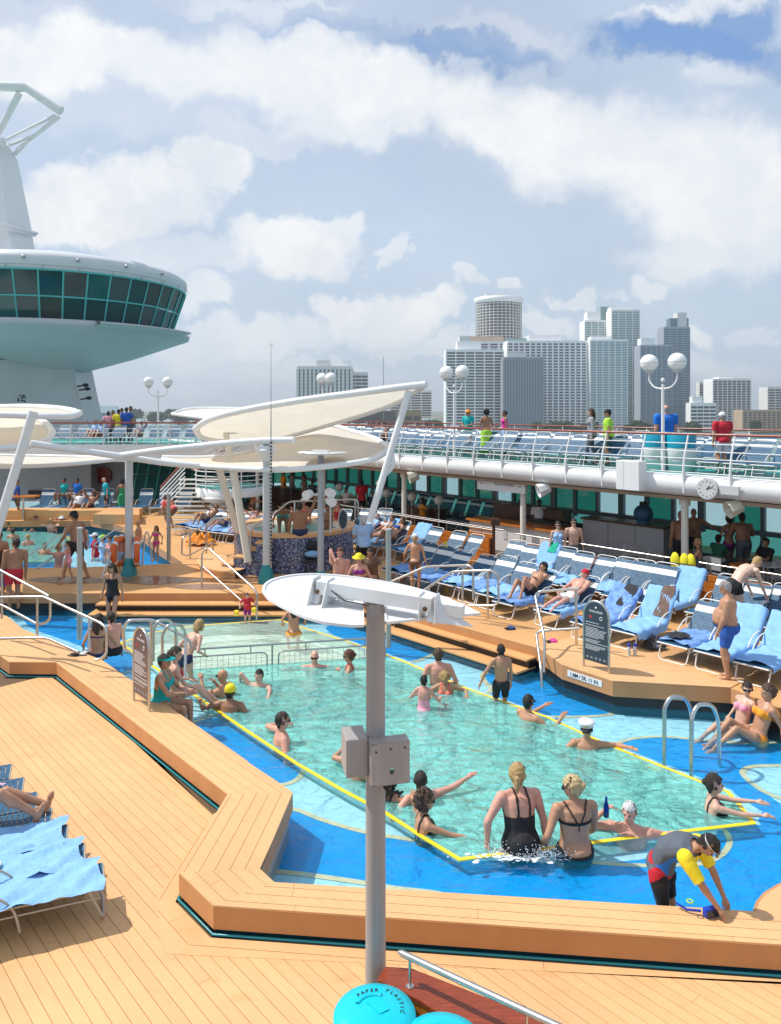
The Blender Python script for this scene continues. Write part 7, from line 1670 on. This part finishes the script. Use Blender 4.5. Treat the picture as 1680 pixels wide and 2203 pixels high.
person('curly-haired man eating a sandwich, seated behind the reflector disc', G(731, 1282), 185, 1.12, 'pink', ('auburn', 'short'), [('trunks', 'navy')], pel=(0, 0, .35), neck=(0, 0, .87), hands=H((.10, .22, .88), (-.0, .2, .5)) if False else H((-.05, .3, .45), (.12, .16, .90)), feet=H((-.12, .45, .08), (.12, .45, .08)), vox=.012, head=(0, 1, 0))
person('woman in a yellow straw hat and patterned bikini next to the man eating', G(772, 1290), 178, 1.05, 'pink', ('brown', 'short'), [('bikini_top', 'purple')], male=False, pel=(0, 0, .35), neck=(0, 0, .86), hands=H((-.25, .2, .45), (.25, .2, .45)), feet=H((-.12, .45, .08), (.12, .45, .08)), vox=.012, head=(0, 1, -.1), hat=('brim', 'yellow'))
person('dark-skinned bystander crouching behind the woman in the straw hat', G(800, 1276), 160, 1.05, 'dtan', ('dark', 'short'), [('shirt', 'brown')], pel=(0, 0, .4), neck=(0, .1, .9), feet=H((-.12, .3, .08), (.12, .3, .08)))
person('woman in sunglasses and a blue striped strapless top standing behind the wall rail', **SG(1200, 1246, 126), yaw=178, sk='light', hair=('dark', 'short'), wear=[('tank', 'lblue'), ('trunks', 'lblue', .3)], male=False, glasses=True, vox=.013)
person('shirtless young man in sunglasses standing beside the woman in the strapless top', **SG(1234, 1244, 130), yaw=178, sk='light', hair=('dark', 'short'), wear=[('trunks', 'slate')], glasses=True, vox=.013)
# shade under the upper deck
def shade(label, px, t_, yaw, s, **k):
    p = st(sy(px, t_), t_, ZB); person(label, tuple(p), yaw, s, **k)
shade('heavy bald man in black trunks seen from behind in the shade', 1465, 21.6, 15, 1.12, sk='dtan', hair=None, wear=[('trunks', 'black')], fat=.8, build=1.2, hands=H((-.3, .05, .8), (.5, .2, 1.1)))
shade('tanned man facing him in the shade pointing to the right', 1492, 22.4, 170, 1.12, sk='dtan', hair=None, wear=[('trunks', 'black')], fat=.5, build=1.1, hands=H((-.55, .25, 1.2), (.28, .05, .8)))
shade('woman in a purple bikini leaning on the rail by the windows', 1568, 22.6, 10, 1.05, sk='dtan', hair=('black', 'bun'), wear=[('briefs', 'purple'), ('bikini_top', 'purple')], male=False, hands=H((-.3, .1, .9), (.2, .4, 1.1)))
shade('man in plaid shorts leaning beside the woman in the purple bikini', 1600, 22.6, 5, 1.12, sk='dtan', hair=('dark', 'short'), wear=[('trunks', 'slate', .9)], fat=.6, build=1.15, neck=(.04, .15, 1.42), hands=H((-.2, .45, 1.1), (.3, .45, 1.1)))
shade('fair-haired woman in a striped swimsuit sitting in the shade', 1502, 20.6, 70, 1.05, sk='tan', hair=('blond', 'short'), wear=[('swimsuit', 'slate')], male=False, pel=(0, 0, .5), neck=(0, 0, 1.02), hands=H((-.1, .4, .7), (.1, .4, .7)), feet=H((-.1, .5, .08), (.1, .5, .08)))
shade('attendant in a white shirt behind the dark desk of the towel counter', 1160, 21.9, 170, 1.02, sk='brown', hair=('black', 'short'), wear=[('shirt', 'white')])
shade('attendant bending at the dark desk of the towel counter', 1128, 22.6, 150, 1.05, sk='brown', hair=('black', 'short'), wear=[('shirt', 'brown'), ('trunks', 'lblue')], neck=(0, .3, 1.3))
shade('woman in an orange dress seated at the dark table left of the towel desk', 909, 22.2, 90, 1., sk='dtan', hair=('black', 'long'), wear=[('shirt', 'orange')], male=False, pel=(0, 0, .45), neck=(0, 0, .97), feet=H((-.1, .4, .08), (.1, .4, .08)))
shade('person in a red shirt standing near the lantern behind the hot tub', 778, 21.6, 20, 1.05, sk='brown', hair=('black', 'short'), wear=[('shirt', 'red'), ('trunks', 'black')])
for px, t_, lb, c_ in ((610, 21.8, 'person in orange among the group at the far tables', 'orange'), (628, 22.2, 'person in grey talking at the far tables', 'grey'), (655, 21.2, 'person in a mustard wrap beyond the hot tub', 'yellow')):
    shade(lb, px, t_, 100, 1.05, sk='brown', hair=('black', 'short'), wear=[('shirt', c_ if c_ != 'yellow' else clothm('brown')), ('trunks', 'slate')])
# hot tub
person('woman in a turquoise bikini leaning over the hot tub rim', (-3.45, 24.6, ZB+.55), 190, 1.05, 'dtan', ('dark', 'short'), [('briefs', 'teal'), ('bikini_top', 'teal')], male=False, neck=(.0, .35, 1.15), hands=H((-.3, .5, .75), (.3, .5, .75)), head=(0, 1, -.4))
person('tanned man in dark trunks sitting on the hot tub rim seen from behind', (-2.75, 23.25, ZB+1.15), 5, 1.08, 'dtan', ('dark', 'short'), [('trunks', 'navy')], pel=(0, 0, .10), neck=(0, .06, .62), hands=H((-.3, .15, .05), (.42, .35, .95)), feet=H((-.15, .42, -.35), (.15, .42, -.35)), build=1.15, head=(.4, 1, 0), vox=.013)
person('bather with crossed arms inside the hot tub', (-2.0, 24.6, ZB+.1), 150, 1.05, 'dtan', ('dark', 'short'), [('trunks', 'navy')], hands=H((.15, .3, 1.3), (-.15, .3, 1.3)), noleg=True)
person('bather in sunglasses at the right of the hot tub', (-1.8, 26.3, ZB+.1), 150, 1., 'pink', ('brown', 'short'), [('swimsuit', 'red')], male=False, noleg=True, glasses=True)
person('bather with a white cap at the far side of the hot tub', (-3.0, 26.4, ZB+.15), 180, 1., 'tan', ('brown', 'short'), [('swimsuit', 'coral')], male=False, noleg=True, hat=('cap', 'white'))
# sunbathers left of the tub
LR = [(0, at(px, py, ZB), 42) for px, py in ((402, 1153), (440, 1162), (489, 1169))]
for (z_, loc, bk), lb, sk_, ge in zip(LR, ('dark-tanned sunbather with raised knees left of the hot tub', 'sunbather lying with an arm over the face left of the hot tub', 'sunbather lying flat on the last lounger before the mosaic tub'), ('dtan', 'tan', 'pink'), (True, False, False)):
    hd_ = math.radians(56); A = math.radians(bk); base = local_pt(loc, hd_, 0, 1.0, .42)
    person(lb, tuple(base), 56+90, 1., sk_, ('dark', 'short'), [('trunks', 'navy', .35)], male=ge, pel=(0, 0, .11), neck=(0, -.13-.46*math.cos(A), .12+.46*math.sin(A)), feet=H((-.12, .55, .02), (.10, .60, .02)) if ge else H((-.1, .8, .03), (.1, .8, .03)), head=(0, .8, .35), knee=H((0, .2, 1), (0, .2, 1)))
for x, y, lb in ((-4.0, 29.3, 'sunbather in the row behind the hot tub, left one'), (-2.3, 29.5, 'sunbather in the row behind the hot tub, middle one')):
    person(lb, (x, y, ZB+.42), 160, 1., 'tan', ('brown', 'short'), [('briefs', 'navy')], male=False, pel=(0, 0, .11), neck=(0, -.45, .40), feet=H((-.1, .8, .03), (.1, .8, .03)), head=(0, .8, .35), knee=H((0, .2, 1), (0, .2, 1)))
person('dark-tanned person resting with an orange scarf on the curved stair base', G(372, 1150), 60, 1., 'dtan', ('auburn', 'short'), [('shirt', 'coral'), ('trunks', 'brown')], pel=(0, 0, 1.0), neck=(0, .35, 1.3), hands=H((-.2, .5, .9), (.2, .5, .9)), feet=H((-.1, .1, .3), (.1, .1, .3)))
person('shirtless man leaning at the far counter behind the slanted cream posts', **SG(541, 1128, 78), yaw=-60, sk='tan', hair=('dark', 'short'), wear=[('trunks', 'brown')], neck=(0, .1, 1.42), hands=H((-.2, .4, 1.1), (.2, .4, 1.1)))
# middle platform and left side
person('woman with long dark hair in a black swimsuit stepping down into the pool', **SG(242, 1352, 142, -.45), yaw=172, sk='tan', hair=('dark', 'long'), wear=[('swimsuit', 'black')], male=False, build=1.08, head=(.1, 1, -.35), vox=.012, hands=H((-.32, .05, .82), (.30, .02, .82)), feet=H((-.08, .05, .08), (.09, -.05, .08)))
person('tall tanned man in black trunks and dark cap walking across the middle platform', **SG(163, 1250, 152), yaw=75, sk='dtan', hair=('black', 'short'), wear=[('trunks', 'black', .8)], build=1.05, hat=('cap', 'black'), feet=H((-.1, .30, .08), (.1, -.28, .10)), hands=H((-.3, .3, .9), (.28, -.1, .82)), head=(0, 1, -.4), vox=.013)
person('small child in a striped pink swimsuit and yellow shoes beside the walking man', **SG(146, 1256, 94), yaw=100, sk='tan', hair=('dark', 'short'), wear=[('swimsuit', 'dpink')], male=False, feet=H((-.1, .22, .08), (.1, -.2, .08)), vox=.013)
person('man in red trunks sitting on the left edge of the platform with his back turned', G(30, 1312, -.1), 40, 1.12, 'dtan', ('dark', 'short'), [('trunks', 'red')], neck=(.05, .05, 1.42), fat=.3, build=1.12, head=(-.6, .8, 0), vox=.013)
person('woman in a blue print dress at the far left beside the man in red trunks', G(0, 1300, 0), 30, 1.02, 'dtan', ('dark', 'long'), [('tank', 'blue'), ('trunks', 'blue')], male=False, pel=(0, 0, .6), neck=(0, 0, 1.12), feet=H((-.1, .4, .08), (.1, .4, .08)))
person('swimmer with wet dark hair at the left edge behind the handrail', G(-2, 1282, 0.2), 180, 1.02, 'dtan', ('dark', 'short'), [('trunks', 'navy')])
person('woman in a navy bikini sitting on the surround behind the handrail end', (at(208, 1410, 0.1).x, at(208, 1410, 0.1).y, .0), 20, 1.02, 'tan', ('dark', 'long'), [('bikini_top', 'navy'), ('briefs', 'navy')], male=False, pel=(0, 0, .15), neck=(.03, .02, .66), hands=H((-.25, .15, .2), (.45, .1, .12)), feet=H((-.15, .7, -.25), (.1, .65, -.25)), head=(.6, .8, 0), vox=.013)
person('young man in sunglasses sitting beside the woman in the navy bikini', (at(246, 1402, 0.1).x, at(246, 1402, 0.1).y, .0), 60, 1., 'pink', ('dark', 'short'), [('trunks', 'black')], pel=(0, 0, .15), neck=(0, .08, .65), hands=H((-.2, .4, .4), (.2, .35, .3)), feet=H((-.12, .35, .05), (.12, .4, -.1)), knee=H((0, .3, 1), (0, .3, 1)), glasses=True, head=(0, 1, -.1), vox=.013)
person('woman in a turquoise visor holding a drink on the surround beside the left sign', (at(345, 1515, 0.2).x, at(345, 1515, 0.2).y, .05), -95, 1.08, 'tan', ('dark', 'short'), [('swimsuit', 'teal')], male=False, build=1.15, pel=(0, 0, .15), neck=(0, .05, .66), hands=H((.1, .42, .42), (-.05, .45, .4)) if False else H((-.1, .45, .35), (.12, .45, .38)), feet=H((-.12, .45, -.3), (.12, .42, -.3)), hat=('visor', 'teal'), head=(0, 1, .05), vox=.012)
person('woman in a red bikini with dark ponytail sitting behind the woman in the visor', (at(372, 1500, 0.1).x, at(372, 1500, 0.1).y, .0), -70, 1.06, 'light', ('dark', 'bun'), [('bikini_top', 'red'), ('briefs', 'red')], male=False, pel=(0, 0, .15), neck=(0, .03, .66), hands=H((-.2, .3, .3), (.15, .4, .25)), feet=H((-.12, .75, -.1), (.12, .7, -.1)), head=(.3, 1, 0), vox=.012)
person('light-brown-haired bather in dark bottoms bending behind the ladder hoops', (at(398, 1478, ZL).x, at(398, 1478, ZL).y, ZL-.35), -35, 1.02, 'light', ('blond', 'bob'), [('briefs', 'navy')], male=False, neck=(0, .28, 1.33), hands=H((-.25, .35, 1.0), (.2, .3, .95)), head=(-.3, 1, -.3), vox=.013)
person('toddler in a red swim shirt with yellow armbands at the foot of the handrail', (at(532, 1338, ZW).x, at(532, 1338, ZW).y, ZW-.12), 200, .50, 'light', ('dark', 'short'), [('shirt', 'red'), ('trunks', 'purple')], hands=H((-.40, .15, 1.1), (.40, .1, 1.1)), vox=.022, fat=.2)
for q, lb in ((509, 'yellow inflatable armband on the toddler\'s left'), (546, 'pale yellow inflatable armband on the toddler\'s right')):
    p = dp(q, 1318 if q < 520 else 1312, 19.4); a_ = thing('armband', lb, 'armband', p); M().tube([(-.05, 0, 0), (.05, 0, 0)], [.07, .07], 10).build('ring', M_ycone, a_)
person('bather bending forward in the shallow water under the reflector disc', (at(632, 1362, ZW).x, at(632, 1362, ZW).y, ZW-.55), 10, 1.0, 'tan', ('dark', 'long'), [('briefs', 'orange')], pel=(0, 0, .55), neck=(0, .10, 1.05), feet=H((-.1, .2, .08), (.1, .2, .08)), male=False, head=(0, 1, -.3), vox=.013)
person('person in a wide white sun hat standing behind the life rings', **SG(262, 1234, 84), yaw=60, sk='pink', hair=('dark', 'short'), wear=[('trunks', 'lblue')], hat=('brim', 'white'))
person('bald man in white and yellow trunks beside the teal-footed post', **SG(298, 1216, 98), yaw=95, sk='tan', hair=None, wear=[('trunks', 'white')], head=(.2, 1, 0))
person('girl in a pink bikini coming down the far pool steps', **SG(336, 1206, 76), yaw=165, sk='tan', hair=('brown', 'long'), wear=[('bikini_top', 'pink'), ('briefs', 'pink')], male=False, hands=H((-.35, .05, .95), (.4, .05, .85)))
def fw_(px, py, wl, s=1): return W_(px, py, wl)
person('woman in a coral bikini sitting on the far pool ledge at the left', fw_(76, 1140, .30), 150, 1., 'pink', ('brown', 'short'), [('bikini_top', 'coral'), ('briefs', 'coral')], male=False, pel=(0, 0, .15), neck=(0, 0, .65), feet=H((-.1, .6, .1), (.1, .6, .1)))
person('blond swimmer seen from behind on the far pool ledge', fw_(110, 1142, .5), 0, 1., 'light', ('blond', 'short'), [('trunks', 'navy')], pel=(0, 0, .25), neck=(0, 0, .78), feet=H((-.1, .5, .1), (.1, .5, .1)))
person('person in a white swim shirt and cap sitting on the far pool ledge', fw_(134, 1139, .32), 190, 1., 'pink', ('dark', 'short'), [('shirt', 'white'), ('trunks', 'black')], pel=(0, 0, .15), neck=(0, .05, .65), feet=H((-.1, .5, .1), (.1, .5, .1)), hat=('brim', 'white'))
person('woman with a bun sitting at the near edge of the far pool', (at(118, 1222, .1).x, at(118, 1222, .1).y+.3, -.1), 0, 1., 'pink', ('blond', 'bun'), [('bikini_top', 'white')], male=False, pel=(0, 0, .15), neck=(0, 0, .65), feet=H((-.1, .6, -.1), (.1, .6, -.1)))
for k, (px, py, cl, ht) in enumerate(((205, 1195, 'red', ('cap', 'white')), (222, 1200, 'lblue', ('cap', 'lime')), (236, 1202, 'dpink', None))):
    person(['bather in a red top and white cap at the near end of the far pool', 'bather in a lime cap at the near end of the far pool', 'bare-shouldered bather at the near end of the far pool'][k], fw_(px, py, .9), 30*k+100, 1., 'pink', ('dark', 'short'), [('shirt', cl)] if k < 2 else [('bikini_top', cl)], male=False, hat=ht, noleg=True)
person('wet-haired swimmer at the left edge of the far pool', fw_(8, 1193, 1.25), 150, 1., 'dtan', ('black', 'short'), [('trunks', 'navy')], noleg=True)
# shaded deck at the far left
person('old man in a turquoise shirt and dark shorts standing in the far left shade', **SG(230, 1104, 79, .25), yaw=120, sk='pink', hair=None, wear=[('shirt', 'aqua'), ('trunks', 'black')], neck=(0, .08, 1.43), head=(.3, 1, -.4))
person('woman in a green zigzag strapless dress beside the old man', **SG(263, 1106, 76, .25), yaw=10, sk='dtan', hair=('black', 'bushy'), wear=[('dress', 'green', .72)], male=False, hands=H((-.2, .25, 1.1), (.3, .05, .8)))
for px, cl, lb, sk_ in ((138, 'teal', 'woman in a green top sitting high at the far left bar', 'dtan'), (166, 'royal', 'man in a bright blue shirt sitting high at the far left bar', 'dtan')):
    p = dp(px, 1060, 37.2); person(lb, (p.x, p.y, .2), 150, 1.02, sk_, ('black', 'short'), [('shirt', cl)], male=cl == 'royal', pel=(0, 0, .85), neck=(0, 0, 1.38), feet=H((-.1, .35, .5), (.1, .35, .5)))
for px, lb in ((146, 'reclining person in a white shirt under the far left deck'), (175, 'shirtless man reclining under the far left deck')):
    p = dp(px, 1075, 34.6); person(lb, (p.x, p.y+1.0, .62), 178, 1.02, 'dtan', ('dark', 'short'), [('shirt', 'white')] if px == 146 else [('trunks', 'navy')], pel=(0, 0, .1), neck=(0, -.3, .5), feet=H((-.1, .75, .05), (.1, .75, .05)), knee=H((0, .2, 1), (0, .2, 1)))
p = dp(36, 1060, 34.5); person('person in blue at the tall table at the left edge', (p.x, p.y, .25), -60, 1.05, 'dtan', ('dark', 'short'), [('shirt', 'blue'), ('trunks', 'brown')])
tt = thing('tall_table', 'tall wooden table at the left edge behind the slanted post', 'table', (dp(50, 0, 34.2).x, 34.2, ZB)); M().box((0, 0, 1.05), (1.2, .7, .07)).build('table_top', M_varn2, tt); M().cyl((0, 0, 0), .05, 1.03, 8).build('leg', M_steel, tt)
# upper decks
def upper(label, px, t_, yaw, hpx_top, **k):
    p = st(sy(px, t_), t_, ZU); s_ = ((877-hpx_top)/FD*p.y+HC-ZU)/1.74; person(label, tuple(p), yaw, s_, **k)
upper('man in a straw hat and turquoise shirt on the upper deck', 1007, 23.9, 150, 881, sk='tan', hair=('grey', 'short'), wear=[('shirt', 'teal'), ('trunks', 'dgreen')], hat=('brim', 'orange'), hands=H((-.1, .3, 1.1), (.1, .3, 1.1)))
upper('bare-backed woman in a lime green skirt on the upper deck', 1046, 22.2, 10, 880, sk='dtan', hair=('black', 'bushy'), wear=[('dress', 'lime', .25)], male=False, hands=H((-.3, .1, .85), (.2, .3, 1.1)))
upper('woman in a pink top and pale jeans on the upper deck', 1086, 23.9, 95, 882, sk='dtan', hair=('black', 'short'), wear=[('tank', 'pink'), ('trousers', 'lblue')], male=False)
upper('woman with a long ponytail and grey shawl walking on the upper deck', 1272, 21.9, 85, 878, sk='light', hair=('brown', 'long'), wear=[('long_shirt', 'grey'), ('trousers', 'slate')], male=False, feet=H((-.1, .2, .08), (.1, -.2, .08)))
upper('man in a lime shirt and black cap on the upper deck', 1308, 22.0, 80, 880, sk='tan', hair=('dark', 'short'), wear=[('shirt', 'lime'), ('trunks', 'dgreen')], hat=('cap', 'black'), build=1.1)
upper('big man in a blue shirt behind the white tubs on the upper deck', 1432, 22.2, 10, 870, sk='pink', hair=('grey', 'fringe'), wear=[('shirt', 'royal'), ('trunks', 'navy')], build=1.35, fat=.6)
upper('man in a red flowered shirt and white cap seen from behind on the upper deck', 1554, 21.9, 8, 886, sk='tan', hair=('grey', 'short'), wear=[('shirt', 'red'), ('trunks', 'white', .8)], hat=('cap', 'white'), build=1.15)
for k, (px, cl) in enumerate(((233, 'dpink'), (243, 'slate'), (255, 'yellow'), (262, 'brown'), (272, 'blue'), (281, 'grey'))):
    p = dp(px, 900, 40.5+.5*(k % 2)); person(['dark-haired person in a pink top, leftmost of the group on the far left deck', 'person in a slate top, second in the far left group', 'person in a yellow skirt in the middle of the far left group', 'person in brown in the far left group', 'person in a blue shirt in the far left group', 'person in grey, rightmost of the far left group'][k], (p.x, p.y, ZU), 160 if k % 2 else 20, .98+.03*k, 'dtan', ('black', 'short'), [('shirt', cl), ('trousers', 'slate')], male=k % 2 == 0)
for k, px in enumerate((200, 214, 300, 812, 826)):
    if px < 400: p = dp(px, 930, 39.2)
    else: p = st(sy(px, 23), 23, ZU)
    person(['sunbather in a lilac shirt on the far left upper deck', 'sunbather in pale blue beside the lilac shirt', 'sunbather at the right of the far left upper deck', 'sunbather on the upper deck behind the canopy, left one', 'sunbather on the upper deck behind the canopy, right one'][k], (p.x, p.y, ZU+.42), 180, 1., 'tan', ('dark', 'short'), [('shirt', ('lblue', 'lblue', 'grey')[k])] if k < 3 else [('trunks', 'navy')], pel=(0, 0, .1), neck=(0, -.3, .5), feet=H((-.1, .75, .05), (.1, .75, .05)), knee=H((0, .2, 1), (0, .2, 1)))
# the bare-legged sunbather at the lower left
loc = CORN[3]; base = local_pt(loc, hd, 0, .99, .40)
person('sunbather whose bare legs reach in from the left edge over the navy lounger', tuple(base), math.degrees(hd)+90, 1.18, 'tan', ('dark', 'short'), [('trunks', 'navy', .3)], pel=(0, 0, .10), neck=(0, -.5, .22), feet=H((-.10, .78, .05), (.08, .70, .05)), toes=H((-.1, .35, 1), (.15, .45, 1)), knee=H((0, .1, 1), (0, .1, 1)), vox=.010, hands=H((-.3, 0, .1), (.3, 0, .1)))
dk = thing('drink_glass', 'clear plastic cup with a pink drink held by the woman in the visor', 'cup', dp(398, 1500, 13.2)); M().lathe((0, 0, 0), [(0, 0), (.03, 0), (.045, .17)], 14).build('cup', mat('cup_plastic', (.7, .45, .4), .1), dk)

# splash round the two women
spl = M(); rr = random.Random(4)
for k in range(700):
    cx_, cy_ = rr.choice(((1120, 1838), (1075, 1836), (1160, 1842), (1200, 1845))); p = at(cx_+rr.gauss(0, 22), cy_+rr.gauss(0, 7), ZW); h = abs(rr.gauss(0, .07)); spl.ball((p.x, p.y, ZW+h), rr.uniform(.003, .008), 4)
for k in range(110):
    p = at(rr.gauss(1120, 50), rr.gauss(1842, 6), ZW); r = rr.uniform(.01, .035); spl.ball((p.x, p.y, ZW), r, 6, (1.4, .8, .15))
spl.build('water_splash', mat('foam', (.85, .90, .92), .3), None, kind='stuff')

# tables and seated people in the shade at the right
for k, (px, t_) in enumerate(((1530, 21.2), (1600, 21.0), (1652, 21.6))):
    q = thing('cafe_table', ['small round cafe table left of the woman in the purple bikini', 'round cafe table with orange trays in front of the man in plaid shorts', 'round cafe table behind the right column'][k], 'table', st(sy(px, t_), t_, ZB))
    M().lathe((0, 0, 0), [(0, .70), (.38, .70), (.38, .735), (0, .735)], 20, smooth=False).build('table_top', M_varn2 if k == 1 else M_greyw, q); M().cyl((0, 0, 0), .035, .7, 8).build('leg', M_steel, q); M().cyl((0, 0, 0), .22, .03, 14).build('foot', M_steel, q)
for k, (px, t_, yw) in enumerate(((1548, 20.8, -60), (1625, 20.9, 60), (1668, 21.4, 110), (1402, 21.0, 0), (1352, 20.9, 0))):
    q = thing('cafe_chair', ['grey cafe chair beside the left cafe table', 'grey cafe chair turned towards the orange trays', 'grey cafe chair at the right edge', 'steel framed chair in front of the grey bar wall, right one', 'steel framed chair in front of the grey bar wall, left one'][k], 'chair', st(sy(px, t_), t_, ZB), math.radians(yw))
    M().box((0, 0, .45), (.42, .42, .03)).build('seat', M_gpan, q); M().box((0, -.21, .72), (.40, .025, .34)).build('backrest', M_gpan, q)
    for x in (-.19, .19):
        for y in (-.19, .19): M().tube([(x, y, 0), (x, y, .44 if y > 0 else .85)], .013, 5).build('leg', M_steel, q)
shade('seated person in a dark shirt at the right-hand cafe table', 1648, 22.3, 110, 1.02, sk='dtan', hair=('dark', 'short'), wear=[('shirt', 'black'), ('trunks', 'slate')], pel=(0, 0, .5), neck=(0, 0, 1.02), hands=H((-.1, .4, .8), (.1, .4, .8)), feet=H((-.1, .5, .08), (.1, .5, .08)))
shade('seated person in a green shirt beside the round cafe table', 1545, 22.0, -60, 1.0, sk='brown', hair=('black', 'short'), wear=[('shirt', 'dgreen'), ('trunks', 'slate')], pel=(0, 0, .5), neck=(0, 0, 1.02), hands=H((-.1, .4, .8), (.1, .4, .8)), feet=H((-.1, .5, .08), (.1, .5, .08)))
for k, (px, t_, cl) in enumerate(((700, 21.5, 'coral'), (745, 22.2, 'white'), (802, 22.0, 'navy'), (672, 23.2, 'slate'))):
    shade(['person in a coral top seated beyond the hot tub', 'person in white seated near the lanterns', 'person in navy seated beside the slanted white post', 'person in slate at the far windows'][k], px, t_, 150, 1.0, sk='dtan', hair=('dark', 'short'), wear=[('shirt', cl)], pel=(0, 0, .5), neck=(0, 0, 1.02), feet=H((-.1, .5, .08), (.1, .5, .08)))

for k, (px, py, sk_, hr, lb) in enumerate(((28, 1158, 'tan', 'dark', 'dark-haired swimmer in the far pool, nearest the far ledge'), (60, 1172, 'pink', 'blond', 'fair-haired swimmer in the middle of the far pool'), (20, 1142, 'dtan', 'black', 'swimmer at the far left corner of the far pool'), (96, 1192, 'tan', 'brown', 'brown-haired swimmer near the walking man in the far pool'), (178, 1168, 'pink', 'dark', 'bather on the blue ledge behind the walking man'), (250, 1198, 'tan', 'blond', 'bather close to the sun-hatted person in the far pool'))):
    person(lb, W_(px, py, 1.3 if k < 4 else .95), 60*k, 1., sk_, (hr, 'short'), [('trunks', ('navy', 'red', 'teal')[k % 3])], male=k % 2 == 0 or True, noleg=True)
